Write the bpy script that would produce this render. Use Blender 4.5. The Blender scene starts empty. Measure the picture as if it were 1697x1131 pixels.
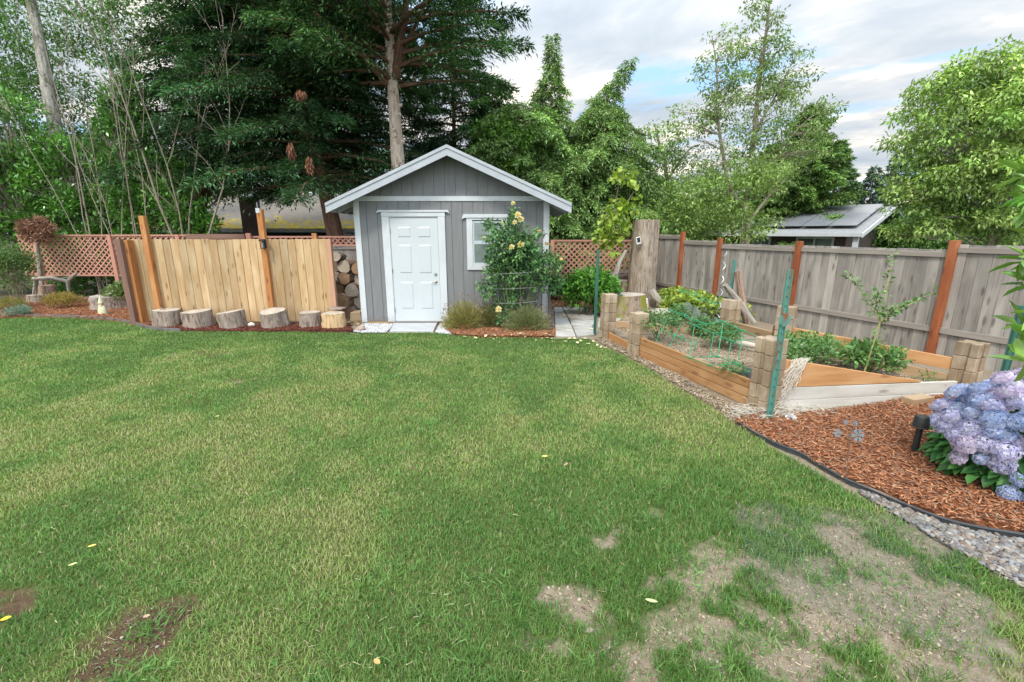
import bpy, bmesh, math, random
import numpy as np
from mathutils import Vector, Matrix
R = math.radians
rng = np.random.default_rng(7)
random.seed(7)
scene = bpy.context.scene
# ------------------------------------------------------------------ camera
CAMH = 1.82; PITCH = R(13.5); FPX = 750.0
cam_d = bpy.data.cameras.new("camera"); cam = bpy.data.objects.new("camera", cam_d)
scene.collection.objects.link(cam); scene.camera = cam
cam.location = (0, 0, CAMH); cam.rotation_euler = (R(90) - PITCH, 0, 0)
cam_d.sensor_width = 36; cam_d.lens = 36 * FPX / 1697; cam_d.clip_start = 0.05; cam_d.clip_end = 2000
# ------------------------------------------------------------------ world
SUN_EL, SUN_AZ = R(52), R(205)      # azimuth measured from +Y towards +X
w = bpy.data.worlds.new("World"); scene.world = w; w.use_nodes = True
nt = w.node_tree; nt.nodes.clear()
def N(nt, t, **k):
    n = nt.nodes.new(t)
    for a, b in k.items():
        if a in ('operation', 'blend_type', 'data_type', 'sky_type', 'noise_dimensions', 'feature', 'attribute_name', 'distance', 'sun_disc', 'sun_elevation', 'sun_rotation', 'interpolation_type', 'clamp', 'vector_type'):
            setattr(n, a, b)
        else: n.inputs[int(a[1:]) if a[0] == 'i' and a[1:].isdigit() else a.replace('_', ' ')].default_value = b
    return n
def ramp(nt, stops, src=None):
    n = nt.nodes.new('ShaderNodeValToRGB'); cr = n.color_ramp
    while len(cr.elements) > 1: cr.elements.remove(cr.elements[-1])
    cr.elements[0].position = stops[0][0]; cr.elements[0].color = (*stops[0][1], 1)
    for p, c in stops[1:]:
        e = cr.elements.new(p); e.color = (*c, 1)
    if src is not None: nt.links.new(src, n.inputs[0])
    return n
def mth(nt, op, a, b=None, c=None):
    n = nt.nodes.new('ShaderNodeMath'); n.operation = op
    for i, v in enumerate((a, b, c)):
        if v is None: continue
        if isinstance(v, (int, float)): n.inputs[i].default_value = v
        else: nt.links.new(v, n.inputs[i])
    return n.outputs[0]
def mixc(nt, f, a, b, bt='MIX'):
    n = nt.nodes.new('ShaderNodeMix'); n.data_type = 'RGBA'; n.blend_type = bt
    for s, v in ((n.inputs[0], f), (n.inputs[6], a), (n.inputs[7], b)):
        if isinstance(v, (int, float)): s.default_value = v
        elif isinstance(v, tuple): s.default_value = (*v, 1) if len(v) == 3 else v
        else: nt.links.new(v, s)
    return n.outputs[2]
L = nt.links.new
sky = N(nt, 'ShaderNodeTexSky', sky_type='NISHITA', sun_disc=False, sun_elevation=SUN_EL, sun_rotation=SUN_AZ)
tc = N(nt, 'ShaderNodeTexCoord'); sp = N(nt, 'ShaderNodeSeparateXYZ'); L(tc.outputs['Generated'], sp.inputs[0])
zc = mth(nt, 'ADD', mth(nt, 'MAXIMUM', sp.outputs[2], 0.0), 0.16)
px = mth(nt, 'DIVIDE', sp.outputs[0], zc); py = mth(nt, 'DIVIDE', sp.outputs[1], zc)
cb = N(nt, 'ShaderNodeCombineXYZ'); L(px, cb.inputs[0]); L(py, cb.inputs[1])
mp0 = N(nt, 'ShaderNodeMapping'); L(cb.outputs[0], mp0.inputs[0]); mp0.inputs['Rotation'].default_value = (0, 0, R(40))
mp = N(nt, 'ShaderNodeMapping'); L(mp0.outputs[0], mp.inputs[0]); mp.inputs['Scale'].default_value = (0.8, 1.35, 1); mp.inputs['Location'].default_value = (3.3, 1.9, 0)
n1 = N(nt, 'ShaderNodeTexNoise', Scale=1.15, Detail=7.0, Roughness=0.55, Distortion=0.35); L(mp.outputs[0], n1.inputs['Vector'])
n2 = N(nt, 'ShaderNodeTexNoise', Scale=1.7, Detail=7.0, Roughness=0.55, Distortion=0.25); L(mp.outputs[0], n2.inputs['Vector'])
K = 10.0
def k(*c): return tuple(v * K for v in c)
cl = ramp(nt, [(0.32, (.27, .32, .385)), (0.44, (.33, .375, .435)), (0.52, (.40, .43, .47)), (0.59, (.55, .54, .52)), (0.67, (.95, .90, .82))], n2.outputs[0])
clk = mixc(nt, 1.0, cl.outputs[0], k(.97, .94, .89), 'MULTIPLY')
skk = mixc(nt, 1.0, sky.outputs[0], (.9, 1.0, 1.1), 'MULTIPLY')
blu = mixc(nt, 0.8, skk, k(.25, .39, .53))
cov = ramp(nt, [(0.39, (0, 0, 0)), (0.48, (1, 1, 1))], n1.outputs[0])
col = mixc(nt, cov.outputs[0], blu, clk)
# the overcast is brightest towards the veiled sun (behind the camera and overhead)
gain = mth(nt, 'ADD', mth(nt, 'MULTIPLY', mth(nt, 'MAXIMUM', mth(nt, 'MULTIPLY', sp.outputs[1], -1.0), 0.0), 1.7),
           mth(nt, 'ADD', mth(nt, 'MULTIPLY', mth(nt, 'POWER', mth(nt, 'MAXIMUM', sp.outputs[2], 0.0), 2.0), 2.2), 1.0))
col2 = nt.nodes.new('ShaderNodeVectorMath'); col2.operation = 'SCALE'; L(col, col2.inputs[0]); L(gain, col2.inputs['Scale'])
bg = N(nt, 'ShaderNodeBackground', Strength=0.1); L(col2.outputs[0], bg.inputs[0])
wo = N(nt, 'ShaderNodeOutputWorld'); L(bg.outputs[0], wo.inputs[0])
# ------------------------------------------------------------------ veiled sun
sd = bpy.data.lights.new("sun", 'SUN'); sun = bpy.data.objects.new("sun", sd); scene.collection.objects.link(sun)
sd.energy = 1.5; sd.angle = R(10); sd.color = (1.0, .92, .80)
sdir = Vector((math.sin(SUN_AZ) * math.cos(SUN_EL), math.cos(SUN_AZ) * math.cos(SUN_EL), math.sin(SUN_EL)))
sun.rotation_euler = sdir.to_track_quat('Z', 'Y').to_euler(); sun.location = sdir * 30
scene.view_settings.view_transform = 'Standard'; scene.view_settings.look = 'None'
scene.view_settings.exposure = 1.0; scene.view_settings.gamma = 1.0
scene.cycles.max_bounces = 6; scene.cycles.diffuse_bounces = 3; scene.cycles.transmission_bounces = 4; scene.cycles.glossy_bounces = 2
# ------------------------------------------------------------------ survey helpers: photo measurements -> metres
cp, s_p = math.cos(PITCH), math.sin(PITCH)
def P(u, v, Y):
    a = (u - 848.5) / FPX; b = -(v - 565.5) / FPX
    f = cp + b * s_p; z = -s_p + b * cp
    return Vector((a / f * Y, Y, CAMH + z / f * Y))
def G(u, v, z=0.0):
    b = -(v - 565.5) / FPX
    f = cp + b * s_p; s = (-s_p + b * cp) / f
    return P(u, v, (z - CAMH) / s)
def UV(x, y, z):
    zz = z - CAMH
    d = y * cp - zz * s_p; h = y * s_p + zz * cp
    return 848.5 + FPX * x / d, 565.5 - FPX * h / d
def G2(pts): return [tuple(G(u, v))[:2] for u, v in pts]
# ------------------------------------------------------------------ object helpers
def link(o): scene.collection.objects.link(o); return o
def tag(o, label=None, cat=None, group=None, kind=None):
    if label: o['label'] = label
    if cat: o['category'] = cat
    if group: o['group'] = group
    if kind: o['kind'] = kind
    return o
def thing(name, label, cat, loc=(0, 0, 0), group=None, rz=0.0):
    o = link(bpy.data.objects.new(name, None)); o.location = loc; o.rotation_euler = (0, 0, rz); o.empty_display_size = .2
    return tag(o, label, cat, group)
def clone(root, loc=None, rz=None, label=None, scale=None, rot=None):
    kids = [o for o in scene.objects if o.parent == root]
    r = link(root.copy())
    if loc is not None: r.location = loc
    if rz is not None: r.rotation_euler = (0, 0, rz)
    if rot is not None: r.rotation_euler = rot
    if scale is not None: r.scale = scale if hasattr(scale, '__len__') else (scale,) * 3
    if label: r['label'] = label
    for c in kids:
        cc = link(c.copy()); cc.parent = r
        for g in [o for o in scene.objects if o.parent == c]:
            gg = link(g.copy()); gg.parent = cc
    return r
def finish(me, name, mat, parent, origin, smooth=False):
    me.materials.append(mat); o = link(bpy.data.objects.new(name, me))
    if parent is not None:
        o.parent = parent
    else: o.location = origin
    if smooth: me.polygons.foreach_set('use_smooth', np.ones(len(me.polygons), bool))
    return o
def wloc(o):
    v = Vector((0, 0, 0))
    while o is not None: v += Vector(o.location); o = o.parent
    return v
def mesh_np(name, V, F, mat, parent=None, col=None, rnd=None, origin=None, smooth=False, local=False):
    V = np.asarray(V, np.float32).reshape(-1, 3); F = np.asarray(F, np.int32)
    if not local:
        if parent is not None: off = np.array(wloc(parent))
        elif origin is not None: off = np.array(origin)
        else: off = np.array([(V[:, 0].min() + V[:, 0].max()) / 2, (V[:, 1].min() + V[:, 1].max()) / 2, V[:, 2].min()])
        V = V - off.astype(np.float32)
    else: off = np.zeros(3) if origin is None else np.array(origin)
    me = bpy.data.meshes.new(name); n = len(F); kk = F.shape[1]
    me.vertices.add(len(V)); me.vertices.foreach_set('co', V.ravel())
    me.loops.add(n * kk); me.loops.foreach_set('vertex_index', F.ravel())
    me.polygons.add(n); me.polygons.foreach_set('loop_start', np.arange(n, dtype=np.int32) * kk)
    if col is not None:
        c = np.ones((n, 4), np.float32); c[:, :3] = np.asarray(col, np.float32)
        a = me.attributes.new('col', 'FLOAT_COLOR', 'FACE'); a.data.foreach_set('color', c.ravel())
    if rnd is not None:
        a = me.attributes.new('rnd', 'FLOAT', 'FACE'); a.data.foreach_set('value', np.asarray(rnd, np.float32))
    me.update(calc_edges=True)
    return finish(me, name, mat, parent, tuple(off), smooth)
class MB:
    def __init__(s): s.v = []; s.f = []; s.lc = []; s.r = []
    def add(s, vs, fs, lc=None, r=None):
        b = len(s.v); r = random.random() if r is None else r
        s.v += [tuple(x) for x in vs]; s.f += [tuple(i + b for i in f) for f in fs]
        s.lc += [tuple(x) for x in (lc if lc is not None else vs)]; s.r += [r] * len(vs); return s
    def obox(s, c, a, b, d, r=None):
        """centre c, half axes a (the long one), b, d"""
        c, a, b, d = map(Vector, (c, a, b, d)); vs = []; lc = []
        la, lb, ld = a.length, b.length, d.length
        for i in (-1, 1):
            for j in (-1, 1):
                for k_ in (-1, 1): vs.append(c + a * i + b * j + d * k_); lc.append((la * i, lb * j, ld * k_))
        fs = [(0, 1, 3, 2), (4, 6, 7, 5), (0, 4, 5, 1), (2, 3, 7, 6), (0, 2, 6, 4), (1, 5, 7, 3)]
        if a.cross(b).dot(d) < 0: fs = [f[::-1] for f in fs]
        return s.add(vs, fs, lc, r)
    def box(s, x0, x1, y0, y1, z0, z1, r=None):
        ax = [((x1 - x0) / 2, (1, 0, 0)), ((y1 - y0) / 2, (0, 1, 0)), ((z1 - z0) / 2, (0, 0, 1))]
        ax.sort(key=lambda t: -abs(t[0])); v = [Vector(t[1]) * t[0] for t in ax]
        return s.obox(((x0 + x1) / 2, (y0 + y1) / 2, (z0 + z1) / 2), *v, r=r)
    def bar(s, p, q, w, h, up=(0, 0, 1), r=None):
        p, q = Vector(p), Vector(q); a = (q - p) / 2; side = a.cross(Vector(up)).normalized(); u = side.cross(a).normalized()
        return s.obox((p + q) / 2, a, side * w / 2, u * h / 2, r=r)
    def tube(s, pts, rad, n=8, caps=True, r=None, wob=0.0):
        pts = [Vector(p) for p in pts]; m = len(pts)
        if not hasattr(rad, '__len__'): rad = [rad] * m
        vs = []; lc = []; dist = 0; ref = None
        for i, p in enumerate(pts):
            t = (pts[min(i + 1, m - 1)] - pts[max(i - 1, 0)]).normalized()
            if ref is None: ref = t.orthogonal().normalized()
            ref = (ref - t * ref.dot(t)).normalized(); bt = t.cross(ref)
            if i: dist += (p - pts[i - 1]).length
            for k_ in range(n):
                an = 2 * math.pi * k_ / n; rr = rad[i] * (1 + wob * random.uniform(-1, 1))
                vs.append(p + (ref * math.cos(an) + bt * math.sin(an)) * rr); lc.append((dist, math.cos(an) * rad[i], math.sin(an) * rad[i]))
        fs = [(i * n + k_, i * n + (k_ + 1) % n, (i + 1) * n + (k_ + 1) % n, (i + 1) * n + k_) for i in range(m - 1) for k_ in range(n)]
        if caps: fs += [tuple(range(n))[::-1], tuple((m - 1) * n + k_ for k_ in range(n))]
        return s.add(vs, fs, lc, r)
    def prism(s, poly, h, base=(0, 0, 0), ex=(1, 0, 0), ey=(0, 1, 0), ez=(0, 0, 1), r=None):
        ex, ey, ez, base = map(Vector, (ex, ey, ez, base)); n = len(poly)
        vs = [base + ex * a + ey * b for a, b in poly] + [base + ex * a + ey * b + ez * h for a, b in poly]
        fs = [tuple(range(n))[::-1], tuple(range(n, 2 * n))] + [(i, (i + 1) % n, n + (i + 1) % n, n + i) for i in range(n)]
        if ex.cross(ey).dot(ez) * h < 0: fs = [f[::-1] for f in fs]
        ar = sum(poly[i][0] * poly[(i + 1) % n][1] - poly[(i + 1) % n][0] * poly[i][1] for i in range(n))
        if ar < 0: fs = [f[::-1] for f in fs]
        return s.add(vs, fs, [(a, b, 0) for a, b in poly] + [(a, b, h) for a, b in poly], r)
    def lathe(s, prof, c, n=20, r=None, axis=(0, 0, 1), sx=1, sy=1):
        ax = Vector(axis).normalized(); e1 = ax.orthogonal().normalized() if abs(ax.z) < .99 else Vector((1, 0, 0)); e2 = ax.cross(e1); c = Vector(c)
        vs = []; m = len(prof)
        for rr, z in prof:
            for k_ in range(n):
                an = 2 * math.pi * k_ / n; vs.append(c + e1 * math.cos(an) * rr * sx + e2 * math.sin(an) * rr * sy + ax * z)
        fs = [(i * n + k_, i * n + (k_ + 1) % n, (i + 1) * n + (k_ + 1) % n, (i + 1) * n + k_) for i in range(m - 1) for k_ in range(n)]
        fs += [tuple(range(n))[::-1], tuple((m - 1) * n + k_ for k_ in range(n))]
        return s.add(vs, fs, None, r)
    def build(s, name, mat, parent=None, origin=None, bevel=0, smooth=False, local=False):
        V = np.array(s.v, float)
        if local: off = np.zeros(3)
        elif parent is not None: off = np.array(wloc(parent))
        elif origin is not None: off = np.array(origin)
        else: off = np.array([(V[:, 0].min() + V[:, 0].max()) / 2, (V[:, 1].min() + V[:, 1].max()) / 2, V[:, 2].min()])
        V = V - off
        me = bpy.data.meshes.new(name); me.from_pydata(V.tolist(), [], s.f)
        a = me.attributes.new('lc', 'FLOAT_VECTOR', 'POINT'); a.data.foreach_set('vector', np.array(s.lc, np.float32).ravel())
        a = me.attributes.new('rnd', 'FLOAT', 'POINT'); a.data.foreach_set('value', np.array(s.r, np.float32))
        me.update(); o = finish(me, name, mat, parent, tuple(off), False)
        if smooth:
            me.polygons.foreach_set('use_smooth', np.ones(len(me.polygons), bool))
            e = o.modifiers.new('split', 'EDGE_SPLIT'); e.split_angle = R(40)
        if bevel:
            b = o.modifiers.new('bevel', 'BEVEL'); b.width = bevel; b.segments = 1; b.limit_method = 'ANGLE'; b.angle_limit = R(35)
        return o
# ------------------------------------------------------------------ materials
def newmat(name):
    m = bpy.data.materials.new(name); m.use_nodes = True; nt = m.node_tree; nt.nodes.clear()
    out = N(nt, 'ShaderNodeOutputMaterial'); b = N(nt, 'ShaderNodeBsdfPrincipled'); nt.links.new(b.outputs[0], out.inputs[0])
    return m, nt, b, out
def vecsrc(nt, coord, scale, rnd_off=True, rand_obj=False):
    if coord == 'lc': a = N(nt, 'ShaderNodeAttribute', attribute_name='lc'); v = a.outputs['Vector']
    else: a = N(nt, 'ShaderNodeTexCoord'); v = a.outputs['Object']
    mp = N(nt, 'ShaderNodeMapping'); mp.inputs['Scale'].default_value = scale; nt.links.new(v, mp.inputs[0])
    if coord == 'lc' or rand_obj:
        r = N(nt, 'ShaderNodeAttribute', attribute_name='rnd'); oi = N(nt, 'ShaderNodeObjectInfo')
        t = mth(nt, 'ADD', mth(nt, 'MULTIPLY', r.outputs['Fac'], 37.0), mth(nt, 'MULTIPLY', oi.outputs['Random'], 53.0))
        va = N(nt, 'ShaderNodeVectorMath'); va.operation = 'ADD'; nt.links.new(mp.outputs[0], va.inputs[0]); nt.links.new(t, va.inputs[1])
        return va.outputs[0]
    return mp.outputs[0]
def plain(name, c1, c2=None, scale=6, rough=.7, bump=.15, bscale=60, coord='obj', stretch=(1, 1, 1), spec=.4, metal=0, c3=None, c3amt=.62, rvar=0.0, bdist=.01, dirt=0):
    m, nt, b, out = newmat(name); L = nt.links.new
    v = vecsrc(nt, coord, stretch, rand_obj=True)
    n = N(nt, 'ShaderNodeTexNoise', Scale=scale, Detail=8.0, Roughness=.6); L(v, n.inputs['Vector'])
    c2 = c2 or tuple(x * .8 for x in c1)
    r = ramp(nt, [(.32, c1), (.68, c2)], n.outputs[0]); c = r.outputs[0]
    if c3:
        n3 = N(nt, 'ShaderNodeTexNoise', Scale=scale * .37, Detail=6.0, Roughness=.65); L(v, n3.inputs['Vector'])
        f = ramp(nt, [(c3amt - .08, (0, 0, 0)), (c3amt + .06, (1, 1, 1))], n3.outputs[0]); c = mixc(nt, f.outputs[0], c, c3)
    if dirt:   # mud splashed up from the ground, ragged upper edge
        tcd = N(nt, 'ShaderNodeTexCoord'); sz = N(nt, 'ShaderNodeSeparateXYZ'); L(tcd.outputs['Object'], sz.inputs[0]); nd_ = N(nt, 'ShaderNodeTexNoise', Scale=9.0, Detail=8.0, Roughness=.75); L(tcd.outputs['Object'], nd_.inputs['Vector'])
        fd_ = ramp(nt, [(.30, (1, 1, 1)), (.62, (0, 0, 0))], mth(nt, 'ADD', mth(nt, 'MULTIPLY', sz.outputs[2], 1.3), mth(nt, 'MULTIPLY', nd_.outputs[0], .7))); c = mixc(nt, mth(nt, 'MULTIPLY', fd_.outputs[0], dirt), c, (.13, .10, .07))
    if rvar:
        a = N(nt, 'ShaderNodeAttribute', attribute_name='rnd'); oi = N(nt, 'ShaderNodeObjectInfo')
        t = mth(nt, 'FRACT', mth(nt, 'ADD', a.outputs['Fac'], oi.outputs['Random']))
        g = mth(nt, 'ADD', mth(nt, 'MULTIPLY', t, 2 * rvar), 1 - rvar)
        vm = N(nt, 'ShaderNodeVectorMath'); vm.operation = 'SCALE'; L(c, vm.inputs[0]); L(g, vm.inputs['Scale']); c = vm.outputs[0]
    L(c, b.inputs['Base Color']); b.inputs['Roughness'].default_value = rough; b.inputs['Specular IOR Level'].default_value = spec; b.inputs['Metallic'].default_value = metal
    if bump:
        nb = N(nt, 'ShaderNodeTexNoise', Scale=bscale, Detail=5.0, Roughness=.65); L(v, nb.inputs['Vector'])
        bp = N(nt, 'ShaderNodeBump', Strength=bump, Distance=bdist); L(nb.outputs[0], bp.inputs['Height']); L(bp.outputs[0], b.inputs['Normal'])
    return m
def wood(name, c1, c2, c3=None, rough=.75, knots=True, gr=(1.6, 30, 30), rvar=.14, bump=.35, knotc=None, streak=.0):
    m, nt, b, out = newmat(name); L = nt.links.new
    v = vecsrc(nt, 'lc', gr)
    n = N(nt, 'ShaderNodeTexNoise', Scale=1.0, Detail=8.0, Roughness=.62, Distortion=.6); L(v, n.inputs['Vector'])
    r = ramp(nt, [(.3, c1), (.7, c2)], n.outputs[0]); c = r.outputs[0]
    v2 = vecsrc(nt, 'lc', (1.1, 3.5, 3.5)); n2 = N(nt, 'ShaderNodeTexNoise', Scale=1.3, Detail=5.0); L(v2, n2.inputs['Vector'])
    if c3:
        f = ramp(nt, [(.46, (0, 0, 0)), (.68, (1, 1, 1))], n2.outputs[0]); c = mixc(nt, f.outputs[0], c, c3)
    if knots:
        v3 = vecsrc(nt, 'lc', (2.4, 8, 8)); vo = N(nt, 'ShaderNodeTexVoronoi', Scale=1.0); L(v3, vo.inputs['Vector'])
        f = ramp(nt, [(.0, (1, 1, 1)), (.10, (.85, .85, .85)), (.22, (0, 0, 0))], vo.outputs['Distance'])
        c = mixc(nt, mth(nt, 'MULTIPLY', f.outputs[0], .75), c, knotc or tuple(x * .4 for x in c2))
    a = N(nt, 'ShaderNodeAttribute', attribute_name='rnd'); oi = N(nt, 'ShaderNodeObjectInfo')
    t = mth(nt, 'FRACT', mth(nt, 'ADD', a.outputs['Fac'], oi.outputs['Random']))
    g = mth(nt, 'ADD', mth(nt, 'MULTIPLY', t, 2 * rvar), 1 - rvar)
    vm = N(nt, 'ShaderNodeVectorMath'); vm.operation = 'SCALE'; L(c, vm.inputs[0]); L(g, vm.inputs['Scale'])
    L(vm.outputs[0], b.inputs['Base Color']); b.inputs['Roughness'].default_value = rough; b.inputs['Specular IOR Level'].default_value = .25
    bp = N(nt, 'ShaderNodeBump', Strength=bump, Distance=.006); L(n.outputs[0], bp.inputs['Height']); L(bp.outputs[0], b.inputs['Normal'])
    return m
def bark(name, c1, c2, gr=(5, 22, 22), bump=.9, dist=.03, c3=None):
    m, nt, b, out = newmat(name); L = nt.links.new
    v = vecsrc(nt, 'lc', gr)
    n = N(nt, 'ShaderNodeTexNoise', Scale=1.0, Detail=8.0, Roughness=.65, Distortion=.9); L(v, n.inputs['Vector'])
    r = ramp(nt, [(.36, c2), (.5, c1), (.72, tuple(min(1, x * 1.25) for x in c1))], n.outputs[0]); c = r.outputs[0]
    if c3:
        v2 = vecsrc(nt, 'lc', (2.5, 5, 5)); n2 = N(nt, 'ShaderNodeTexNoise', Scale=1.0, Detail=5.0); L(v2, n2.inputs['Vector'])
        f = ramp(nt, [(.5, (0, 0, 0)), (.62, (1, 1, 1))], n2.outputs[0]); c = mixc(nt, f.outputs[0], c, c3)
    L(c, b.inputs['Base Color']); b.inputs['Roughness'].default_value = .9; b.inputs['Specular IOR Level'].default_value = .15
    bp = N(nt, 'ShaderNodeBump', Strength=bump, Distance=dist); L(n.outputs[0], bp.inputs['Height']); L(bp.outputs[0], b.inputs['Normal'])
    return m
def leafmat(name, rough=.5, trans=.3, spec=.35, tint=(1.15, 1.2, .6)):
    m, nt, b, out = newmat(name); L = nt.links.new
    a = N(nt, 'ShaderNodeAttribute', attribute_name='col'); L(a.outputs['Color'], b.inputs['Base Color'])
    b.inputs['Roughness'].default_value = rough; b.inputs['Specular IOR Level'].default_value = spec
    if trans:
        t = N(nt, 'ShaderNodeBsdfTranslucent'); c = mixc(nt, 1.0, a.outputs['Color'], tint, 'MULTIPLY'); L(c, t.inputs[0])
        mx = N(nt, 'ShaderNodeMixShader', i0=trans); L(b.outputs[0], mx.inputs[1]); L(t.outputs[0], mx.inputs[2]); L(mx.outputs[0], out.inputs[0])
    return m
LEAF = leafmat('leaf'); LEAF_GLOSS = leafmat('glossy leaf', .28, .2, .6); NEEDLE = leafmat('needle', .6, .22, .2); GRASS = leafmat('grass blade', .55, .35, .25)
PETAL = leafmat('petal', .6, .3, .2, (1, 1, 1)); CHIP = leafmat('dry matter', .85, 0, .15); STONE = leafmat('stone', .7, 0, .3)
# ------------------------------------------------------------------ numpy geometry
def unit(a): return a / np.maximum(np.linalg.norm(a, axis=-1, keepdims=True), 1e-9)
def rv(n): return unit(rng.normal(size=(n, 3)))
def vnoise(x, y, s, seed=0):
    x = np.asarray(x) * s + 37.1 * seed + 500; y = np.asarray(y) * s + 17.7 * seed + 500
    xi = np.floor(x).astype(np.int64); yi = np.floor(y).astype(np.int64); fx = x - xi; fy = y - yi
    fx = fx * fx * (3 - 2 * fx); fy = fy * fy * (3 - 2 * fy)
    def h(i, j):
        t = (i * 374761393 + j * 668265263 + seed * 982451653) & 0x7fffffff; t = (t ^ (t >> 13)) * 1274126177 & 0x7fffffff
        return ((t ^ (t >> 16)) & 0xffff) / 65535.0
    return (h(xi, yi) * (1 - fx) + h(xi + 1, yi) * fx) * (1 - fy) + (h(xi, yi + 1) * (1 - fx) + h(xi + 1, yi + 1) * fx) * fy
def fbm(x, y, s, seed=0, o=4): return sum(vnoise(x, y, s * 2 ** i, seed + i) * .5 ** i for i in range(o)) / sum(.5 ** i for i in range(o))
def inpoly(x, y, poly):
    r = np.zeros(len(x), bool); n = len(poly)
    for i in range(n):
        x1, y1 = poly[i]; x2, y2 = poly[(i + 1) % n]
        c = ((y1 > y) != (y2 > y)) & (x < (x2 - x1) * (y - y1) / ((y2 - y1) if y2 != y1 else 1e-9) + x1); r ^= c
    return r
def leafgeo(p, d, nrm, Ln, W, six=False, fold=.18, curl=.12):
    """leaf quads: base, side, tip, side (folded along the rib); six = rounder leaf of two quads per side"""
    n = len(p); d = unit(d); s = unit(np.cross(d, nrm)); up = np.cross(s, d); Ln = np.broadcast_to(Ln, n)[:, None]; W = np.broadcast_to(W, n)[:, None]
    if not six:
        m = p + d * Ln * .45
        V = np.stack([p, m + s * W * .5 + up * W * fold, p + d * Ln - up * Ln * curl, m - s * W * .5 + up * W * fold], 1)
        return V.reshape(-1, 3), np.arange(n * 4).reshape(-1, 4), 1
    a = p + d * Ln * .3; b = p + d * Ln * .68 - up * Ln * curl * .4; t = p + d * Ln - up * Ln * curl
    V = np.stack([p, a + s * W * .46 + up * W * fold, b + s * W * .38 + up * W * fold, t, b - s * W * .38 + up * W * fold, a - s * W * .46 + up * W * fold], 1)
    i = np.arange(n)[:, None] * 6
    F = np.stack([i + [0, 1, 2, 3], i + [0, 3, 4, 5]], 1).reshape(-1, 4)
    return V.reshape(-1, 3), F, 2
def pal(n, cols, t=None, jit=.12, tone=None):
    """colour per leaf from a palette"""
    cols = np.array(cols, float); t = rng.random(n) if t is None else np.clip(t, 0, .9999); x = t * (len(cols) - 1); i = x.astype(int); f = (x - i)[:, None]
    c = cols[i] * (1 - f) + cols[np.minimum(i + 1, len(cols) - 1)] * f
    c = c * (1 + jit * rng.normal(size=(n, 1))) 
    if tone is not None: c = c * tone[:, None]
    return np.clip(c, .004, 1)
def leafobj(name, p, d, nrm, Ln, W, col, mat, parent, six=False, **kw):
    V, F, m = leafgeo(p, d, nrm, Ln, W, six, **kw)
    return mesh_np(name, V, F, mat, parent, col=np.repeat(col, m, 0))
def ico(sub=1):
    bm = bmesh.new(); bmesh.ops.create_icosphere(bm, subdivisions=sub, radius=1); v = np.array([x.co[:] for x in bm.verts]); f = np.array([[q.index for q in x.verts] for x in bm.faces]); bm.free(); return v, f
def rotz_tilt(n, tilt):
    a = rng.random(n) * 6.283; ca, sa = np.cos(a), np.sin(a); M = np.zeros((n, 3, 3)); M[:, 0, 0] = ca; M[:, 0, 1] = -sa; M[:, 1, 0] = sa; M[:, 1, 1] = ca; M[:, 2, 2] = 1
    t = rng.normal(size=n) * tilt; ct, st = np.cos(t), np.sin(t); T = np.zeros((n, 3, 3)); T[:, 0, 0] = 1; T[:, 1, 1] = ct; T[:, 1, 2] = -st; T[:, 2, 1] = st; T[:, 2, 2] = ct
    T2 = np.zeros((n, 3, 3)); t = rng.normal(size=n) * tilt; ct, st = np.cos(t), np.sin(t); T2[:, 1, 1] = 1; T2[:, 0, 0] = ct; T2[:, 0, 2] = st; T2[:, 2, 0] = -st; T2[:, 2, 2] = ct
    return M @ T @ T2
def rep(bv, bf, pos, size, M):
    n = len(pos); V = np.einsum('nij,nkj->nki', M, bv[None] * size[:, None, :]) + pos[:, None, :]
    F = bf[None] + (np.arange(n) * len(bv))[:, None, None]; return V.reshape(-1, 3), F.reshape(-1, bf.shape[1])
BOXV = np.array([[x, y, z] for x in (-.5, .5) for y in (-.5, .5) for z in (-.5, .5)]); BOXF = np.array([(0, 1, 3, 2), (4, 6, 7, 5), (0, 4, 5, 1), (2, 3, 7, 6), (0, 2, 6, 4), (1, 5, 7, 3)])
def scatter(poly, n):
    poly = np.array(poly); out = np.zeros((0, 2)); lo, hi = poly.min(0), poly.max(0)
    while len(out) < n:
        c = lo + (hi - lo) * rng.random((n * 2, 2)); out = np.vstack([out, c[inpoly(c[:, 0], c[:, 1], poly)]])
    return out[:n]
def sheet(name, poly, z, mat, label=None, cat=None, kind='structure', thick=.0, sub=0):
    bm = bmesh.new(); vs = [bm.verts.new((x, y, z)) for x, y in poly]; f = bm.faces.new(vs); bm.normal_update()
    if f.normal.z < 0: f.normal_flip()
    if thick:
        r_ = bmesh.ops.extrude_face_region(bm, geom=[f]); 
        bmesh.ops.translate(bm, verts=[g for g in r_['geom'] if isinstance(g, bmesh.types.BMVert)], vec=(0, 0, -thick))
        bmesh.ops.recalc_face_normals(bm, faces=bm.faces)
    bmesh.ops.triangulate(bm, faces=[f for f in bm.faces if len(f.verts) > 4])
    me = bpy.data.meshes.new(name); bm.to_mesh(me); bm.free(); me.materials.append(mat)
    o = link(bpy.data.objects.new(name, me)); return tag(o, label, cat, kind=kind)
def smoothpoly(pts, n=4, closed=False):
    pts = [Vector((*p, 0)) if len(p) == 2 else Vector(p) for p in pts]; out = []; m = len(pts)
    for i in range(m if closed else m - 1):
        p0, p1, p2, p3 = (pts[(i - 1) % m] if closed or i else pts[0]), pts[i], pts[(i + 1) % m], (pts[(i + 2) % m] if closed or i + 2 < m else pts[-1])
        for k_ in range(n):
            t = k_ / n; out.append(.5 * ((2 * p1) + (p2 - p0) * t + (2 * p0 - 5 * p1 + 4 * p2 - p3) * t * t + (3 * p1 - 3 * p2 + p3 - p0) * t ** 3))
    if not closed: out.append(pts[-1])
    return out
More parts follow.
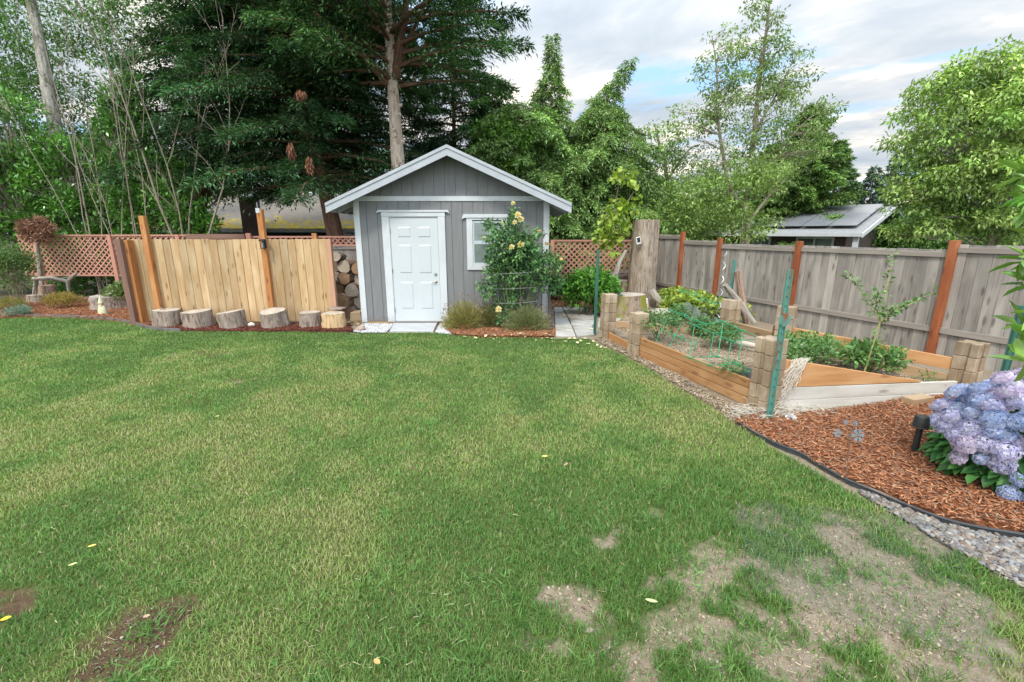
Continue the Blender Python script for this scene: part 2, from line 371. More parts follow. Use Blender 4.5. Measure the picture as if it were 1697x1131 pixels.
# ================================================================== GROUND
m_ground = plain('ground earth', (.10, .085, .06), (.07, .075, .04), scale=1.2, bump=.4, bscale=12, bdist=.03, rough=.95, spec=.1)
g = MB(); g.add([(-300, -60, -.03), (300, -60, -.03), (300, 600, -.03), (-300, 600, -.03)], [(0, 1, 2, 3)])
tag(g.build('ground', m_ground, origin=(0, 0, 0)), kind='structure')
LAWN = [(-14, G(0, 527).y), *G2([(0, 527), (60, 527), (120, 528.5), (180, 532), (215, 537), (240, 544), (300, 550), (400, 551), (520, 551), (590, 552), (655, 553), (722, 553), (760, 557), (840, 560), (920, 561), (975, 562), (995, 573), (1034, 590), (1077, 614), (1119, 640), (1162, 664), (1212, 698), (1243, 717), (1280, 742), (1330, 772), (1400, 812), (1450, 840), (1500, 868), (1560, 905), (1620, 938), (1697, 980)]), (4.0, 1.2), (4.0, .3), (-14, .3)]
# bare spots, measured in the photograph (centre, half sizes, tilt) and laid on the ground
SPOTS = [(15, 1010, 52, 30, .1, 1), (235, 1055, 55, 40, -.6, 1), (170, 1095, 80, 38, -.5, 1), (290, 1012, 28, 16, -.5, 1), (380, 632, 24, 4, 0, .9), (350, 588, 30, 4, 0, .8),
         (1000, 905, 38, 20, -.2, 1), (1195, 935, 55, 34, .5, 1), (1080, 970, 28, 26, .6, 1), (960, 1020, 60, 30, .2, 1), (1010, 1085, 70, 45, .4, 1), (930, 1070, 60, 26, .3, .9), (1180, 1080, 55, 45, .6, 1),
         (1300, 870, 60, 16, .3, .9), (1390, 890, 90, 30, .35, 1), (1450, 930, 90, 30, .3, 1), (1520, 900, 70, 12, .5, .9), (1360, 1010, 150, 62, .3, 1), (1520, 1030, 180, 75, .25, 1), (1640, 1020, 60, 34, .2, .9), (1320, 1100, 150, 40, .1, 1), (1600, 1110, 140, 40, 0, .9), (1100, 1040, 40, 50, .4, .8), (1290, 975, 40, 30, .2, .7), (1085, 850, 18, 8, .2, .7), (1165, 905, 25, 14, .2, .7), (880, 1060, 26, 40, .2, .6)]
def bare(x, y):
    u, v = UV(x, y, 0 * x); b = np.zeros(len(x)); n = (fbm(x, y, 5.0, 3) - .5) + .42 * (fbm(x, y, 15.0, 7, 2) - .5) * (u > 500)
    for cu, cv, ru, rv_, t, a in SPOTS:
        du = u - cu; dv = v - cv; c, s = math.cos(t), math.sin(t); e = np.sqrt(((du * c + dv * s) / ru) ** 2 + ((-du * s + dv * c) / rv_) ** 2)
        b = np.maximum(b, a * np.clip((np.where(cu > 500, 1.14, 1.08) - e + n * 2.6) / .45, 0, 1))
    return b
def dry(x, y):
    u, v = UV(x, y, 0 * x)
    base = fbm(x, y, .9, 11) * .55 + fbm(x, y, 3.2, 12) * .45
    zone = .13 * np.exp(-((u - 500) / 420) ** 2 - ((v - 860) / 170) ** 2) + .10 * np.exp(-((u - 1180) / 240) ** 2 - ((v - 740) / 70) ** 2) + .12 * np.exp(-((u - 180) / 260) ** 2 - ((v - 790) / 110) ** 2) - .10 * np.exp(-((u - 1150) / 260) ** 2 - ((v - 900) / 110) ** 2) - .08 * (v < 580)
    # faint mown stripes running away from the camera
    stripe = .025 * np.sin((x + .12 * y) * 5.8)
    return base + zone + stripe
# the lawn's earth: one fine sheet whose colour follows the bare spots
m, nt, b, out = newmat('lawn soil'); L = nt.links.new
a = N(nt, 'ShaderNodeAttribute', attribute_name='bare'); tcx = N(nt, 'ShaderNodeTexCoord')
n_ = N(nt, 'ShaderNodeTexNoise', Scale=26.0, Detail=9.0, Roughness=.7); L(tcx.outputs['Object'], n_.inputs['Vector'])
n_2 = N(nt, 'ShaderNodeTexNoise', Scale=170.0, Detail=4.0, Roughness=.7); L(tcx.outputs['Object'], n_2.inputs['Vector'])
soil = ramp(nt, [(.3, (.11, .08, .055)), (.5, (.26, .21, .155)), (.72, (.37, .315, .245))], n_.outputs[0])
soil2 = mixc(nt, .45, soil.outputs[0], ramp(nt, [(.35, (.13, .09, .06)), (.65, (.36, .31, .24))], n_2.outputs[0]).outputs[0])
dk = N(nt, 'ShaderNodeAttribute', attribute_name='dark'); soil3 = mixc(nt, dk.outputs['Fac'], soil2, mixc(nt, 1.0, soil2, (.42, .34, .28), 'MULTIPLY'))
th = ramp(nt, [(.3, (.05, .07, .02)), (.7, (.13, .15, .05))], n_.outputs[0])
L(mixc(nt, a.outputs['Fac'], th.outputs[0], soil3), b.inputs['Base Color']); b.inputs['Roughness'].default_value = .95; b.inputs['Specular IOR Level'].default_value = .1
bp = N(nt, 'ShaderNodeBump', Strength=.9, Distance=.02); L(n_.outputs[0], bp.inputs['Height']); L(bp.outputs[0], b.inputs['Normal'])
m_lawn = m
xs = np.concatenate([np.arange(-14, -4, .12), np.arange(-4, 4, .035), np.arange(4, 9, .12)]); ys = np.concatenate([np.arange(.2, 5, .035), np.arange(5, 15, .09)])
X, Y = np.meshgrid(xs, ys); xf, yf = X.ravel(), Y.ravel()
inl = inpoly(xf, yf, LAWN); br = np.where(inl, bare(xf, yf), 1.0)
Z = (fbm(xf, yf, 1.3, 5) - .5) * .03 * np.clip(1, 0, 1) - .012 * br * inl + (fbm(xf, yf, 9, 6) - .5) * .016 * br
nx, ny = len(xs), len(ys); idx = np.arange(nx * ny).reshape(ny, nx)
F = np.stack([idx[:-1, :-1], idx[:-1, 1:], idx[1:, 1:], idx[1:, :-1]], -1).reshape(-1, 4)
lawn = mesh_np('lawn', np.stack([xf, yf, Z], 1), F, m_lawn, origin=(0, 0, 0), smooth=True)
at = lawn.data.attributes.new('bare', 'FLOAT', 'POINT'); at.data.foreach_set('value', br.astype(np.float32))
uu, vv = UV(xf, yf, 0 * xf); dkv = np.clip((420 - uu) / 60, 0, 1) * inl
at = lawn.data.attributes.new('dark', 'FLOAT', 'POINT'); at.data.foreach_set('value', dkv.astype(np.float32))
tag(lawn, kind='structure')
def lawnz(x, y): return (fbm(x, y, 1.3, 5) - .5) * .03
icoV, icoF = ico(1)
# grass blades
def blades():
    out = []
    yy = 1.0 / 1
    n = 620000
    # distance distribution ~ uniform in Y (density falls as 1/Y)
    y = 1.15 + (9.9 - 1.15) * rng.random(n); x = (rng.random(n) * 2 - 1) * (1.24 * y + .5)
    keep = inpoly(x, y, LAWN); x, y = x[keep], y[keep]
    br = bare(x, y); tuft = vnoise(x, y, 14, 21)
    keep = rng.random(len(x)) > br * np.where(tuft > .70, .60, .93); x, y, br, tuft = x[keep], y[keep], br[keep], tuft[keep]
    n = len(x); d = dry(x, y) + rng.normal(size=n) * .05
    h = (.023 + .018 * rng.random(n)) * (1 + .5 * (fbm(x, y, 2.5, 31) - .5)) * (1.0 + .45 * np.exp(-((x - 1.4) / 1.6) ** 2 - ((y - 2.3) / 1.1) ** 2)) * np.where(br > .3, .8, 1)
    wd = (.0022 + .0009 * y) * (.7 + .6 * rng.random(n))
    az = rng.random(n) * 6.283; lean = (.25 + .75 * rng.random(n)) * .9
    dirv = np.stack([np.cos(az), np.sin(az), 0 * az], 1); side = np.stack([-np.sin(az), np.cos(az), 0 * az], 1)
    p = np.stack([x, y, lawnz(x, y) - .006], 1); up = np.array([0, 0, 1.])
    a1 = p + up * (h * .6)[:, None] + dirv * (h * lean * .3)[:, None]; a2 = p + up * (h * (1 - .25 * lean))[:, None] + dirv * (h * lean * 1.0)[:, None]
    s = side * (wd / 2)[:, None]
    V = np.stack([p - s, p + s, a1 + s * .85, a1 - s * .85, a2 + s * .15, a2 - s * .15], 1).reshape(-1, 3)
    i = np.arange(n)[:, None] * 6; F = np.stack([i + [0, 1, 2, 3], i + [3, 2, 4, 5]], 1).reshape(-1, 4)
    t = np.clip((d - .42) / .34, 0, 1)
    straw = rng.random(n) < (.05 + .24 * t ** 1.5)
    c = pal(n, [(.105, .215, .055), (.165, .295, .075), (.255, .355, .105), (.35, .385, .15)], t * .85 + .12 * rng.random(n), .16)
    c[straw] = pal(int(straw.sum()), [(.33, .30, .15), (.44, .39, .24)], None, .15)
    return V, F, np.repeat(c, 2, 0)
V, F, c = blades()
tag(mesh_np('grass', V, F, GRASS, origin=(0, 0, 0), col=c), 'short mown grass of the lawn with worn bare spots', 'grass', kind='stuff')
# longer tufts standing in the worn corner and loose straw on the bare spots
n = 16000; y = 1.2 + 2.2 * rng.random(n); x = rng.random(n) * (1.24 * y); br = bare(x, y); tf = vnoise(x, y, 7, 41)
kp = inpoly(x, y, LAWN) & (tf > .5) & (br < .97); x, y = x[kp], y[kp]; n = len(x); h = .05 + .04 * rng.random(n); az = rng.random(n) * 6.283; ln = .3 + .9 * rng.random(n)
d = np.stack([np.cos(az) * ln, np.sin(az) * ln, np.ones(n)], 1); p = np.stack([x, y, 0 * x - .004], 1)
tag(leafobj('grass_tufts', p, d, rv(n), h, .0045, pal(n, [(.04, .13, .028), (.09, .21, .04), (.16, .26, .07)], None, .15), GRASS, None, fold=.05, curl=.3), 'long green tufts of grass in the worn near corner of the lawn', 'grass', kind='stuff')
n = 26000; y = 1.2 + 3.2 * rng.random(n); x = (rng.random(n) * 2 - 1) * (1.24 * y); br = bare(x, y); kp = inpoly(x, y, LAWN) & (br > .35); x, y = x[kp], y[kp]; n = len(x)
V, F = rep(BOXV, BOXF, np.stack([x, y, lawnz(x, y) - .008], 1), np.stack([.005 + .022 * rng.random(n) ** 2.5, .0022 + .002 * rng.random(n), .0018 * np.ones(n)], 1), rotz_tilt(n, .15))
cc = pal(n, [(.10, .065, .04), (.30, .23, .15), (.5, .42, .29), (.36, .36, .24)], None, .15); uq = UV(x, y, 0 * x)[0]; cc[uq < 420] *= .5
tag(mesh_np('straw', V, F, CHIP, origin=(0, 0, 0), col=np.repeat(cc, 6, 0)), 'straw and crumbs of dry matter on the bare lawn soil', 'straw', kind='stuff')
n = 1700; y = 1.3 + 7 * rng.random(n) ** 1.5; x = (rng.random(n) * 2 - 1) * (1.24 * y); kp = inpoly(x, y, LAWN); x, y = x[kp], y[kp]; cl_ = vnoise(x, y, 4, 91); kp = cl_ > .35; x, y = x[kp], y[kp]; n = len(x)
V, F = rep(BOXV, BOXF, np.stack([x, y, lawnz(x, y) + .016 + .012 * rng.random(n)], 1), np.stack([.012 + .03 * rng.random(n), .0016 + .0012 * rng.random(n), .001 * np.ones(n)], 1), rotz_tilt(n, .35))
tag(mesh_np('clippings', V, F, CHIP, origin=(0, 0, 0), col=np.repeat(pal(n, [(.40, .34, .20), (.52, .46, .30), (.25, .28, .12)], None, .12), 6, 0)), 'dry grass clippings scattered over the lawn', 'clippings', kind='stuff')
nc = 260; yc = 1.4 + 6 * rng.random(nc) ** 1.4; xc = (rng.random(nc) * 2 - 1) * 1.2 * yc; k_ = np.repeat(np.arange(nc), 34); n = len(k_); x = xc[k_] + rng.normal(size=n) * .045; y = yc[k_] + rng.normal(size=n) * .045; kp = inpoly(x, y, LAWN); x, y, k_ = x[kp], y[kp], k_[kp]; n = len(x); tn = .8 + .5 * rng.random(nc)
az = rng.random(n) * 6.283; lz = .5 + 1.1 * rng.random(n)
tag(leafobj('grass_tufts', np.stack([x, y, lawnz(x, y) - .002], 1), np.stack([np.cos(az) * lz, np.sin(az) * lz, np.ones(n)], 1), rv(n), .045 + .03 * rng.random(n), .006, pal(n, [(.10, .22, .06), (.17, .31, .09)], None, .12, tn[k_]), GRASS, None, fold=.05, curl=.35), 'coarser pale green grass tufts dotted over the lawn', 'grass', kind='stuff')
n = 16000; y = 1.2 + 2.8 * rng.random(n); x = (rng.random(n) * 2 - 1) * (1.24 * y); b_r = bare(x, y); kp = inpoly(x, y, LAWN) & (b_r > .5) & (fbm(x, y, 11, 95) > .42); x, y = x[kp], y[kp]; n = len(x); s = .003 + .008 * rng.random(n) ** 2.5
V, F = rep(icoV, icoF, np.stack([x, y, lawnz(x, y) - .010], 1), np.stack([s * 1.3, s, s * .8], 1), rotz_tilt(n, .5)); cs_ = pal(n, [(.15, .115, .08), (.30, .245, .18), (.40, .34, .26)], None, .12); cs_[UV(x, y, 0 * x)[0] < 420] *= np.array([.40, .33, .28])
tag(mesh_np('soil_crumbs', V, F, CHIP, origin=(0, 0, 0), col=np.repeat(cs_, len(icoF), 0)), 'crumbs of earth on the worn bare spots of the lawn', 'soil crumbs', kind='stuff')
# little stones lying on the bare soil
n = 900; y = 1.2 + 2.6 * rng.random(n); x = (rng.random(n) * 2 - 1) * (1.24 * y); kp = inpoly(x, y, LAWN) & (bare(x, y) > .6); x, y = x[kp], y[kp]; n = len(x); s = .003 + .006 * rng.random(n) ** 3
V, F = rep(icoV, icoF, np.stack([x, y, lawnz(x, y) - .008], 1), np.stack([s * 1.3, s, s * .6], 1), rotz_tilt(n, .2))
tag(mesh_np('grit', V, F, STONE, origin=(0, 0, 0), col=np.repeat(pal(n, [(.2, .16, .12), (.45, .4, .34)], None, .1), len(icoF), 0), smooth=True), 'small grit on the worn lawn soil', 'grit', kind='stuff')
# ------------------------------------------------------------------ mulch beds
m_mulch = plain('bark mulch', (.26, .10, .048), (.13, .05, .026), scale=18, bump=.9, bscale=60, bdist=.03, rough=.95, spec=.1)
m_mulch2 = plain('dark red mulch', (.15, .055, .04), (.08, .03, .022), scale=20, bump=.9, bscale=60, bdist=.03, rough=.95, spec=.1)
m_soil = plain('garden soil', (.28, .21, .145), (.15, .105, .07), scale=9, bump=.8, bscale=35, bdist=.03, rough=.95, spec=.1, c3=(.36, .29, .21), c3amt=.55)
def chips(name, poly, n, z, cols, ln, label, zt=.012, wd=.009, zfun=None):
    p = scatter(poly, n); zz = z if zfun is None else zfun(p[:, 0], p[:, 1]); pos = np.stack([p[:, 0], p[:, 1], zz + rng.random(n) * zt], 1)
    sz = np.stack([ln * (.35 + rng.random(n) ** 1.6), wd * (.35 + rng.random(n)), .0035 * np.ones(n)], 1)
    V, F = rep(BOXV, BOXF, pos, sz, rotz_tilt(n, .22))
    return tag(mesh_np(name, V, F, CHIP, origin=(0, 0, 0), col=np.repeat(pal(n, cols, None, .16), 6, 0)), label, name.replace('_', ' '), kind='stuff')
MC = [(.14, .045, .022), (.27, .098, .045), (.39, .165, .078), (.47, .26, .145), (.23, .095, .05), (.30, .22, .16)]
BED_R = G2([(1215, 702), (1255, 692), (1300, 692), (1400, 680), (1480, 668), (1560, 652)]) + [(5.3, 4.75), (7.2, 4.6), (7.2, 1.0), (4.2, 1.2)] + G2([(1697, 893), (1620, 880), (1560, 866), (1500, 843), (1450, 820), (1400, 801), (1360, 780), (1325, 757), (1280, 738), (1240, 717)])
BED_R = [p for p in BED_R]
def bedz(x, y): return .012 + .05 * fbm(x, y, .9, 61) 
def lumpy(name, poly, mat, zf, step, skirt=.06):
    """a sheet of earth with relief, clipped to its outline; skirts run down into the ground"""
    P_ = np.array(poly); xs = np.arange(P_[:, 0].min(), P_[:, 0].max() + step, step); ys = np.arange(P_[:, 1].min(), P_[:, 1].max() + step, step)
    X, Y = np.meshgrid(xs, ys); x, y = X.ravel(), Y.ravel(); ins = inpoly(x, y, poly)
    # snap outside neighbours onto the outline
    seg = [(np.array(poly[i]), np.array(poly[(i + 1) % len(poly)])) for i in range(len(poly))]
    q = np.stack([x, y], 1); best = np.full(len(x), 1e9); bp_ = q.copy()
    for a_, b_ in seg:
        ab = b_ - a_; t = np.clip(((q - a_) @ ab) / max(ab @ ab, 1e-9), 0, 1); pr = a_ + t[:, None] * ab; dd = np.linalg.norm(q - pr, axis=1); mk = dd < best; best[mk] = dd[mk]; bp_[mk] = pr[mk]
    out_ = ~ins; q[out_] = bp_[out_]; near = ins | (best < step * 1.45)
    edge = np.clip(np.where(ins, best, 0) / .12, 0, 1); z = zf(q[:, 0], q[:, 1]) * edge + .006 * (1 - edge)
    nx, ny = len(xs), len(ys); idx = np.arange(nx * ny).reshape(ny, nx); F = np.stack([idx[:-1, :-1], idx[:-1, 1:], idx[1:, 1:], idx[1:, :-1]], -1).reshape(-1, 4)
    F = F[near[F].all(1) & ins[F].any(1)]
    o = mesh_np(name, np.stack([q[:, 0], q[:, 1], z], 1), F, mat, origin=(0, 0, 0), smooth=True); return tag(o, kind='structure')
lumpy('mulch_bed', BED_R, m_mulch, bedz, .06)
near = [p for p in BED_R]
chips('bark_chips', BED_R, 42000, 0, MC, .05, 'shredded orange brown bark chips around the hydrangea', zfun=bedz, zt=.014, wd=.008)
BED_L = [(-14, 9.3)] + G2([(0, 528), (60, 527.5), (120, 529), (180, 532.5), (215, 537.5), (236, 543)]) + [(-6.9, 8.95), (-6.9, 12.6), (-14, 12.6)]
lumpy('mulch_bed', BED_L, m_mulch, lambda x, y: .02 + .06 * fbm(x, y, .8, 62), .12)
chips('bark_chips', BED_L, 9000, 0, MC, .07, 'bark chips in the bed below the lattice fence', zfun=lambda x, y: .02 + .06 * fbm(x, y, .8, 62), wd=.014)
BED_S = G2([(236, 544), (262, 549), (300, 551), (400, 551.5), (520, 551.5), (588, 551)]) + [(-3.2, 8.75), (-3.2, 8.98), (-6.9, 8.98)]
lumpy('mulch_bed', BED_S, m_mulch2, lambda x, y: .015 + .03 * fbm(x, y, 1.5, 63), .08)
chips('bark_chips', BED_S, 5000, 0, [(.06, .02, .014), (.15, .05, .035), (.25, .09, .06)], .05, 'dark red bark chips under the row of log stumps', zfun=lambda x, y: .018 + .03 * fbm(x, y, 1.5, 63), wd=.012)
BED_F = G2([(738, 549), (752, 557), (800, 560), (860, 561), (918, 561), (921, 548)]) + [(.74, 8.4), (.72, 9.0), (-1.2, 9.0), (-1.22, 8.5)]
lumpy('mulch_bed', BED_F, m_mulch, lambda x, y: .02 + .04 * fbm(x, y, 1.5, 64), .07)
chips('bark_chips', BED_F, 6000, 0, MC, .05, 'bark chips in front of the shed under the rose', zfun=lambda x, y: .02 + .04 * fbm(x, y, 1.5, 64), wd=.012)
BED_B = [(.72, 10.9), (2.2, 10.9), (4.2, 12.2), (3.6, 13.4), (.7, 13.4)]
lumpy('mulch_bed', BED_B, m_mulch, lambda x, y: .02 + .05 * fbm(x, y, 1.5, 65), .12)
chips('bark_chips', BED_B, 2500, 0, [(.25, .13, .08), (.4, .25, .16), (.3, .2, .12)], .07, 'pale bark chips behind the paving slabs', zfun=lambda x, y: .02 + .05 * fbm(x, y, 1.5, 65), wd=.016)
# crumbly soil strip in front of the raised bed
STRIP = G2([(985, 563), (1008, 556), (1030, 575), (1052, 590), (1110, 618), (1160, 645), (1240, 690), (1250, 702), (1220, 703), (1210, 697), (1161, 663), (1118, 639), (1076, 613), (1033, 589), (1000, 573)])
lumpy('soil_strip', STRIP, m_soil, lambda x, y: .01 + .05 * fbm(x, y, 5, 66) ** 2, .035)
chips('soil_crumbs', STRIP, 3000, 0, [(.14, .10, .07), (.33, .26, .18), (.45, .37, .27)], .03, 'crumbs and dry bits on the soil strip beside the bed', zfun=lambda x, y: .012 + .05 * fbm(x, y, 5, 66) ** 2, wd=.014)
# river pebbles beside the edging
PEB = G2([(1420, 815), (1450, 824), (1500, 848), (1560, 871), (1620, 886), (1697, 900), (1800, 930)]) + [(4.4, 1.5), (3.6, 1.4)] + G2([(1697, 978), (1620, 936), (1560, 902), (1500, 866), (1450, 838)])
m_peb = plain('pebble bed', (.25, .22, .18), (.14, .12, .10), scale=30, bump=.6, bscale=80, rough=.9)
sheet('pebble_bed', PEB, .008, m_peb)
ico2V, ico2F = ico(2)
n = 6000; p = scatter(PEB, n); s = .008 + .014 * rng.random(n) ** 2.2
V, F = rep(ico2V, ico2F, np.stack([p[:, 0], p[:, 1], .012 + .012 * rng.random(n)], 1), np.stack([s * (1 + .4 * rng.random(n)), s * (.75 + .2 * rng.random(n)), s * .55], 1), rotz_tilt(n, .25))
tag(mesh_np('pebbles', V, F, STONE, origin=(0, 0, 0), col=np.repeat(pal(n, [(.08, .08, .085), (.16, .15, .14), (.24, .205, .165), (.14, .10, .08), (.19, .20, .215), (.31, .28, .235)], None, .12), len(ico2F), 0), smooth=True), 'rounded river pebbles between the lawn and the black edging', 'pebbles', kind='stuff')
# black edging
m_edge = plain('black edging plastic', (.035, .04, .045), (.05, .055, .06), rough=.5, bump=.1, c3=(.16, .14, .12), c3amt=.62)
ep = smoothpoly(G2([(1222, 706), (1280, 739), (1325, 758), (1360, 779), (1400, 802), (1450, 822), (1500, 845), (1560, 868), (1620, 883), (1697, 896), (1800, 915), (1950, 950)]), 4)
e = MB(); e.tube([(q.x, q.y, .040) for q in ep], .009, 8)
for i in range(len(ep) - 1): e.bar((ep[i].x, ep[i].y, .018), (ep[i + 1].x, ep[i + 1].y, .018), .004, .042)
tag(e.build('garden_edging', m_edge, smooth=True), 'black plastic edging curving between orange mulch and pebbles', 'edging')
m_edgeg = plain('grey edging', (.16, .15, .14), (.10, .095, .09), rough=.8)
ep = smoothpoly([(-13, 9.35)] + G2([(0, 527), (60, 526.6), (120, 528), (180, 531.6), (215, 536.8), (238, 543.5), (262, 548.5), (300, 551)]), 4)
e = MB()
for i in range(len(ep) - 1): e.bar((ep[i].x, ep[i].y, .03), (ep[i + 1].x, ep[i + 1].y, .03), .02, .08)
tag(e.build('garden_edging', m_edgeg), 'thin grey edging between the far lawn and the left mulch bed', 'edging')
# white gravel by the shed door
m_wg = plain('white gravel bed', (.4, .4, .4), (.25, .25, .25), scale=60, bump=.6, bscale=90)
for poly, lb in ((G2([(585, 551), (600, 540), (605, 537), (655, 537), (640, 553), (600, 553)]), 'white gravel left of the door slab'), (G2([(722, 553), (730, 538), (740, 538), (742, 549), (748, 556)]), 'small patch of white gravel right of the door slab')):
    sheet('gravel_bed', poly, .012, m_wg); n = 1500 if 'left' in lb else 600; p = scatter(poly, n); s = .008 + .010 * rng.random(n)
    V, F = rep(icoV, icoF, np.stack([p[:, 0], p[:, 1], .014 + .012 * rng.random(n)], 1), np.stack([s * 1.2, s, s * .7], 1), rotz_tilt(n, .5))
    tag(mesh_np('white_gravel', V, F, STONE, origin=(0, 0, 0), col=np.repeat(pal(n, [(.30, .31, .33), (.62, .62, .62)], None, .05), len(icoF), 0)), lb, 'gravel', kind='stuff')
# ================================================================== SHED
WY = 9.02
def wx(u, v, Y=WY): q = P(u, v, Y); return q.x, q.z
m_grey = plain('grey shed paint', (.185, .19, .195), (.155, .16, .165), scale=3, stretch=(8, 8, .8), bump=.35, bscale=14, rough=.6, spec=.3, bdist=.006, dirt=.6)
m_white = plain('white trim paint', (.52, .545, .57), (.46, .485, .505), scale=5, bump=.08, bscale=40, rough=.5, dirt=.45)
m_fascia = plain('fascia paint', (.37, .40, .435), (.31, .335, .365), scale=4, stretch=(1, 1, 1), bump=.2, bscale=30, rough=.55)
m_door = plain('white door paint', (.47, .51, .535), (.45, .485, .51), scale=2, bump=.02, rough=.38)
m_shingle = plain('dark shingle', (.06, .06, .06), (.035, .035, .035), scale=20, bump=.6, bscale=60, rough=.9)
m_steel = plain('satin steel', (.45, .43, .40), (.35, .33, .3), rough=.3, metal=1, bump=0)
m_bare = wood('raw lumber', (.42, .30, .16), (.33, .22, .11))
m_dark = plain('dark interior', (.02, .02, .02), (.03, .03, .03))
XL, XR, XC = -3.0, .68, -1.16; YB = 11.35; ZE = 2.50; SL = .442; ZA = 3.30
shed = thing('garden_shed', 'grey gabled garden shed with white door and white trim at the end of the lawn', 'shed', (XC, WY, 0))
def rz(x): return ZA - .06 - SL * abs(x - XC)
w_ = MB(); w_.box(XL, XR, WY + .012, YB, .06, 2.44)
w_.prism([(XL, 2.44), (XR, 2.44), (XR, rz(XR)), (XC, rz(XC)), (XL, rz(XL))], .06, (0, WY + .072, 0), (1, 0, 0), (0, 0, 1), (0, -1, 0))
sw = (XR - XL) / 18
for i in range(18):
    a0, a1 = XL + i * sw + .005, XL + (i + 1) * sw - .005
    w_.box(a0, a1, WY, WY + .012, .07, 2.40)
    w_.box(XR, XR + .012, WY + .05 + i * .128, WY + .05 + i * .128 + .12, .07, 2.3)
    off = .09; b0, b1 = a0 + off, a1 + off
    if b1 > XR: b1 = XR
    pl = [(b0, 2.485), (b1, 2.485), (b1, rz(b1))] + ([(XC, rz(XC))] if b0 < XC < b1 else []) + [(b0, rz(b0))]
    w_.prism(pl, .012, (0, WY + .012, 0), (1, 0, 0), (0, 0, 1), (0, -1, 0))
w_.prism([(XL, 2.485), (XL + .08, 2.485), (XL + .08, rz(XL + .08)), (XL, rz(XL))], .012, (0, WY + .012, 0), (1, 0, 0), (0, 0, 1), (0, -1, 0))
w_.build('wall', m_grey, shed)
t = MB(); t.box(XL - .02, XR + .02, WY - .02, WY - .001, 2.40, 2.49); t.build('trim_band', m_white, shed, bevel=.003)
for x0, x1 in ((XL - .02, XL + .075), (XR - .075, XR + .02)):
    t = MB(); t.box(x0, x1, WY - .02, WY - .001, .05, 2.398); 
    xo = x0 if x0 < 0 else x1
    t.box(xo - .0, xo + (.018 if x0 > 0 else -.018), WY - .019, WY + .07, .05, 2.36); t.build('corner_trim', m_white, shed, bevel=.003)
m_sill = wood('threshold wood', (.40, .28, .15), (.25, .17, .09))
t = MB(); t.box(XL + .08, XR - .08, WY - .012, WY + .02, .0, .062); t.build('base_board', m_sill, shed)
# roof
roof = MB(); HS = 2.245; YF = 8.62; YR = YB + .35
for s in (-1, 1):
    a_ = Vector((XC, 0, ZA)); bq = Vector((XC + s * HS, 0, ZA - SL * HS)); nrm_ = Vector((s * SL, 0, 1)).normalized()
    roof.prism([(0, 0), (1, 0), (1, 1), (0, 1)], .03, a_ + Vector((0, YF + .01, .0)), (bq - a_), (0, YR - YF, 0), nrm_)
rf = roof.build('roof', m_shingle, shed)
fa = MB()
for s in (-1, 1):
    for y0, dz, hh, th in ((YF - .02, -.005, .17, .035), (YF - .036, .004, .055, .018)):
        pa = Vector((XC, y0, ZA + .03 + dz)); pb = Vector((XC + s * HS, y0, ZA + .03 + dz - SL * HS)); hv = Vector((0, 0, -hh))
        fa.add([pa, pb, pb + hv, pa + hv, pa + Vector((0, th, 0)), pb + Vector((0, th, 0)), pb + hv + Vector((0, th, 0)), pa + hv + Vector((0, th, 0))], [(0, 1, 2, 3), (7, 6, 5, 4), (0, 4, 5, 1), (1, 5, 6, 2), (2, 6, 7, 3), (3, 7, 4, 0)] if s > 0 else [(3, 2, 1, 0), (4, 5, 6, 7), (1, 5, 4, 0), (2, 6, 5, 1), (3, 7, 6, 2), (0, 4, 7, 3)])
fa.build('fascia', m_fascia, shed)
so = MB()
for s in (-1, 1):
    a_ = Vector((XC + s * .02, 0, ZA - .018)); bq = Vector((XC + s * (HS - .01), 0, ZA - .01 - SL * HS)); nrm_ = Vector((-s * SL, 0, -1)).normalized()
    so.prism([(0, 0), (1, 0), (1, 1), (0, 1)], .012, a_ + Vector((0, YF + .02, 0)), (bq - a_), (0, YR - YF - .04, 0), nrm_)
so.build('soffit', m_fascia, shed)
for i in range(7):
    for s in (-1, 1):
        y0 = WY + .1 + i * .4; t = MB(); p0 = Vector((XC + s * 1.86, y0, rz(XC + s * 1.86) - .03)); p1 = Vector((XC + s * (HS - .02), y0, ZA - .085 - SL * HS)); t.bar(p0, p1, .04, .09); t.build('rafter', m_fascia, shed)
for s in (-1, 1): t = MB(); t.box(XC + s * HS - .012, XC + s * HS + .012, YF + .03, YR, ZA - SL * HS - .12, ZA - SL * HS + .02); t.build('eave_board', m_fascia, shed)
# door
dx0, dz1 = wx(646, 362); dx1 = dx0 + .915; dz0 = .075; dz1 = 2.085
cas = MB(); cas.box(dx0 - .155, dx0 - .012, WY - .03, WY - .002, .06, dz1 + .03); cas.box(dx1 + .012, dx1 + .145, WY - .03, WY - .002, .06, dz1 + .03)
cas.prism([(dx0 - .16, dz1 + .032), (dx1 + .15, dz1 + .032), (dx1 + .15, dz1 + .11), (dx0 - .16, dz1 + .11)], .03, (0, WY - .002, 0), (1, 0, 0), (0, 0, 1), (0, -1, 0))
cas.prism([(dx0 - .20, dz1 + .112), (dx1 + .19, dz1 + .112), (dx1 + .24, dz1 + .085 + .0), (dx1 + .21, dz1 + .15), (dx0 - .22, dz1 + .15), (dx0 - .25, dz1 + .085)], .045, (0, WY - .002, 0), (1, 0, 0), (0, 0, 1), (0, -1, 0))
cas.box(dx0 - .012, dx0 - .003, WY - .02, WY - .003, .07, dz1 + .012); cas.box(dx1 + .003, dx1 + .012, WY - .02, WY - .003, .07, dz1 + .012); cas.box(dx0 - .012, dx1 + .012, WY - .02, WY - .003, dz1 + .013, dz1 + .03)
cas.build('door_casing', m_white, shed, bevel=.003)
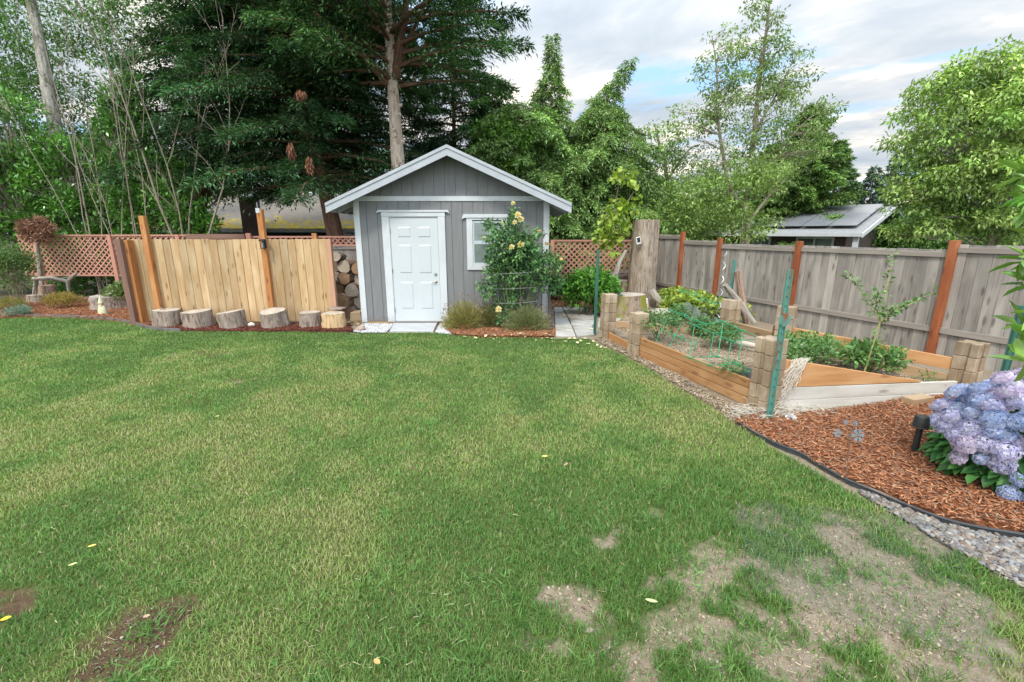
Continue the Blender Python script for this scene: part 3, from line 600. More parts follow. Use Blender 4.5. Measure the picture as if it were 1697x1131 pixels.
def panel_door():
    bm = bmesh.new(); W_, H_ = .915, dz1 - dz0
    xs_ = [0, .13, .40, .515, .785, W_]; zs_ = [0, .24, .80, .95, 1.52, 1.64, 1.86, H_]
    vs = {}
    def v(i, j): 
        if (i, j) not in vs: vs[(i, j)] = bm.verts.new((dx0 + xs_[i], WY - .012, dz0 + zs_[j]))
        return vs[(i, j)]
    pan = []
    for i in range(5):
        for j in range(7):
            f = bm.faces.new((v(i, j), v(i + 1, j), v(i + 1, j + 1), v(i, j + 1)))
            if i in (1, 3) and j in (1, 3, 5): pan.append(f)
    r1 = bmesh.ops.inset_individual(bm, faces=pan, thickness=.012, depth=-.012); r2 = bmesh.ops.inset_individual(bm, faces=pan, thickness=.02, depth=0); bmesh.ops.inset_individual(bm, faces=pan, thickness=.025, depth=.010)
    me = bpy.data.meshes.new('door'); 
    for q in bm.verts: q.co -= Vector(shed.location)
    bm.to_mesh(me); bm.free(); return finish(me, 'door', m_door, shed, None)
door = panel_door()
t = MB(); t.lathe([(.0, 0), (.028, 0), (.03, .006), (.026, .012), (.02, .02), (0, .02)], (dx1 - .07, WY - .012, 1.01), 16, axis=(0, -1, 0)); t.build('deadbolt', m_steel, door, smooth=True)
t = MB(); t.lathe([(0, 0), (.03, 0), (.032, .006), (.012, .012), (.012, .04), (0, .04)], (dx1 - .07, WY - .012, .87), 16, axis=(0, -1, 0)); t.tube([(dx1 - .07, WY - .05, .87), (dx1 - .10, WY - .055, .872), (dx1 - .155, WY - .052, .866)], [.011, .009, .007], 8); t.build('door_handle', m_steel, door, smooth=True)
for z in (.3, 1.08, 1.85): t = MB(); t.tube([(dx0 - .004, WY - .024, z - .045), (dx0 - .004, WY - .024, z + .045)], .008, 8); t.build('hinge', m_steel, door)
t = MB(); t.box(dx0 - .01, dx1 + .01, WY - .05, WY - .013, .055, .072); t.build('threshold', m_steel, shed)
# window
gx0, gz1 = wx(783, 367); gx1, gz0 = wx(828, 439); gx1 += .04
wn = MB(); o_ = WY - .03; cw = .115
wn.box(gx0 - cw, gx0, o_, WY - .002, gz0 - .1, gz1 + .02); wn.box(gx1, gx1 + cw, o_, WY - .002, gz0 - .1, gz1 + .02); wn.box(gx0, gx1, o_, WY - .002, gz0 - .1, gz0)
wn.prism([(gx0 - cw, gz1 + .022), (gx1 + cw, gz1 + .022), (gx1 + cw, gz1 + .06), (gx0 - cw, gz1 + .06)], .028, (0, WY - .002, 0), (1, 0, 0), (0, 0, 1), (0, -1, 0))
wn.prism([(gx0 - cw - .03, gz1 + .062), (gx1 + cw + .03, gz1 + .062), (gx1 + cw + .09, gz1 + .035), (gx1 + cw + .06, gz1 + .13), (gx0 - cw - .06, gz1 + .13), (gx0 - cw - .09, gz1 + .035)], .045, (0, WY - .002, 0), (1, 0, 0), (0, 0, 1), (0, -1, 0))
win = wn.build('window', m_white, shed, bevel=.003)
m_vinyl = plain('vinyl sash', (.46, .52, .56), (.44, .50, .54), rough=.35, bump=0)
zm = (gz0 + gz1) / 2 + .01
sa = MB()
for a_, b_, yy in ((gz0 + .001, zm, -.02), (zm + .001, gz1, -.012)):
    sa.box(gx0 + .001, gx0 + .03, WY + yy, WY - .003, a_, b_); sa.box(gx1 - .03, gx1 - .001, WY + yy, WY - .003, a_, b_); sa.box(gx0 + .03, gx1 - .03, WY + yy + .001, WY - .003, a_, a_ + .035); sa.box(gx0 + .03, gx1 - .03, WY + yy + .001, WY - .003, b_ - .03, b_)
sa.build('sash', m_vinyl, win, bevel=.002)
m_glass = plain('dark window glass', (.05, .06, .065), (.09, .10, .11), scale=1.5, rough=.06, bump=.01, spec=.8, c3=(.18, .24, .22), c3amt=.5)
for a_, b_ in ((gz0 + .036, zm - .031), (zm + .037, gz1 - .031)): t = MB(); t.box(gx0 + .031, gx1 - .031, WY - .008, WY - .003, a_, b_); t.build('pane', m_glass, win)
# slab in front of the door, stone
m_slab = plain('white painted slab', (.44, .455, .47), (.37, .385, .40), scale=4, bump=.1, rough=.6)
q0, q1, q2, q3 = G(646, 552), G(718, 552.5), G(726, 536), G(655, 536); t = MB(); t.prism([(q.x, q.y) for q in (q0, q1, q2, q3)], .045, (0, 0, 0)); tag(t.build('door_slab', m_slab, bevel=.006), 'flat white slab on the ground in front of the shed door', 'slab')
def rock(name, c, s, mat, label, seed=1):
    r = np.random.default_rng(seed); v = ico2V * (1 + .12 * r.normal(size=(len(ico2V), 1))); v = v * np.array(s)
    o = mesh_np(name, v + np.array(c) + np.array([0, 0, s[2] * .75]), ico2F, mat, smooth=True); return tag(o, label, 'stone')
m_rock = plain('pink granite', (.40, .28, .24), (.28, .2, .17), scale=60, bump=.4, rough=.8); m_rock2 = plain('pale stone', (.6, .57, .52), (.45, .42, .38), scale=30, bump=.4)
q = G(599, 549); rock('stone', (q.x, q.y, 0), (.085, .08, .06), m_rock, 'round pink granite stone left of the shed door slab', 3)
q = G(417, 543); rock('stone', (q.x, q.y, .02), (.07, .05, .045), m_rock2, 'small pale stone between the third and fourth log stump', 4)
q = G(1195, 560); 
# ================================================================== BOARD FENCE (left)
m_new = wood('new cedar board', (.43, .30, .165), (.32, .20, .095), c3=(.47, .35, .21), knotc=(.14, .07, .03), gr=(1.3, 26, 26), rvar=.24)
m_cpost = wood('orange cedar post', (.45, .20, .07), (.33, .13, .045), c3=(.50, .26, .11), knotc=(.12, .04, .02), gr=(1.4, 28, 28), rvar=.08)
m_bpost = wood('brown cedar post', (.22, .13, .10), (.16, .09, .07), knots=False); m_pinkp = wood('pink cedar post', (.45, .27, .18), (.36, .2, .13), knots=False)
FY = 9.13
fx0 = P(228, 460, FY).x; fx1 = P(546, 460, FY).x; ftop = P(400, 397, FY).z
bf = thing('board_fence', 'new honey coloured cedar board fence panel with tall orange posts behind the log stumps', 'fence', ((fx0 + fx1) / 2, FY, 0))
nb = 25; bw = (fx1 - fx0) / nb
for pi, (i0, i1) in enumerate(((0, 15), (15, nb))):
    t = MB()
    for i in range(i0, i1):
        t.box(fx0 + i * bw + .003, fx0 + (i + 1) * bw - .003, FY + random.uniform(-.003, .003), FY + .02, .03 + random.uniform(-.01, .01), ftop + random.uniform(-.008, .008))
    t.build('board_panel', m_new, bf, bevel=.003)
t = MB()
for z in (.3, 1.0, ftop - .1): t.box(fx0, fx1, FY + .022, FY + .06, z - .045, z + .045)
t.build('rail', m_new, bf)
q = P(250, 430, FY - .07); pt = P(243, 358, FY - .07).z
t = MB(); t.box(q.x - .075, q.x + .025, FY - .10, FY - .005, 0, pt); t.build('post', m_cpost, bf, bevel=.004)
q = P(440, 430, FY - .07); pt2 = P(440, 347, FY - .07).z
t = MB(); t.box(q.x - .052, q.x + .052, FY - .10, FY - .005, 0, pt2); t.build('post', m_cpost, bf, bevel=.004)
m_galv = plain('galvanised metal', (.55, .57, .58), (.42, .44, .45), rough=.35, metal=.8, bump=.05)
t = MB(); t.box(q.x - .056, q.x + .02, FY - .105, FY - .101, pt2 - .07, pt2 + .02); t.box(q.x - .02, q.x - .012, FY - .104, FY - .102, pt2 + .02, pt2 + .12); t.build('bracket', m_galv, bf)
t = MB(); t.box(fx1 + .004, fx1 + .10, FY - .04, FY + .055, 0, ftop + .005); t.build('post', m_pinkp, bf, bevel=.004)
t = MB(); t.box(fx0 - .125, fx0 - .015, FY - .24, FY - .12, -.02, ftop + .01); t.build('post', m_bpost, bf, bevel=.004)
t = MB(); t.box(fx0 - .013, fx0 + .06, FY - .16, FY - .004, .02, ftop - .01); t.build('edge_board', m_cpost, bf, bevel=.003)
m_blk = plain('black plastic', (.018, .018, .018), (.028, .028, .03), rough=.45, bump=.03)
q = P(438, 404, FY - .13)
lt = thing('fence_light', 'small black solar lantern fixed to the tall orange fence post', 'lantern', (q.x - .01, FY - .13, q.z - .08))
t = MB(); t.box(q.x - .05, q.x + .03, FY - .125, FY - .102, q.z - .09, q.z + .07); t.build('back_plate', m_blk, lt, bevel=.003)
t = MB(); t.prism([(-.055, 0), (.055, 0), (.04, .04), (-.04, .04)], .09, (q.x - .01, FY - .127, q.z + .045), (1, 0, 0), (0, 0, 1), (0, -1, 0)); t.build('cap', m_blk, lt, bevel=.004)
t = MB()
for sx_ in (-.04, .02):
    for sy_ in (-.21, -.135): t.box(q.x + sx_ - .005, q.x + sx_ + .005, FY + sy_ - .004, FY + sy_ + .004, q.z - .08, q.z + .045)
t.box(q.x - .05, q.x + .03, FY - .218, FY - .127, q.z - .095, q.z - .081); t.build('cage', m_blk, lt)
m_lens = plain('milky lens', (.25, .25, .23), (.2, .2, .18), rough=.2, bump=0); t = MB(); t.lathe([(0, 0), (.022, 0), (.022, .1), (0, .1)], (q.x - .01, FY - .17, q.z - .08), 12); t.build('lens', m_lens, lt, smooth=True)
# ------------------------------------------------------------------ log stumps
m_bark_g = bark('grey brown bark', (.34, .275, .225), (.09, .062, .048), gr=(4, 30, 30), dist=.06, c3=(.42, .35, .30))
m_bark_r = bark('reddish cedar bark', (.33, .235, .18), (.12, .075, .055), gr=(3, 30, 30))
m_endg = plain('sawn log end', (.50, .44, .37), (.36, .30, .24), scale=7, bump=.4, bscale=50, rough=.85, c3=(.28, .25, .22), c3amt=.55)
def ringmat(name, c1, c2):
    m, nt, b, out = newmat(name); L = nt.links.new
    v = vecsrc(nt, 'lc', (1, 1, 1)); a = N(nt, 'ShaderNodeAttribute', attribute_name='lc'); mp_ = N(nt, 'ShaderNodeMapping'); mp_.inputs['Scale'].default_value = (1, 1, 0); L(a.outputs['Vector'], mp_.inputs[0])
    n0 = N(nt, 'ShaderNodeTexNoise', Scale=7.0, Detail=4.0); L(v, n0.inputs['Vector'])
    ln = N(nt, 'ShaderNodeVectorMath'); ln.operation = 'LENGTH'; L(mp_.outputs[0], ln.inputs[0])
    t = mth(nt, 'ADD', mth(nt, 'MULTIPLY', ln.outputs['Value'], 190.0), mth(nt, 'MULTIPLY', n0.outputs[0], 30.0))
    s = mth(nt, 'ADD', mth(nt, 'MULTIPLY', mth(nt, 'SINE', t), .5), .5)
    c = mixc(nt, mth(nt, 'MULTIPLY', s, .6), c1, c2); n1_ = N(nt, 'ShaderNodeTexNoise', Scale=5.0, Detail=8.0, Roughness=.7); L(v, n1_.inputs['Vector'])
    f = ramp(nt, [(.42, (0, 0, 0)), (.65, (1, 1, 1))], n1_.outputs[0]); c = mixc(nt, mth(nt, 'MULTIPLY', f.outputs[0], .6), c, tuple(x * .5 for x in c2))
    L(c, b.inputs['Base Color']); b.inputs['Roughness'].default_value = .85; b.inputs['Specular IOR Level'].default_value = .15
    return m
m_ring = ringmat('tree rings', (.52, .45, .37), (.36, .29, .22)); m_ring2 = ringmat('dark tree rings', (.33, .22, .14), (.2, .12, .07))
def stump(name, label, c, r, h, seed, tilt=(0, 0), barkm=None, ring=None, flare=.06, group=None, cat='log', slab=False, n=28, split=True, axis=None):
    """a sawn log: bark side with furrows and a top and bottom of rings"""
    rs = np.random.default_rng(seed); c = Vector(c); o = thing(name, label, cat, c, group)
    prof = [1 + .06 * math.sin(3 * k_ / n * 6.283 + seed) + .035 * math.sin(7 * k_ / n * 6.283 + seed * 2) + .022 * rs.normal() for k_ in range(n)]
    rot = Matrix.Rotation(tilt[0], 3, 'X') @ Matrix.Rotation(tilt[1], 3, 'Y')
    if axis is not None: rot = Vector((0, 0, 1)).rotation_difference(Vector(axis)).to_matrix()
    vs = []; lc = []; lv = 7
    for i in range(lv):
        z = i / (lv - 1); rr = r * (1 + flare * (1 - z) ** 2)
        for k_ in range(n):
            a_ = 6.283 * k_ / n; q = rr * (prof[k_] + .025 * rs.normal()); p = rot @ Vector((q * math.cos(a_), q * math.sin(a_), z * h)); vs.append(c + p); lc.append((z * h, q * math.cos(a_), q * math.sin(a_)))
    fs = [(i * n + k_, i * n + (k_ + 1) % n, (i + 1) * n + (k_ + 1) % n, (i + 1) * n + k_) for i in range(lv - 1) for k_ in range(n)]
    b_ = MB(); b_.add(vs, fs, lc); b_.build('bark', barkm or m_bark_g, o, smooth=True)
    for top in (1, 0):
        e_ = MB()
        ring_ = [(r * (1 if top else 1 + flare) * prof[k_] * .975, 6.283 * k_ / n) for k_ in range(n)]; z = h - .003 if top else .003
        V_ = [rot @ Vector((0, 0, z + (.004 if top else -.004)))] + [rot @ Vector((q * math.cos(a_) * f_, q * math.sin(a_) * f_, z + (.0 if f_ < 1 else 0))) for f_ in (.5, 1) for q, a_ in ring_]
        L_ = [(0, 0, 0)] + [(q * math.cos(a_) * f_, q * math.sin(a_) * f_, 0) for f_ in (.5, 1) for q, a_ in ring_]
        F_ = [(0, 1 + k_, 1 + (k_ + 1) % n) for k_ in range(n)] + [(1 + k_, 1 + n + k_, 1 + n + (k_ + 1) % n, 1 + (k_ + 1) % n) for k_ in range(n)]
        if not top: F_ = [f[::-1] for f in F_]
        e_.add([c + q for q in V_], F_, L_, r=rs.random()); e_.build('sawn_end', ring or m_ring, o)
    return o
m_barkless = bark('pale debarked wood', (.50, .35, .20), (.30, .19, .10), gr=(2, 18, 18), bump=.4, dist=.01)
ST = [(281, 545, 22, .36, (0, .02), 'first log stump from the left, with a slab of bark split off its left side'), (332, 547, 24, .35, (.03, -.05), 'second log stump from the left, broad and grey with an even top'),
      (388, 548, 23, .35, (.0, -.13), 'third log stump from the left, tilted with a ragged right edge'), (458, 547, 22.5, .37, (.14, -.04), 'fourth log stump from the left, below the lantern, pale top tipped to the lawn'),
      (516, 546, 19, .33, (0, 0), 'fifth log stump from the left, narrow and touching the pale end stump'), (555, 548, 20, .33, (0, 0), 'last log stump by the shed, pale stripped wood with a loose slab on top')]
for i, (u, v, ru, h, tl, lb) in enumerate(ST):
    q = G(u, v); r = ru / 750 * .93 * q.y; h *= .93; 
    stump('log_stump', lb, (q.x * (1 + r / q.y), q.y + r * 1.0, .0), r, h, 10 + i, tl, m_barkless if i == 5 else m_bark_g, None, flare=.08 if i != 2 else -.05, group='log stumps in a row before the board fence', cat='log stump')
q = G(264, 545); t = MB(); t.prism([(-.05, 0), (.02, 0), (.0, .34), (-.09, .37)], .05, (q.x - .0, q.y + .2, .01), (1, 0, 0), (0, 0, 1), (0, 1, .0)); tag(t.build('bark_slab', m_bark_g, bevel=.01), 'slab of bark leaning on the first log stump', 'bark')
q = G(536, 545); t = MB(); t.prism([(-.03, 0), (.03, 0), (.0, .30), (-.04, .31)], .05, (q.x - .0, q.y + .1, .01), (1, 0, 0), (0, 0, 1), (0, 1, .0)); tag(t.build('bark_slab', m_bark_g, bevel=.01), 'slab of bark leaning between the fifth and last stump', 'bark')
q = G(555, 543); t = MB(); t.prism([(-.16, -.1), (.13, -.12), (.17, .08), (-.12, .13)], .03, (q.x, q.y + .2, .335)); tag(t.build('bark_slab', m_bark_g, bevel=.008), 'flat slab of bark lying on the pale last stump', 'bark')
# ------------------------------------------------------------------ firewood pile between fence and shed
fw = [(.0, .11, .13), (.33, .12, .13), (.62, .1, .12), (.17, .36, .19), (.52, .33, .14), (.05, .62, .12), (.40, .60, .15), (.68, .55, .10), (-.05, .86, .15), (.24, .85, .13), (.52, .82, .12), (.0, 1.12, .11), (.25, 1.10, .14), (.55, 1.07, .13), (.12, 1.32, .10)]
fwl = ['bottom left', 'bottom middle', 'bottom right', 'largest, broad reddish end, low in the', 'second row right of the broad one in the', 'left end of the third row of the', 'middle of the third row of the', 'right end of the third row of the', 'left end of the fourth row of the', 'middle of the fourth row of the', 'right end of the fourth row of the', 'left end of the fifth row of the', 'middle of the fifth row of the', 'right end of the fifth row of the', 'topmost of the']
bx = P(556, 480, 9.9).x
for i, (a_, z, r) in enumerate(fw):
    ax = Vector((random.uniform(-.18, .18), 1, random.uniform(-.06, .06))).normalized(); c_ = Vector((bx + a_, 9.75 + random.uniform(-.12, .15) + z * .1, z))
    stump('firewood_log', 'firewood log, ' + fwl[i] + ' pile beside the shed', c_, r, .45, 50 + i, barkm=m_bark_g if i % 3 else m_bark_r, ring=m_ring2 if i % 2 else m_ring, flare=0, group='firewood logs piled between fence and shed', axis=ax, n=18, cat='firewood log')
m_fsplit = wood('split firewood', (.42, .33, .22), (.3, .22, .14), knots=False)
q = G(588, 533, 0); t = MB(); t.prism([(-.12, 0), (.13, .01), (.11, .2), (-.10, .19)], .3, (q.x + .02, q.y, 0), (1, 0, 0), (0, 0, 1), (0, 1, 0)); tag(t.build('firewood_block', m_fsplit, bevel=.008), 'squared pale firewood block at the foot of the log pile', 'firewood block')
chips('wood_chips', [(bx - .1, 8.9), (XL - .05, 8.9), (XL - .05, 9.8), (bx - .1, 9.8)], 900, .0, [(.25, .17, .10), (.45, .34, .22), (.3, .26, .12)], .06, 'wood chips and litter before the firewood', wd=.02)
# ================================================================== LATTICE FENCES
m_latt = wood('redwood lattice', (.49, .25, .19), (.38, .185, .135), knots=False, rvar=.12)
m_gboard = wood('grey weathered board', (.31, .29, .265), (.20, .18, .165), c3=(.26, .20, .17), knotc=(.09, .07, .06), gr=(1.4, 24, 24), rvar=.13)
def lattice(p0, p1, z0, z1, par, s=.105, w=.034):
    """crossed slats clipped to the frame, along p0-p1"""
    p0, p1 = Vector(p0), Vector(p1); d = (p1 - p0); Ln = d.length; d.normalize(); nrm = Vector((-d.y, d.x, 0)); H = z1 - z0
    for sg, off in ((1, 0), (-1, .009)):
        b_ = MB(); k_ = -H
        while k_ < Ln:
            a0, b0, a1, b1 = k_, 0, k_ + H, H
            if a0 < 0: b0 = -a0; a0 = 0
            if a1 > Ln: b1 = H - (a1 - Ln); a1 = Ln
            if a1 - a0 > .03:
                if sg < 0: b0, b1 = H - b0, H - b1
                q0 = p0 + d * a0 + nrm * off + Vector((0, 0, z0 + b0)); q1 = p0 + d * a1 + nrm * off + Vector((0, 0, z0 + b1)); b_.bar(q0, q1, .008, w, up=nrm.cross(q1 - q0))
            k_ += s * 1.414
        b_.build('lattice_slats', m_latt, par)
    f_ = MB()
    for z in (z0, z1): f_.bar(p0 + Vector((0, 0, z)) - nrm * .012, p1 + Vector((0, 0, z)) - nrm * .012, .03, .045)
    f_.build('frame', m_latt, par)
LY = 12.7
def lat_fence(u0, u1, z0, z1, label, ups=()):
    a_ = P(u0, 420, LY); b_ = P(u1, 420, LY); o = thing('lattice_fence', label, 'fence', ((a_.x + b_.x) / 2, LY, 0))
    lattice((a_.x, LY, 0), (b_.x, LY, 0), z0, z1, o)
    for u in ups: q = P(u, 420, LY); t = MB(); t.box(q.x - .05, q.x + .05, LY - .06, LY - .03 + .02, 0, z1 + .02); t.build('post', m_latt, o)
    return o
lat_fence(35, 345, .66, 1.74, 'reddish lattice fence on the far left in front of the laurel', (64, 188, 300))
lat_fence(912, 1078, .55, 1.60, 'reddish lattice fence to the right of the shed behind the stumps', (915, 1070))
# board fence with lattice topper behind the firewood
a_ = P(345, 420, LY); b_ = P(640, 420, LY); o = thing('lattice_topped_fence', 'old grey board fence with a lattice top behind the firewood', 'fence', ((a_.x + b_.x) / 2, LY, 0))
t = MB(); x = a_.x
while x < b_.x: t.box(x + .003, x + .142, LY, LY + .02, 0, 1.36 + random.uniform(-.005, .005)); x += .145
t.build('board_panel', m_gboard, o); t = MB(); t.box(a_.x, b_.x, LY - .04, LY - .003, 1.37, 1.45); t.build('rail', m_gboard, o); lattice((a_.x, LY, 0), (b_.x, LY, 0), 1.48, 1.70, o)
t = MB(); q0 = P(300, 392, LY - .3); q1 = P(398, 393, LY - .3); t.box(q0.x, q1.x, LY - .1, LY - .05, q0.z - .07, q0.z + .06); t.build('cap_board', m_bpost, o)
for u in (412, 521): q = P(u, 395, LY - .1); t = MB(); t.box(q.x - .06, q.x + .06, LY - .12, LY - .045, 0, 1.80); t.build('post', m_cpost if u > 500 else m_latt, o)
# ================================================================== GREY FENCE (right)
m_rpost = wood('stained red cedar post', (.30, .095, .038), (.19, .055, .022), c3=(.34, .125, .055), knotc=(.1, .03, .015), gr=(1.4, 30, 30), rvar=.05)
m_gb2 = wood('silver grey board', (.30, .28, .252), (.165, .150, .135), c3=(.345, .32, .29), knotc=(.07, .058, .05), gr=(1.2, 22, 22), rvar=.22, streak=.2)
m_grail = wood('grey rail', (.30, .27, .24), (.19, .17, .15), knots=False, rvar=.1)
FP = [(4.02, 12.9), (4.36, 11.85), (4.74, 10.55), (5.40, 8.69), (6.22, 6.50), (7.00, 4.35), (7.80, 2.15)]
FTOPS = [1.76, 1.63, 1.57, 1.58, 1.65, 1.65]
gf = thing('privacy_fence', 'weathered silver grey board fence with reddish cedar posts along the right side', 'fence', (5.6, 8, 0))
for i in range(len(FP) - 1):
    a_ = Vector((*FP[i], 0)); b_ = Vector((*FP[i + 1], 0)); d = b_ - a_; Ln = d.length; d.normalize(); nr = Vector((d.y, -d.x, 0))   # nr points to the far side?
    if nr.x < 0: nr = -nr
    zt = FTOPS[i]; t = MB(); nb_ = round(Ln / .145); w_b = Ln / nb_
    for j in range(nb_):
        c_ = a_ + d * (w_b * (j + .5)) + nr * (.04 + (.006 if j % 2 else 0)); hgt = zt + random.uniform(-.006, .006); t.obox((c_.x, c_.y, hgt / 2 - .05), (0, 0, hgt / 2 + .05), d * (w_b / 2 - .0012), nr * .009)
    t.build('board_panel', m_gb2, gf, bevel=.0025)
    for z, hh, th in ((zt - .07, .075, .03), (.43, .085, .038)): t = MB(); t.bar(a_ + d * .05 + nr * .014 + Vector((0, 0, z)), b_ - d * .05 + nr * .014 + Vector((0, 0, z)), th, hh); t.build('rail', m_grail, gf, bevel=.003)
for i, (x, y) in enumerate(FP[:-1]):
    d = Vector((FP[i + 1][0] - x, FP[i + 1][1] - y, 0)).normalized(); n_ = Vector((-d.y, d.x, 0)); t = MB(); hh = max(FTOPS[i], FTOPS[max(i - 1, 0)]) + .06 + .02 * (i % 2); t.obox((x, y, hh / 2 - .1), (0, 0, hh / 2 + .1), d * .048, n_ * .048); t.build('post', m_rpost, gf, bevel=.004)
# ================================================================== PLANT BUILDERS
def blob(n, c, r, shell=.55, zflat=None):
    """points in an ellipsoid, biased to its outside"""
    d = rv(n); q = (shell + (1 - shell) * rng.random(n)) ; q = np.where(rng.random(n) < .25, rng.random(n), q)
    return np.array(c) + d * q[:, None] * np.array(r), d
def clumpy(centers, radii, n_each, Ln, W, pals, up=.35, droop=.0, out=.9, spread=.8, lum=.18, crown=None, jit=.12):
    """leaf arrays for clumps of foliage: every clump has its own tone"""
    C = np.array(centers, float); M = len(C); Rr = np.broadcast_to(np.array(radii, float), (M, 3)) if np.ndim(radii) else np.full((M, 3), radii)
    k_ = np.repeat(np.arange(M), n_each); n = len(k_); d = rv(n); q = .25 + .75 * rng.random(n) ** .6
    p = C[k_] + d * q[:, None] * Rr[k_]
    o = d * out if crown is None else d * out * .6 + unit(C[k_] - np.array(crown)) * out * .6
    dr = unit(o + rv(n) * spread + np.array([0, 0, up]) - np.array([0, 0, droop])); nrm = unit(rv(n) * .6 + np.array([0, 0, 1.0]))
    tone = np.exp(rng.normal(size=M) * lum); tt = np.clip(rng.random(M) * .6 + .1, 0, 1)
    c = pal(n, pals, tt[k_] + .3 * rng.random(n), jit, tone[k_])
    ll = Ln * (.65 + .6 * rng.random(n)); return [p, dr, nrm, ll, ll * W / Ln, c]
def cat_(*a): return [np.concatenate([x[i] for x in a]) for i in range(6)]
m_twig = bark('twig bark', (.25, .19, .13), (.12, .09, .06), gr=(5, 40, 40), bump=.3, dist=.005); m_gstem = plain('green stem', (.10, .17, .05), (.14, .16, .06), bump=0)
def plant(name, label, cat, base, r, h, n, Ln, W, cols, mat=None, stems=6, six=False, group=None, zlo=.15, up=.35, droop=0, stemmat=None, stemr=.006, clump=.12, lum=.16, out=.9, npc=14, foliage='foliage'):
    """a bushy plant: stems fanning from the base and clumps of leaves on a rounded outline"""
    base = Vector(base); o = thing(name, label, cat, base, group)
    M = max(4, n // npc); cs = []
    for i in range(M):
        d = rv(1)[0]; d[2] = abs(d[2]) if random.random() < .8 else d[2]; q = .45 + .5 * random.random()
        cs.append((base.x + d[0] * r[0] * q, base.y + d[1] * r[1] * q, base.z + h * (zlo + (1 - zlo) * (.5 + d[2] * .5 * q))))
    A = clumpy(cs, (clump,) * 3, npc, Ln, W, cols, up=up, droop=droop, lum=lum, out=out)
    leafobj(foliage, *A, mat or LEAF, o, six=six)
    t = MB()
    for i in range(stems):
        e = random.choice(cs); b0 = base + Vector((random.uniform(-.15, .15) * r[0], random.uniform(-.15, .15) * r[1], 0)); md = b0.lerp(Vector(e), .5) + Vector((random.uniform(-.1, .1) * r[0], 0, h * .08)); t.tube([b0, md, e], [stemr, stemr * .8, stemr * .4], 5)
    t.build('stem', stemmat or m_twig, o); return o
# ================================================================== PLANTER BLOCKS
m_block = plain('tan concrete block', (.31, .235, .16), (.235, .175, .115), scale=6, bump=.5, bscale=110, bdist=.004, rough=.92, spec=.15, rvar=.12, c3=(.38, .31, .23), c3amt=.56)
hb, nw, nd = .104, .026, .03
bpoly = [(-hb, -hb), (-nw, -hb), (-nw, -hb + nd), (nw, -hb + nd), (nw, -hb), (hb, -hb), (hb, -nw), (hb - nd, -nw), (hb - nd, nw), (hb, nw), (hb, hb), (nw, hb), (nw, hb - nd), (-nw, hb - nd), (-nw, hb), (-hb, hb), (-hb, nw), (-hb + nd, nw), (-hb + nd, -nw), (-hb, -nw)]
BH = .16; proto = None
CO = {'a': (1.67, 7.74, 0, 5, 'the stack nearest the green stake'), 'b': (1.90, 6.66, .02, 4, 'the short stack midway along the bed'), 'c': (2.60, 4.40, .0, 5, 'the stack behind the near green metal post'),
      'd': (3.40, 6.95, .02, 5, 'the far stack under the driftwood'), 'e': (3.66, 5.95, .07, 5, 'the back stack behind the metal post top'), 'f': (5.12, 4.88, .0, 4, 'the right-hand stack beside the grey fence')}
def ang(a_, b_): return math.atan2(CO[b_][1] - CO[a_][1], CO[b_][0] - CO[a_][0])
AN = {'a': ang('a', 'b'), 'b': ang('b', 'c'), 'c': ang('c', 'f') + .12, 'd': ang('d', 'e'), 'e': ang('e', 'f') - .1, 'f': ang('c', 'f') + .2}
ordn = ['bottom', 'second', 'third', 'fourth', 'top']
for key, (x, y, z0, lv, where) in CO.items():
    for i in range(lv):
        nm = 'bottom' if i == 0 else 'top' if i == lv - 1 else ordn[i] + ' from the bottom'
        lb = 'tan planter block, ' + nm + ' of ' + where
        loc = (x + random.uniform(-.004, .004), y + random.uniform(-.004, .004), z0 + i * BH); az = AN[key] + random.uniform(-.03, .03)
        if proto is None:
            t = MB(); t.prism(bpoly, BH - .004); proto = t.build('planter_block', m_block, local=True, bevel=.006)
            tag(proto, lb, 'concrete block', 'tan planter blocks stacked at the bed corners'); proto.location = loc; proto.rotation_euler = (0, 0, az)
        else:
            c_ = link(proto.copy()); c_.location = loc; c_.rotation_euler = (0, 0, az); c_['label'] = lb
m_rust = plain('rusty steel', (.16, .07, .04), (.10, .05, .03), rough=.8, bump=.4)
t = MB(); t.tube([(2.66, 4.5, .70), (2.66, 4.5, .90)], .009, 8); tag(t.build('rebar_pin', m_rust), 'rusty steel pin sticking out of the block stack behind the green post', 'rebar')
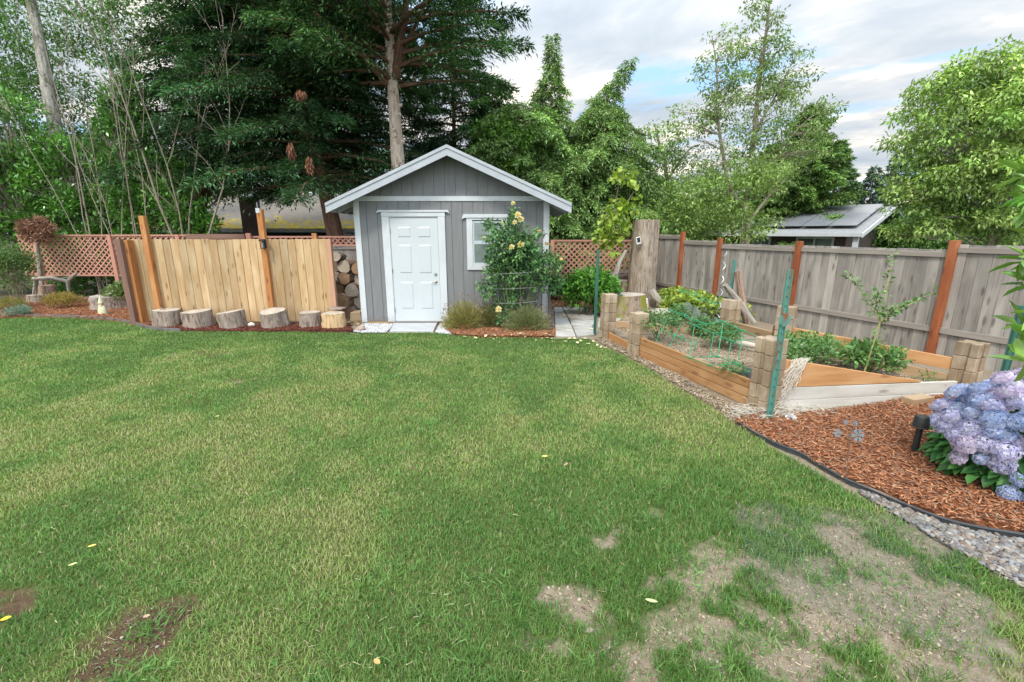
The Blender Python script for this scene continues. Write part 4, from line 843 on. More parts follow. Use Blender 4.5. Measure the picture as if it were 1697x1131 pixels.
# ------------------------------------------------------------------ bed planks
m_plk = wood('orange bed plank', (.46, .25, .11), (.35, .17, .066), c3=(.50, .30, .15), gr=(1.4, 24, 24), rvar=.18, knotc=(.2, .09, .04))
m_plk2 = wood('weathered bed plank', (.37, .25, .145), (.27, .17, .095), c3=(.40, .30, .20), gr=(1.4, 24, 24), rvar=.10)
m_wpl = wood('white washed plank', (.58, .56, .51), (.44, .42, .38), c3=(.62, .60, .56), knotc=(.25, .2, .15), gr=(1.3, 20, 20), rvar=.06)
def col_(k_, z): return Vector((CO[k_][0], CO[k_][1], z))
def plank(p, q, z0, z1, mat, label, th=.038, inset=.085, z0b=None, z1b=None):
    d = (q - p).normalized(); p = p + d * inset; q = q - d * inset; s = Vector((-d.y, d.x, 0)) * th / 2; z0b = z0 if z0b is None else z0b; z1b = z1 if z1b is None else z1b
    vs = [Vector((w_.x, w_.y, z)) + s * sg for w_, za, zb in ((p, z0, z1), (q, z0b, z1b)) for z in (za, zb) for sg in (-1, 1)]
    Ln = (q - p).length; lc = [(l, z, sg * th / 2) for l, za, zb in ((0, z0, z1), (Ln, z0b, z1b)) for z in (za, zb) for sg in (-1, 1)]
    t = MB(); t.add(vs, [(0, 1, 3, 2), (4, 6, 7, 5), (0, 4, 5, 1), (2, 3, 7, 6), (0, 2, 6, 4), (1, 5, 7, 3)], lc)
    o = t.build('bed_plank', mat, bevel=.003); bmx = bmesh.new(); bmx.from_mesh(o.data); bmesh.ops.recalc_face_normals(bmx, faces=bmx.faces); bmx.to_mesh(o.data); bmx.free()
    return tag(o, label, 'plank', 'planks of the raised beds')
A_, B_, C_, D_, E_, F_ = (col_(k_, 0) for k_ in 'abcdef')
plank(A_, B_, .0, .14, m_plk, 'short orange plank between the green stake stack and the short stack')
for i, nm in enumerate(('lowest', 'middle', 'topmost')): plank(B_, C_, .0 + .1 * i + .003, .1 + .1 * i - .004, m_plk, nm + ' of the three long orange planks along the lawn side of the bed')
plank(A_, D_, .20, .335, m_plk2, 'tan plank across the far end of the long bed')
plank(D_, E_, .34, .48, m_plk2, 'tan plank at the back of the bed beneath the driftwood')
plank(E_, F_, .45, .59, m_plk, 'long orange plank at the back of the near bed by the fence, upper', z0b=.29, z1b=.43)
plank(E_, F_, .31, .44, m_plk2, 'lower plank at the back of the near bed, sloping down to the right stack', z0b=.10, z1b=.23)
fd = (F_ - C_).normalized()
C2 = C_ - fd.cross(Vector((0, 0, 1))) * 0
plank(C_, F_, .0, .125, m_wpl, 'lower white washed plank along the front of the near bed', inset=.11, z0b=-.02, z1b=.06)
plank(C_, F_, .128, .265, m_wpl, 'upper white washed plank along the front of the near bed', inset=.11, z0b=.063, z1b=.19)
plank(C_, C_ + (F_ - C_) * .80, .27, .58, m_plk, 'wide orange plank tapering to a point on the white planks', inset=.11, z0b=.215, z1b=.228)
q = G(1527, 676, 0); t = MB(); d = fd; t.bar(q + Vector((-.14, .03, .055)), q + Vector((.16, .12, .055)), .13, .09); tag(t.build('wood_offcut', m_plk2, bevel=.004), 'tan wood offcut lying in front of the white planks', 'offcut')
q = G(1520, 668, 0); t = MB(); t.bar(q + Vector((-.20, .08, .05)), q + Vector((.35, .26, .05)), .05, .08); tag(t.build('wood_offcut', m_wpl, bevel=.004), 'thin white board end lying behind the tan offcut', 'offcut')
t = MB(); q = G(1300, 694, 0); q2 = G(1370, 686, 0); t.bar(q + Vector((0, 0, .012)), q2 + Vector((0, 0, .015)), .10, .02); tag(t.build('wood_offcut', m_plk, bevel=.003), 'flat orange wood strip at the foot of the white planks', 'offcut')
# soil inside the beds
IN_A = [(1.70, 7.6), (1.93, 6.7), (2.63, 4.5), (3.6, 5.9), (3.36, 6.9)]; IN_B = [(2.66, 4.44), (5.14, 4.86), (5.12, 4.98), (3.72, 5.98), (3.60, 5.88)]
def soil_a(x, y): return .20 + .05 * fbm(x, y, 2.5, 71)
def soil_b(x, y): return .11 + .23 * np.clip((5.15 - x) / 2.4, 0, 1) + .03 * fbm(x, y, 2.5, 72)
def raised(name, poly, zf, mat, step):
    o = lumpy(name, poly, mat, lambda x, y: zf(x, y), step)
    V = np.zeros(len(o.data.vertices) * 3, np.float32); o.data.vertices.foreach_get('co', V); V = V.reshape(-1, 3); V[:, 2] = zf(V[:, 0], V[:, 1]); o.data.vertices.foreach_set('co', V.ravel()); o.data.update(); return o
raised('garden_soil', IN_A, soil_a, m_soil, .05); raised('garden_soil', IN_B, soil_b, m_soil, .05)
GC = [(.14, .10, .07), (.35, .28, .20), (.48, .42, .33)]
chips('soil_crumbs', IN_A, 2500, 0, GC, .03, 'crumbs of dry soil and straw in the long raised bed', zfun=soil_a, wd=.012); chips('soil_crumbs', IN_B, 2000, 0, GC, .03, 'crumbs of dry soil in the near raised bed', zfun=soil_b, wd=.012)
m_pole = wood('peeled white pole', (.62, .58, .50), (.46, .42, .35), knots=False)
for (a_, b_, z, lb) in (((2.95, 6.35), (3.45, 5.85), .27, 'peeled pale pole on the soil before the far back stack'), ((3.05, 5.0), (3.75, 5.55), .42, 'peeled pale pole lying among the plants behind the near stack')):
    t = MB(); t.tube([(*a_, z + .03), ((a_[0] + b_[0]) / 2, (a_[1] + b_[1]) / 2, z + .055), (*b_, z + .03)], [.035, .04, .03], 10, wob=.05); tag(t.build('peeled_pole', m_pole, smooth=True), lb, 'pole')
m_bpl = plain('black plastic sheet', (.02, .02, .022), (.03, .03, .035), rough=.35, bump=.6, bscale=12, bdist=.03)
t = MB(); n_ = 7; vs = [((2.50 - .16 * j / 6 + i * .07), 4.62 + .10 * j + .03 * math.sin(i * 2 + j), .262 + .025 * math.sin(i * 1.7 + j * 1.3)) for j in range(5) for i in range(n_)]; t.add(vs, [(j * n_ + i, j * n_ + i + 1, (j + 1) * n_ + i + 1, (j + 1) * n_ + i) for j in range(4) for i in range(n_ - 1)]); tag(t.build('plastic_sheet', m_bpl), 'crumpled black plastic inside the bed beside the near stack', 'plastic sheet')
# ------------------------------------------------------------------ metal posts
m_gpost = plain('green post paint', (.095, .27, .225), (.07, .21, .17), scale=9, bump=.15, rough=.5, c3=(.22, .08, .04), c3amt=.60)
m_gpost2 = plain('dark green post paint', (.05, .16, .12), (.04, .13, .10), scale=9, bump=.1, rough=.5)
q = P(1275, 690, 4.17); tp = thing('metal_fence_post', 'green enamelled metal fence post, rusty at its top, in front of the near block stack', 'post', (q.x, 4.17, 0)); X0 = q.x
t = MB(); cs = Vector((.9, .35, 0)).normalized(); cn = Vector((-cs.y, cs.x, 0))
def tpost(t, x, y, z0, z1, w=.05, k_=1):
    c = Vector((x, y, 0)); t.obox(c + Vector((0, 0, (z0 + z1) / 2)), (0, 0, (z1 - z0) / 2), cs * w / 2, cn * .003)
    t.obox(c + cn * .018 + Vector((0, 0, (z0 + z1) / 2 - .002)), (0, 0, (z1 - z0) / 2 - .002), cn * .0145, cs * .003)
    for s_ in (-1, 1): t.obox(c + cs * (s_ * w / 2) - cn * .006 + Vector((0, 0, (z0 + z1) / 2)), (0, 0, (z1 - z0) / 2 - .001), cn * .009, cs * .0025)
tpost(t, q.x, 4.17, -.1, 1.49, .052); t.build('stake', m_gpost, tp)
t = MB()
for i in range(16): zz = .1 + i * .088; t.obox(Vector((q.x, 4.17, zz)) - cn * .007, (0, 0, .008), cs * .006, cn * .003)
t.build('stud', m_gpost2, tp)
t = MB(); zc_ = P(1300, 530, 4.17).z; t.obox(Vector((q.x, 4.17, zc_)) - cn * .018, cs * .075, (0, 0, .042), cn * .003); t.obox(Vector((q.x, 4.17, zc_)) - cn * .023, cs * .032, (0, 0, .065), cn * .0025); t.build('bracket', m_gpost, tp, bevel=.002)
q = G(985, 556); t = MB(); tpost(t, q.x, q.y, -.05, 1.52, .045); tag(t.build('metal_fence_post', m_gpost2), 'slim dark green metal stake standing at the end of the paving slabs', 'post')
q = P(1212, 475, 7.3); t = MB(); tpost(t, q.x, 7.3, .0, 1.40, .045); tag(t.build('metal_fence_post', m_gpost), 'green metal stake behind the far block stack with driftwood', 'post')
q = P(1692, 520, 3.6); t = MB(); tpost(t, q.x, 3.6, .0, 1.25, .045); tag(t.build('metal_fence_post', m_gpost2), 'dark green metal stake at the right edge beside the grey fence', 'post')
t = MB(); q = P(1192, 500, 7.9); t.tube([(q.x + .035 * math.cos(a_ * .9), 7.9 + .035 * math.sin(a_ * .9), .35 + a_ * .033) for a_ in range(36)], .007, 6); tag(t.build('spiral_stake', m_galv, smooth=True), 'thin wavy metal plant stake before the grey fence', 'plant stake')
m_drift = bark('grey driftwood', (.30, .27, .23), (.13, .11, .09), gr=(2, 22, 22), bump=.7)
t = MB(); t.tube([P(1201, 472, 6.9), P(1214, 488, 6.95), P(1228, 506, 6.92), P(1238, 520, 6.85), P(1250, 536, 6.8)], [.03, .05, .055, .045, .035], 9, wob=.12); tag(t.build('driftwood_branch', m_drift, smooth=True), 'twisted grey branch leaning down over the far block stack', 'branch')
t = MB(); t.tube([P(1222, 450, 7.15), P(1226, 470, 7.12), P(1231, 500, 7.1), P(1238, 536, 7.05)], [.06, .05, .06, .06], 9, wob=.18); tag(t.build('driftwood_branch', m_bark_r, smooth=True), 'upright tan piece of driftwood behind the leaning grey branch', 'branch')
# ------------------------------------------------------------------ tomato cages and bed plants
m_cage = plain('green wire coating', (.04, .30, .15), (.035, .25, .12), rough=.4, bump=0)
def cage(label, c, rotm, w0=.36, h=.95):
    t = MB(); c = Vector(c)
    cor = [(-1, -1), (1, -1), (1, 1), (-1, 1)]
    def pt(i, z): s = w0 / 2; return c + rotm @ Vector((cor[i % 4][0] * s, cor[i % 4][1] * s, z))
    for i in range(4): t.tube([pt(i, -.05), pt(i, h)], .0055, 6)
    for z in (.25, .55, .86):
        for i in range(4): t.tube([pt(i, z), pt(i + 1, z)], .0045, 6)
    for z in (.25, .55, .86):
        for i in range(4): t.tube([pt(i, z - .018), pt(i, z + .018)], .011, 6)
    return tag(t.build('tomato_cage', m_cage, smooth=True), label, 'plant cage')
cage('green square wire plant cage lying tipped over in the middle of the long bed', (2.85, 5.05, .36), Matrix.Rotation(.35, 3, 'Z') @ Matrix.Rotation(R(-68), 3, 'Y') @ Matrix.Rotation(.3, 3, 'Z'), .38)
cage('green wire plant cage standing over the tomato plants at the far end of the bed', (2.25, 6.2, .16), Matrix.Rotation(.2, 3, 'Z') @ Matrix.Rotation(R(24), 3, 'Y'), .36, .42)
TG = [(.06, .15, .06), (.11, .22, .08), (.17, .29, .10)]
for i, (u, v, r_, h, lb) in enumerate(((1090, 563, .36, .46, 'bushy tomato plant at the far left corner of the long bed'), (1120, 548, .2, .42, 'tomato plant inside the standing green cage'), (1192, 575, .30, .36, 'leafy tomato plant under the tipped green cage'), (1160, 556, .18, .28, 'small tomato plant between the two cages'), (1215, 622, .12, .14, 'tiny seedlings near the black plastic'))):
    q = G(u, v, .24); plant('tomato_plant', lb, 'plant', q - Vector((0, 0, .02)), (r_, r_, 0), h, 900 if i < 4 else 130, .055, .026, TG, stems=8, up=.2, group='tomato plants in the long bed', stemmat=m_gstem, clump=.07, npc=10)
BG = [(.07, .16, .055), (.12, .24, .075), (.20, .33, .11)]
for i, (x, y, r_, h, n_, ln, lb) in enumerate(((3.50, 5.25, .42, .36, 900, .055, 'leafy berry bush just behind the tapering orange plank'), (3.15, 5.0, .32, .26, 500, .05, 'low berry bush beside the near block stack'), (4.15, 5.08, .36, .34, 560, .075, 'broad leaved plant at the foot of the tall sapling'), (3.85, 5.45, .35, .3, 600, .05, 'berry bush by the rear orange plank'), (4.75, 4.95, .10, .10, 60, .04, 'small weed near the point of the orange plank'))):
    plant('berry_bush', lb, 'bush', (x, y, soil_b(np.array([x]), np.array([y]))[0] - .02), (r_, r_, 0), h, n_, ln, ln * .55, BG, stems=9, six=i == 2, up=.25, group='leafy plants in the near bed', stemmat=m_gstem, clump=.08, npc=9)
# sapling
sp_ = thing('fruit_sapling', 'tall thin leafy sapling with a yellowish stem in the near bed', 'sapling', (4.02, 4.95, .2))
m_ystem = plain('yellow green stem', (.38, .36, .14), (.28, .27, .11), bump=0); t = MB(); base = Vector((4.02, 4.95, .2)); fork = Vector((4.10, 4.95, .85)); tops = [Vector((3.62, 4.9, 1.38)), Vector((4.02, 5.0, 1.20)), Vector((4.14, 5.0, 1.60)), Vector((4.62, 4.95, 1.18)), Vector((4.25, 4.9, 1.05))]
t.tube([base, base.lerp(fork, .5) + Vector((.0, 0, 0)), fork], [.011, .009, .007], 6); cs = []
for e in tops:
    md = fork.lerp(e, .5) + Vector((0, 0, .02)); t.tube([fork, md, e], [.006, .004, .002], 5)
    for k_ in range(12): f_ = .15 + .85 * k_ / 11; q = (fork.lerp(md, f_ * 2) if f_ < .5 else md.lerp(e, f_ * 2 - 1)); cs.append(tuple(q))
for k_ in range(8): cs.append(tuple(base.lerp(fork, .3 + .7 * k_ / 8)))
t.build('stem', m_ystem, sp_); A = clumpy(cs, (.035, .035, .03), 5, .055, .03, BG, up=.2); leafobj('foliage', *A, LEAF, sp_)
# lime plants along the fence
LG = [(.16, .24, .035), (.25, .34, .05), (.34, .42, .09), (.12, .22, .04)]
for i, (x, y, r_, h, lb) in enumerate(((4.0, 11.0, .45, .34, 'yellow green perennial beside the tall cut trunk'), (4.05, 9.9, .5, .36, 'yellow green perennial beneath the second fence post'), (4.4, 9.2, .42, .30, 'yellow green perennial nearest the far block stack'), (3.75, 10.3, .3, .22, 'small yellow green perennial behind the low sawn stump'))):
    plant('perennial_clump', lb, 'plant', (x, y, 0), (r_, r_, 0), h * 1.3, 900, .09, .07, LG, stems=6, six=True, up=.35, group='yellow green plants along the grey fence', clump=.12, npc=10, stemmat=m_gstem)
for i, (u, v, lb) in enumerate(((1128, 520, 'grey green low leafy plant behind the low sawn stump'), (1215, 545, 'low grey green weeds before the far block stack'))):
    q = G(u, v); plant('weed', lb, 'plant', (q.x, q.y + .6, 0), (.4, .3, 0), .3, 500, .06, .03, [(.10, .17, .09), (.18, .26, .15)], stems=4, up=.3, clump=.1, npc=10)
plant('leafy_shrub', 'lush mid green shrub between the paving slabs and the cut trunk', 'shrub', (1.75, 10.0, 0), (.62, .5, 0), 1.0, 3600, .13, .06, [(.045, .15, .025), (.09, .25, .035), (.16, .33, .05)], stems=10, six=True, up=.1, droop=.25, clump=.16, npc=14, stemr=.008)
plant('leafy_shrub', 'dark low shrub below the lattice right of the shed', 'shrub', (1.15, 12.2, 0), (.5, .3, 0), .55, 1500, .09, .04, [(.02, .06, .02), (.05, .11, .035)], stems=6, up=.2, clump=.12)
# ------------------------------------------------------------------ cut trunk, stumps, logs
m_bark_m = bark('furrowed maple bark', (.38, .31, .245), (.12, .085, .06), gr=(3.5, 44, 44), bump=1.0, dist=.05, c3=(.44, .37, .30))
tk = stump('cut_tree_trunk', 'tall thick cut off tree trunk with furrowed bark standing by the grey fence', (3.28, 11.5, -.05), .30, 2.17, 77, (0, .0), m_bark_m, m_ring, flare=.22, cat='tree trunk', n=40)
q = P(1058, 399, 11.12); sl = thing('solar_light', 'small white solar light with a dark panel fixed to the tall cut trunk', 'light', q)
rm_ = Matrix.Rotation(R(-12), 3, 'Y'); m_wpla = plain('white plastic', (.7, .7, .7), (.65, .65, .65), rough=.4, bump=0)
t = MB(); t.obox(q, rm_ @ Vector((0, 0, .085)), rm_ @ Vector((.055, 0, 0)), (0, .02, 0)); t.build('housing', m_wpla, sl, bevel=.008); t = MB(); t.obox(q + Vector((0, -.022, .012)), rm_ @ Vector((0, 0, .06)), rm_ @ Vector((.038, 0, 0)), (0, .002, 0)); t.build('solar_panel', m_blk, sl)
m_bark_s = bark('mossy stump bark', (.28, .22, .17), (.10, .07, .05), gr=(4, 16, 16), c3=(.22, .22, .04))
stump('sawn_stump', 'mossy furrowed stump left of the tall cut trunk', (2.60, 9.9, 0), .33, .50, 78, (.0, -.05), m_bark_s, m_endg, flare=.25, cat='stump')
stump('sawn_stump', 'low broad sawn stump with a pale top before the yellow green plants', (3.25, 9.2, 0), .42, .24, 79, (0, 0), m_bark_s, m_endg, flare=.12, cat='stump', n=36)
stump('sawn_stump', 'sawn stump below the lattice just left of the mossy stump', (2.35, 11.6, 0), .30, .52, 80, (0, 0), m_bark_r, m_ring, flare=.1, cat='stump')
stump('sawn_stump', 'smaller sawn round set on the wood behind the leaning branch', (2.75, 11.7, .0), .24, .62, 81, (0, 0), m_bark_r, m_ring, flare=.05, cat='stump')
for i, (x, y, z, L_, lb) in enumerate(((2.5, 12.1, .62, .9, 'upper pale log lying across the stumps below the lattice'), (2.2, 12.0, .38, .7, 'lower pale log lying left of the stumps below the lattice'))):
    stump('cut_log', lb, (x - .3, y, z), .11, L_, 90 + i, barkm=m_bark_g, ring=m_ring, flare=0, axis=Vector((1, .1, .12)), n=16, cat='log')
t = MB(); t.tube([P(1008, 492, 11), P(1014, 470, 11), P(1022, 450, 11.05), P(1028, 432, 11.1), P(1038, 415, 11.1)], [.09, .08, .07, .06, .04], 9, wob=.1); tag(t.build('dead_branch', m_drift, smooth=True), 'thick grey dead branch leaning against the tall cut trunk', 'branch')
t = MB(); t.tube([P(1080, 482, 11.0), P(1086, 492, 10.9), P(1096, 503, 10.8)], [.09, .09, .07], 9, wob=.15); tag(t.build('dead_branch', m_drift, smooth=True), 'short gnarled root at the right foot of the tall cut trunk', 'branch')
t = MB(); q = G(1050, 520); t.prism([(-.1, 0), (.1, 0), (.05, .42), (-.06, .45)], .1, (q.x + .1, 9.75, 0), (1, 0, 0), (0, 0, 1), (0, 1, .1)); tag(t.build('wood_wedge', m_pole, bevel=.01), 'pale split wedge of wood on the mossy stump', 'wood piece')
# maple sapling by the trunk
ms = thing('maple_sapling', 'young maple sapling with big yellow green leaves in front of the lattice', 'sapling', (2.6, 11.6, 0)); t = MB()
cs = []; 
for pts in ([(1036, 440), (1030, 395), (1018, 350), (1026, 300), (1040, 270)], [(1030, 395), (1010, 375), (998, 352)], [(1018, 350), (1040, 335), (1050, 318)], [(1026, 300), (1015, 285)]):
    pp = [P(u, v, 11.4) for u, v in pts]; t.tube(pp, [.016 - .003 * i for i in range(len(pp))], 6)
for u, v, n_ in ((1004, 378, 8), (1018, 395, 7), (1030, 375, 6), (1012, 360, 7), (1040, 345, 4), (1026, 345, 4), (1014, 412, 4), (1050, 330, 3), (1030, 302, 3), (1042, 280, 3), (1052, 300, 2), (1018, 290, 2), (1000, 395, 4)):
    for _ in range(n_): q = P(u + random.uniform(-12, 12), v + random.uniform(-10, 10), 11.3 + random.uniform(-.2, .25)); cs.append(tuple(q))
t.build('stem', m_twig, ms); A = clumpy(cs, (.08, .1, .06), 5, .15, .15, [(.16, .28, .04), (.26, .38, .05), (.34, .42, .08)], up=-.1, droop=.35, lum=.1); leafobj('foliage', *A, LEAF, ms, six=True)
# ------------------------------------------------------------------ netting
def net(name, label, cat, f, nu, nv, w, mat, sub=1):
    """a net of crossed flat threads on a surface f(s, t) -> (x, y, z)"""
    vs = []; fs = []
    for dirn in (0, 1):
        n1_, n2_ = (nu, nv) if dirn == 0 else (nv, nu)
        for i in range(n1_ + 1):
            s = i / n1_; t_ = np.linspace(0, 1, n2_ * sub + 1); S = np.full_like(t_, s)
            pts = f(S, t_) if dirn == 0 else f(t_, S)
            tg = np.gradient(pts, axis=0); sd_ = unit(np.cross(tg, [0, 0, 1.0])) * w / 2; zz = np.array([0, 0, w * .4])
            b_ = len(vs) // 1; k0 = sum(len(v_) for v_ in vs); m_ = len(pts)
            vs.append(np.concatenate([pts - sd_, pts + sd_])); ii = np.arange(m_ - 1); fs.append(np.stack([ii, ii + 1, ii + 1 + m_, ii + m_], 1) + k0)
    return tag(mesh_np(name, np.concatenate(vs), np.concatenate(fs), mat), label, cat)
m_gnet = plain('grey green net', (.12, .16, .13), (.09, .12, .10), rough=.6, bump=0)
c00, c10, c11, c01 = [np.array(G(u, v)) for u, v in ((1215, 835), (1560, 868), (1690, 1120), (1245, 985))]
def fnet(s, t):
    p = (c00 * ((1 - s) * (1 - t))[:, None] + c10 * (s * (1 - t))[:, None] + c11 * (s * t)[:, None] + c01 * ((1 - s) * t)[:, None])
    p[:, 2] = .012 + .03 * fbm(p[:, 0], p[:, 1], 3.1, 81) + .012 * np.sin(p[:, 0] * 23 + p[:, 1] * 9); p[:, 0] += .02 * np.sin(p[:, 1] * 17); p[:, 1] += .02 * np.sin(p[:, 0] * 15); return p
net('garden_netting', 'thin grey green garden netting spread flat over the worn lawn corner', 'netting', fnet, 50, 44, .0014, m_gnet, 2)
d0 = [np.array(P(u, v, Y)) for u, v, Y in ((1128, 512, 9.0), (1150, 508, 9.6), (1202, 536, 7.7), (1188, 545, 7.3))]
def fdr(s, t):
    p = (d0[0] * ((1 - s) * (1 - t))[:, None] + d0[1] * (s * (1 - t))[:, None] + d0[2] * (s * t)[:, None] + d0[3] * ((1 - s) * t)[:, None]); p[:, 2] += .10 * np.sin(s * 3.14) * (1 - .3 * t) + .03 * np.sin(t * 21 + s * 5) - .12 * np.sin(t * 3.14) * .5; return p
net('garden_netting', 'bunched grey netting draped from the low stump toward the far block stack', 'netting', fdr, 34, 60, .005, m_gnet, 1)
m_string = plain('cream string', (.60, .55, .47), (.48, .43, .36), rough=.8, bump=0)
t = MB()
def stringy(c, r, h, n_, ln=9, zf=lambda a, b: 0):
    for i in range(n_):
        a_ = random.uniform(0, 6.28); q = math.sqrt(random.random()); p = Vector((c[0] + math.cos(a_) * q * r[0], c[1] + math.sin(a_) * q * r[1], 0)); p.z = .01 + h * (1 - q) * random.random() + zf(p.x, p.y); d = Vector((random.uniform(-1, 1), random.uniform(-1, 1), 0)); pts = [p.copy()]
        for _ in range(ln):
            d = (d + Vector((random.uniform(-1, 1), random.uniform(-1, 1), random.uniform(-.35, .35))) * 1.1).normalized(); p = p + d * .028; p.z = max(.012, min(p.z, .02 + h)); pts.append(p.copy())
        t.tube(pts, .0026, 4, caps=False)
q0 = G(1262, 690); stringy((q0.x - .05, q0.y, 0), (.30, .13), .08, 200); q1 = G(1350, 686); stringy((q1.x - .1, q1.y + .02, 0), (.30, .09), .035, 80); stringy((q0.x + .16, q0.y + .05, 0), (.12, .08), .18, 90)
for i in range(46):      # the part hanging down from the tapering plank
    s = random.random(); top = Vector((2.86 + .16 * s + random.uniform(-.02, .02), 4.41 + .03 * s, .575)); x_ = random.uniform(-.05, .03) ; low = Vector((top.x - .10 - random.random() * .25, top.y - .07, random.uniform(.02, .40))); pts = []
    for k_ in range(11): f_ = k_ / 10; q = top.lerp(low, f_ ** 1.0); pts.append(q + Vector((random.uniform(-.015, .015), -.03 * min(1, f_ * 4) + random.uniform(-.006, .006), random.uniform(-.01, .01))))
    t.tube(pts, .0026, 4, caps=False)
tag(t.build('string_netting', m_string), 'tangled heap of cream string netting around the foot of the near green post', 'netting')
# ------------------------------------------------------------------ small things of the near bed
q = G(1310, 694, .03); o = thing('disc_light', 'round flat solar disc light lying beside the string netting', 'light', (q.x, q.y, .03)); t = MB(); ax = Vector((-.1, -.5, 1)).normalized(); t.lathe([(0, 0), (.045, 0), (.05, .008), (.05, .018), (.043, .022), (0, .022)], q, 24, axis=ax); t.build('housing', m_wpla, o, smooth=True); t = MB(); t.lathe([(0, 0), (.038, 0), (.036, .003), (0, .003)], q + ax * .0225, 20, axis=ax); t.build('solar_panel', m_galv, o)
q = G(1515, 748, .04); pl = thing('path_light', 'black cylindrical path light standing in the orange bark mulch', 'path light', (q.x, q.y, .02)); x, y = q.x, q.y; H_ = .355
t = MB(); t.tube([(x, y, -.02), (x + .004, y, H_ - .09)], .023, 16); t.build('pole', m_blk, pl, smooth=True)
t = MB(); t.lathe([(0, H_ - .098), (.058, H_ - .098), (.060, H_ - .092), (.060, H_ - .086), (0, H_ - .086)], (x + .004, y, 0), 24); t.build('rim', plain('pewter rim', (.16, .15, .13), (.12, .11, .1), rough=.35, metal=.6, bump=0), pl, smooth=True)
t = MB(); t.lathe([(0, H_ - .085), (.056, H_ - .085), (.055, H_ - .075), (.048, H_ - .01), (.042, H_), (0, H_ + .002)], (x + .004, y, 0), 24); t.build('cap', m_blk, pl, smooth=True)
# wire flower ornament
m_orn = plain('blue grey metal', (.16, .20, .24), (.22, .23, .23), rough=.4, metal=.5, bump=.1); m_orw = plain('rusty grey wire', (.22, .19, .16), (.15, .12, .10), rough=.6, metal=.4, bump=0)
q = G(1403, 791, .03); og = thing('metal_flower', 'metal garden stake with blue grey cut out flowers standing in the mulch', 'garden ornament', (q.x, q.y, .02)); Yq = q.y
t = MB(); top = P(1407, 728, Yq); t.tube([(q.x, q.y, -.02), P(1405, 760, Yq), top], .003, 6); ends = [P(1388, 718, Yq), P(1422, 722, Yq), P(1402, 700, Yq), P(1418, 702, Yq)]
for e in ends: t.tube([top, top.lerp(e, .5) + Vector((0, 0, .012)), e], .0022, 5)
t.build('stem', m_orw, og)
for e, r_ in zip(ends, (.032, .048, .018, .02)):
    t = MB()
    for k_ in range(6):
        a_ = k_ * 1.047; dx, dz = math.cos(a_), math.sin(a_); nx_, nz_ = -dz, dx; pts = [(.15, 0), (.55, .22), (.9, .26), (1.0, 0), (.9, -.26), (.55, -.22)]
        t.prism([(px_ * r_ * dx + pz_ * r_ * nx_, px_ * r_ * dz + pz_ * r_ * nz_) for px_, pz_ in pts], .0015, e, (1, 0, 0), (0, .25, .97), (0, 1, 0))
    t.lathe([(0, 0), (r_ * .2, 0), (r_ * .15, .006), (0, .008)], e, 12, axis=(0, -1, .2)); t.tube([e + Vector((r_ * math.cos(a_), .003, r_ * math.sin(a_))) for a_ in np.linspace(0, 6.283, 25)], .0012, 5); t.build('flower', m_orn, og)
# ------------------------------------------------------------------ hydrangea
HB = [[(.20, .29, .56), (.32, .38, .60), (.48, .50, .63)], [(.34, .31, .55), (.46, .41, .58), (.55, .50, .62)], [(.44, .29, .47), (.53, .39, .52), (.60, .52, .58)], [(.15, .25, .52), (.25, .35, .58), (.42, .47, .60)], [(.48, .44, .56), (.58, .53, .60), (.44, .34, .50)]]
def head_mesh(seed, cols, nf=120):
    r = np.random.default_rng(seed); V = []; C = []; F = []
    gold = 2.39996; b_ = 0
    for i in range(nf):
        z = 1 - 1.25 * (i + .5) / nf; rr = math.sqrt(max(0, 1 - z * z)); a_ = i * gold; nrm = Vector((rr * math.cos(a_), rr * math.sin(a_), z * .62 + .05)); c = Vector((nrm.x, nrm.y, z * .62)) * (.94 + .12 * r.random()); n_ = (nrm.normalized() + Vector(r.normal(size=3) * .22)).normalized()
        e1 = n_.orthogonal().normalized(); e2 = n_.cross(e1); ph = r.random() * 6.28; s = .19 * (.85 + .3 * r.random()); base = np.array(cols[int(r.random() * .999 * len(cols))]); base = base * (1 + .10 * r.normal())
        for k_ in range(4):
            an = ph + k_ * 1.5708; d = e1 * math.cos(an) + e2 * math.sin(an); sd_ = n_.cross(d); tilt = n_ * (.15 + .25 * r.random()) * s
            V += [c, c + (d * .6 - sd_ * .48) * s + tilt * .6, c + d * s * 1.05 + tilt * .5, c + (d * .6 + sd_ * .48) * s + tilt * .6]; F.append((b_, b_ + 1, b_ + 2, b_ + 3)); b_ += 4; C.append(np.clip(base * (1 + .08 * r.normal()), .01, .95))
    return np.array([v_[:] for v_ in V]), np.array(F), np.array(C)
hy = thing('hydrangea_bush', 'hydrangea bush covered in blue and lilac flower heads at the right edge', 'hydrangea', (3.55, 3.0, 0))
hc = Vector((4.12, 3.05, .27)); hr = Vector((.86, .60, .60))
hprot = []
HB = [[tuple(.72 * a_ + .28 * b_ for a_, b_ in zip(c_, (.70, .74, .92))) for c_ in h_] for h_ in HB]
for i, cols in enumerate(HB):
    V, F, C = head_mesh(100 + i, cols); o = mesh_np('flower_head', V, F, PETAL, hy, col=C, local=True); hprot.append(o)
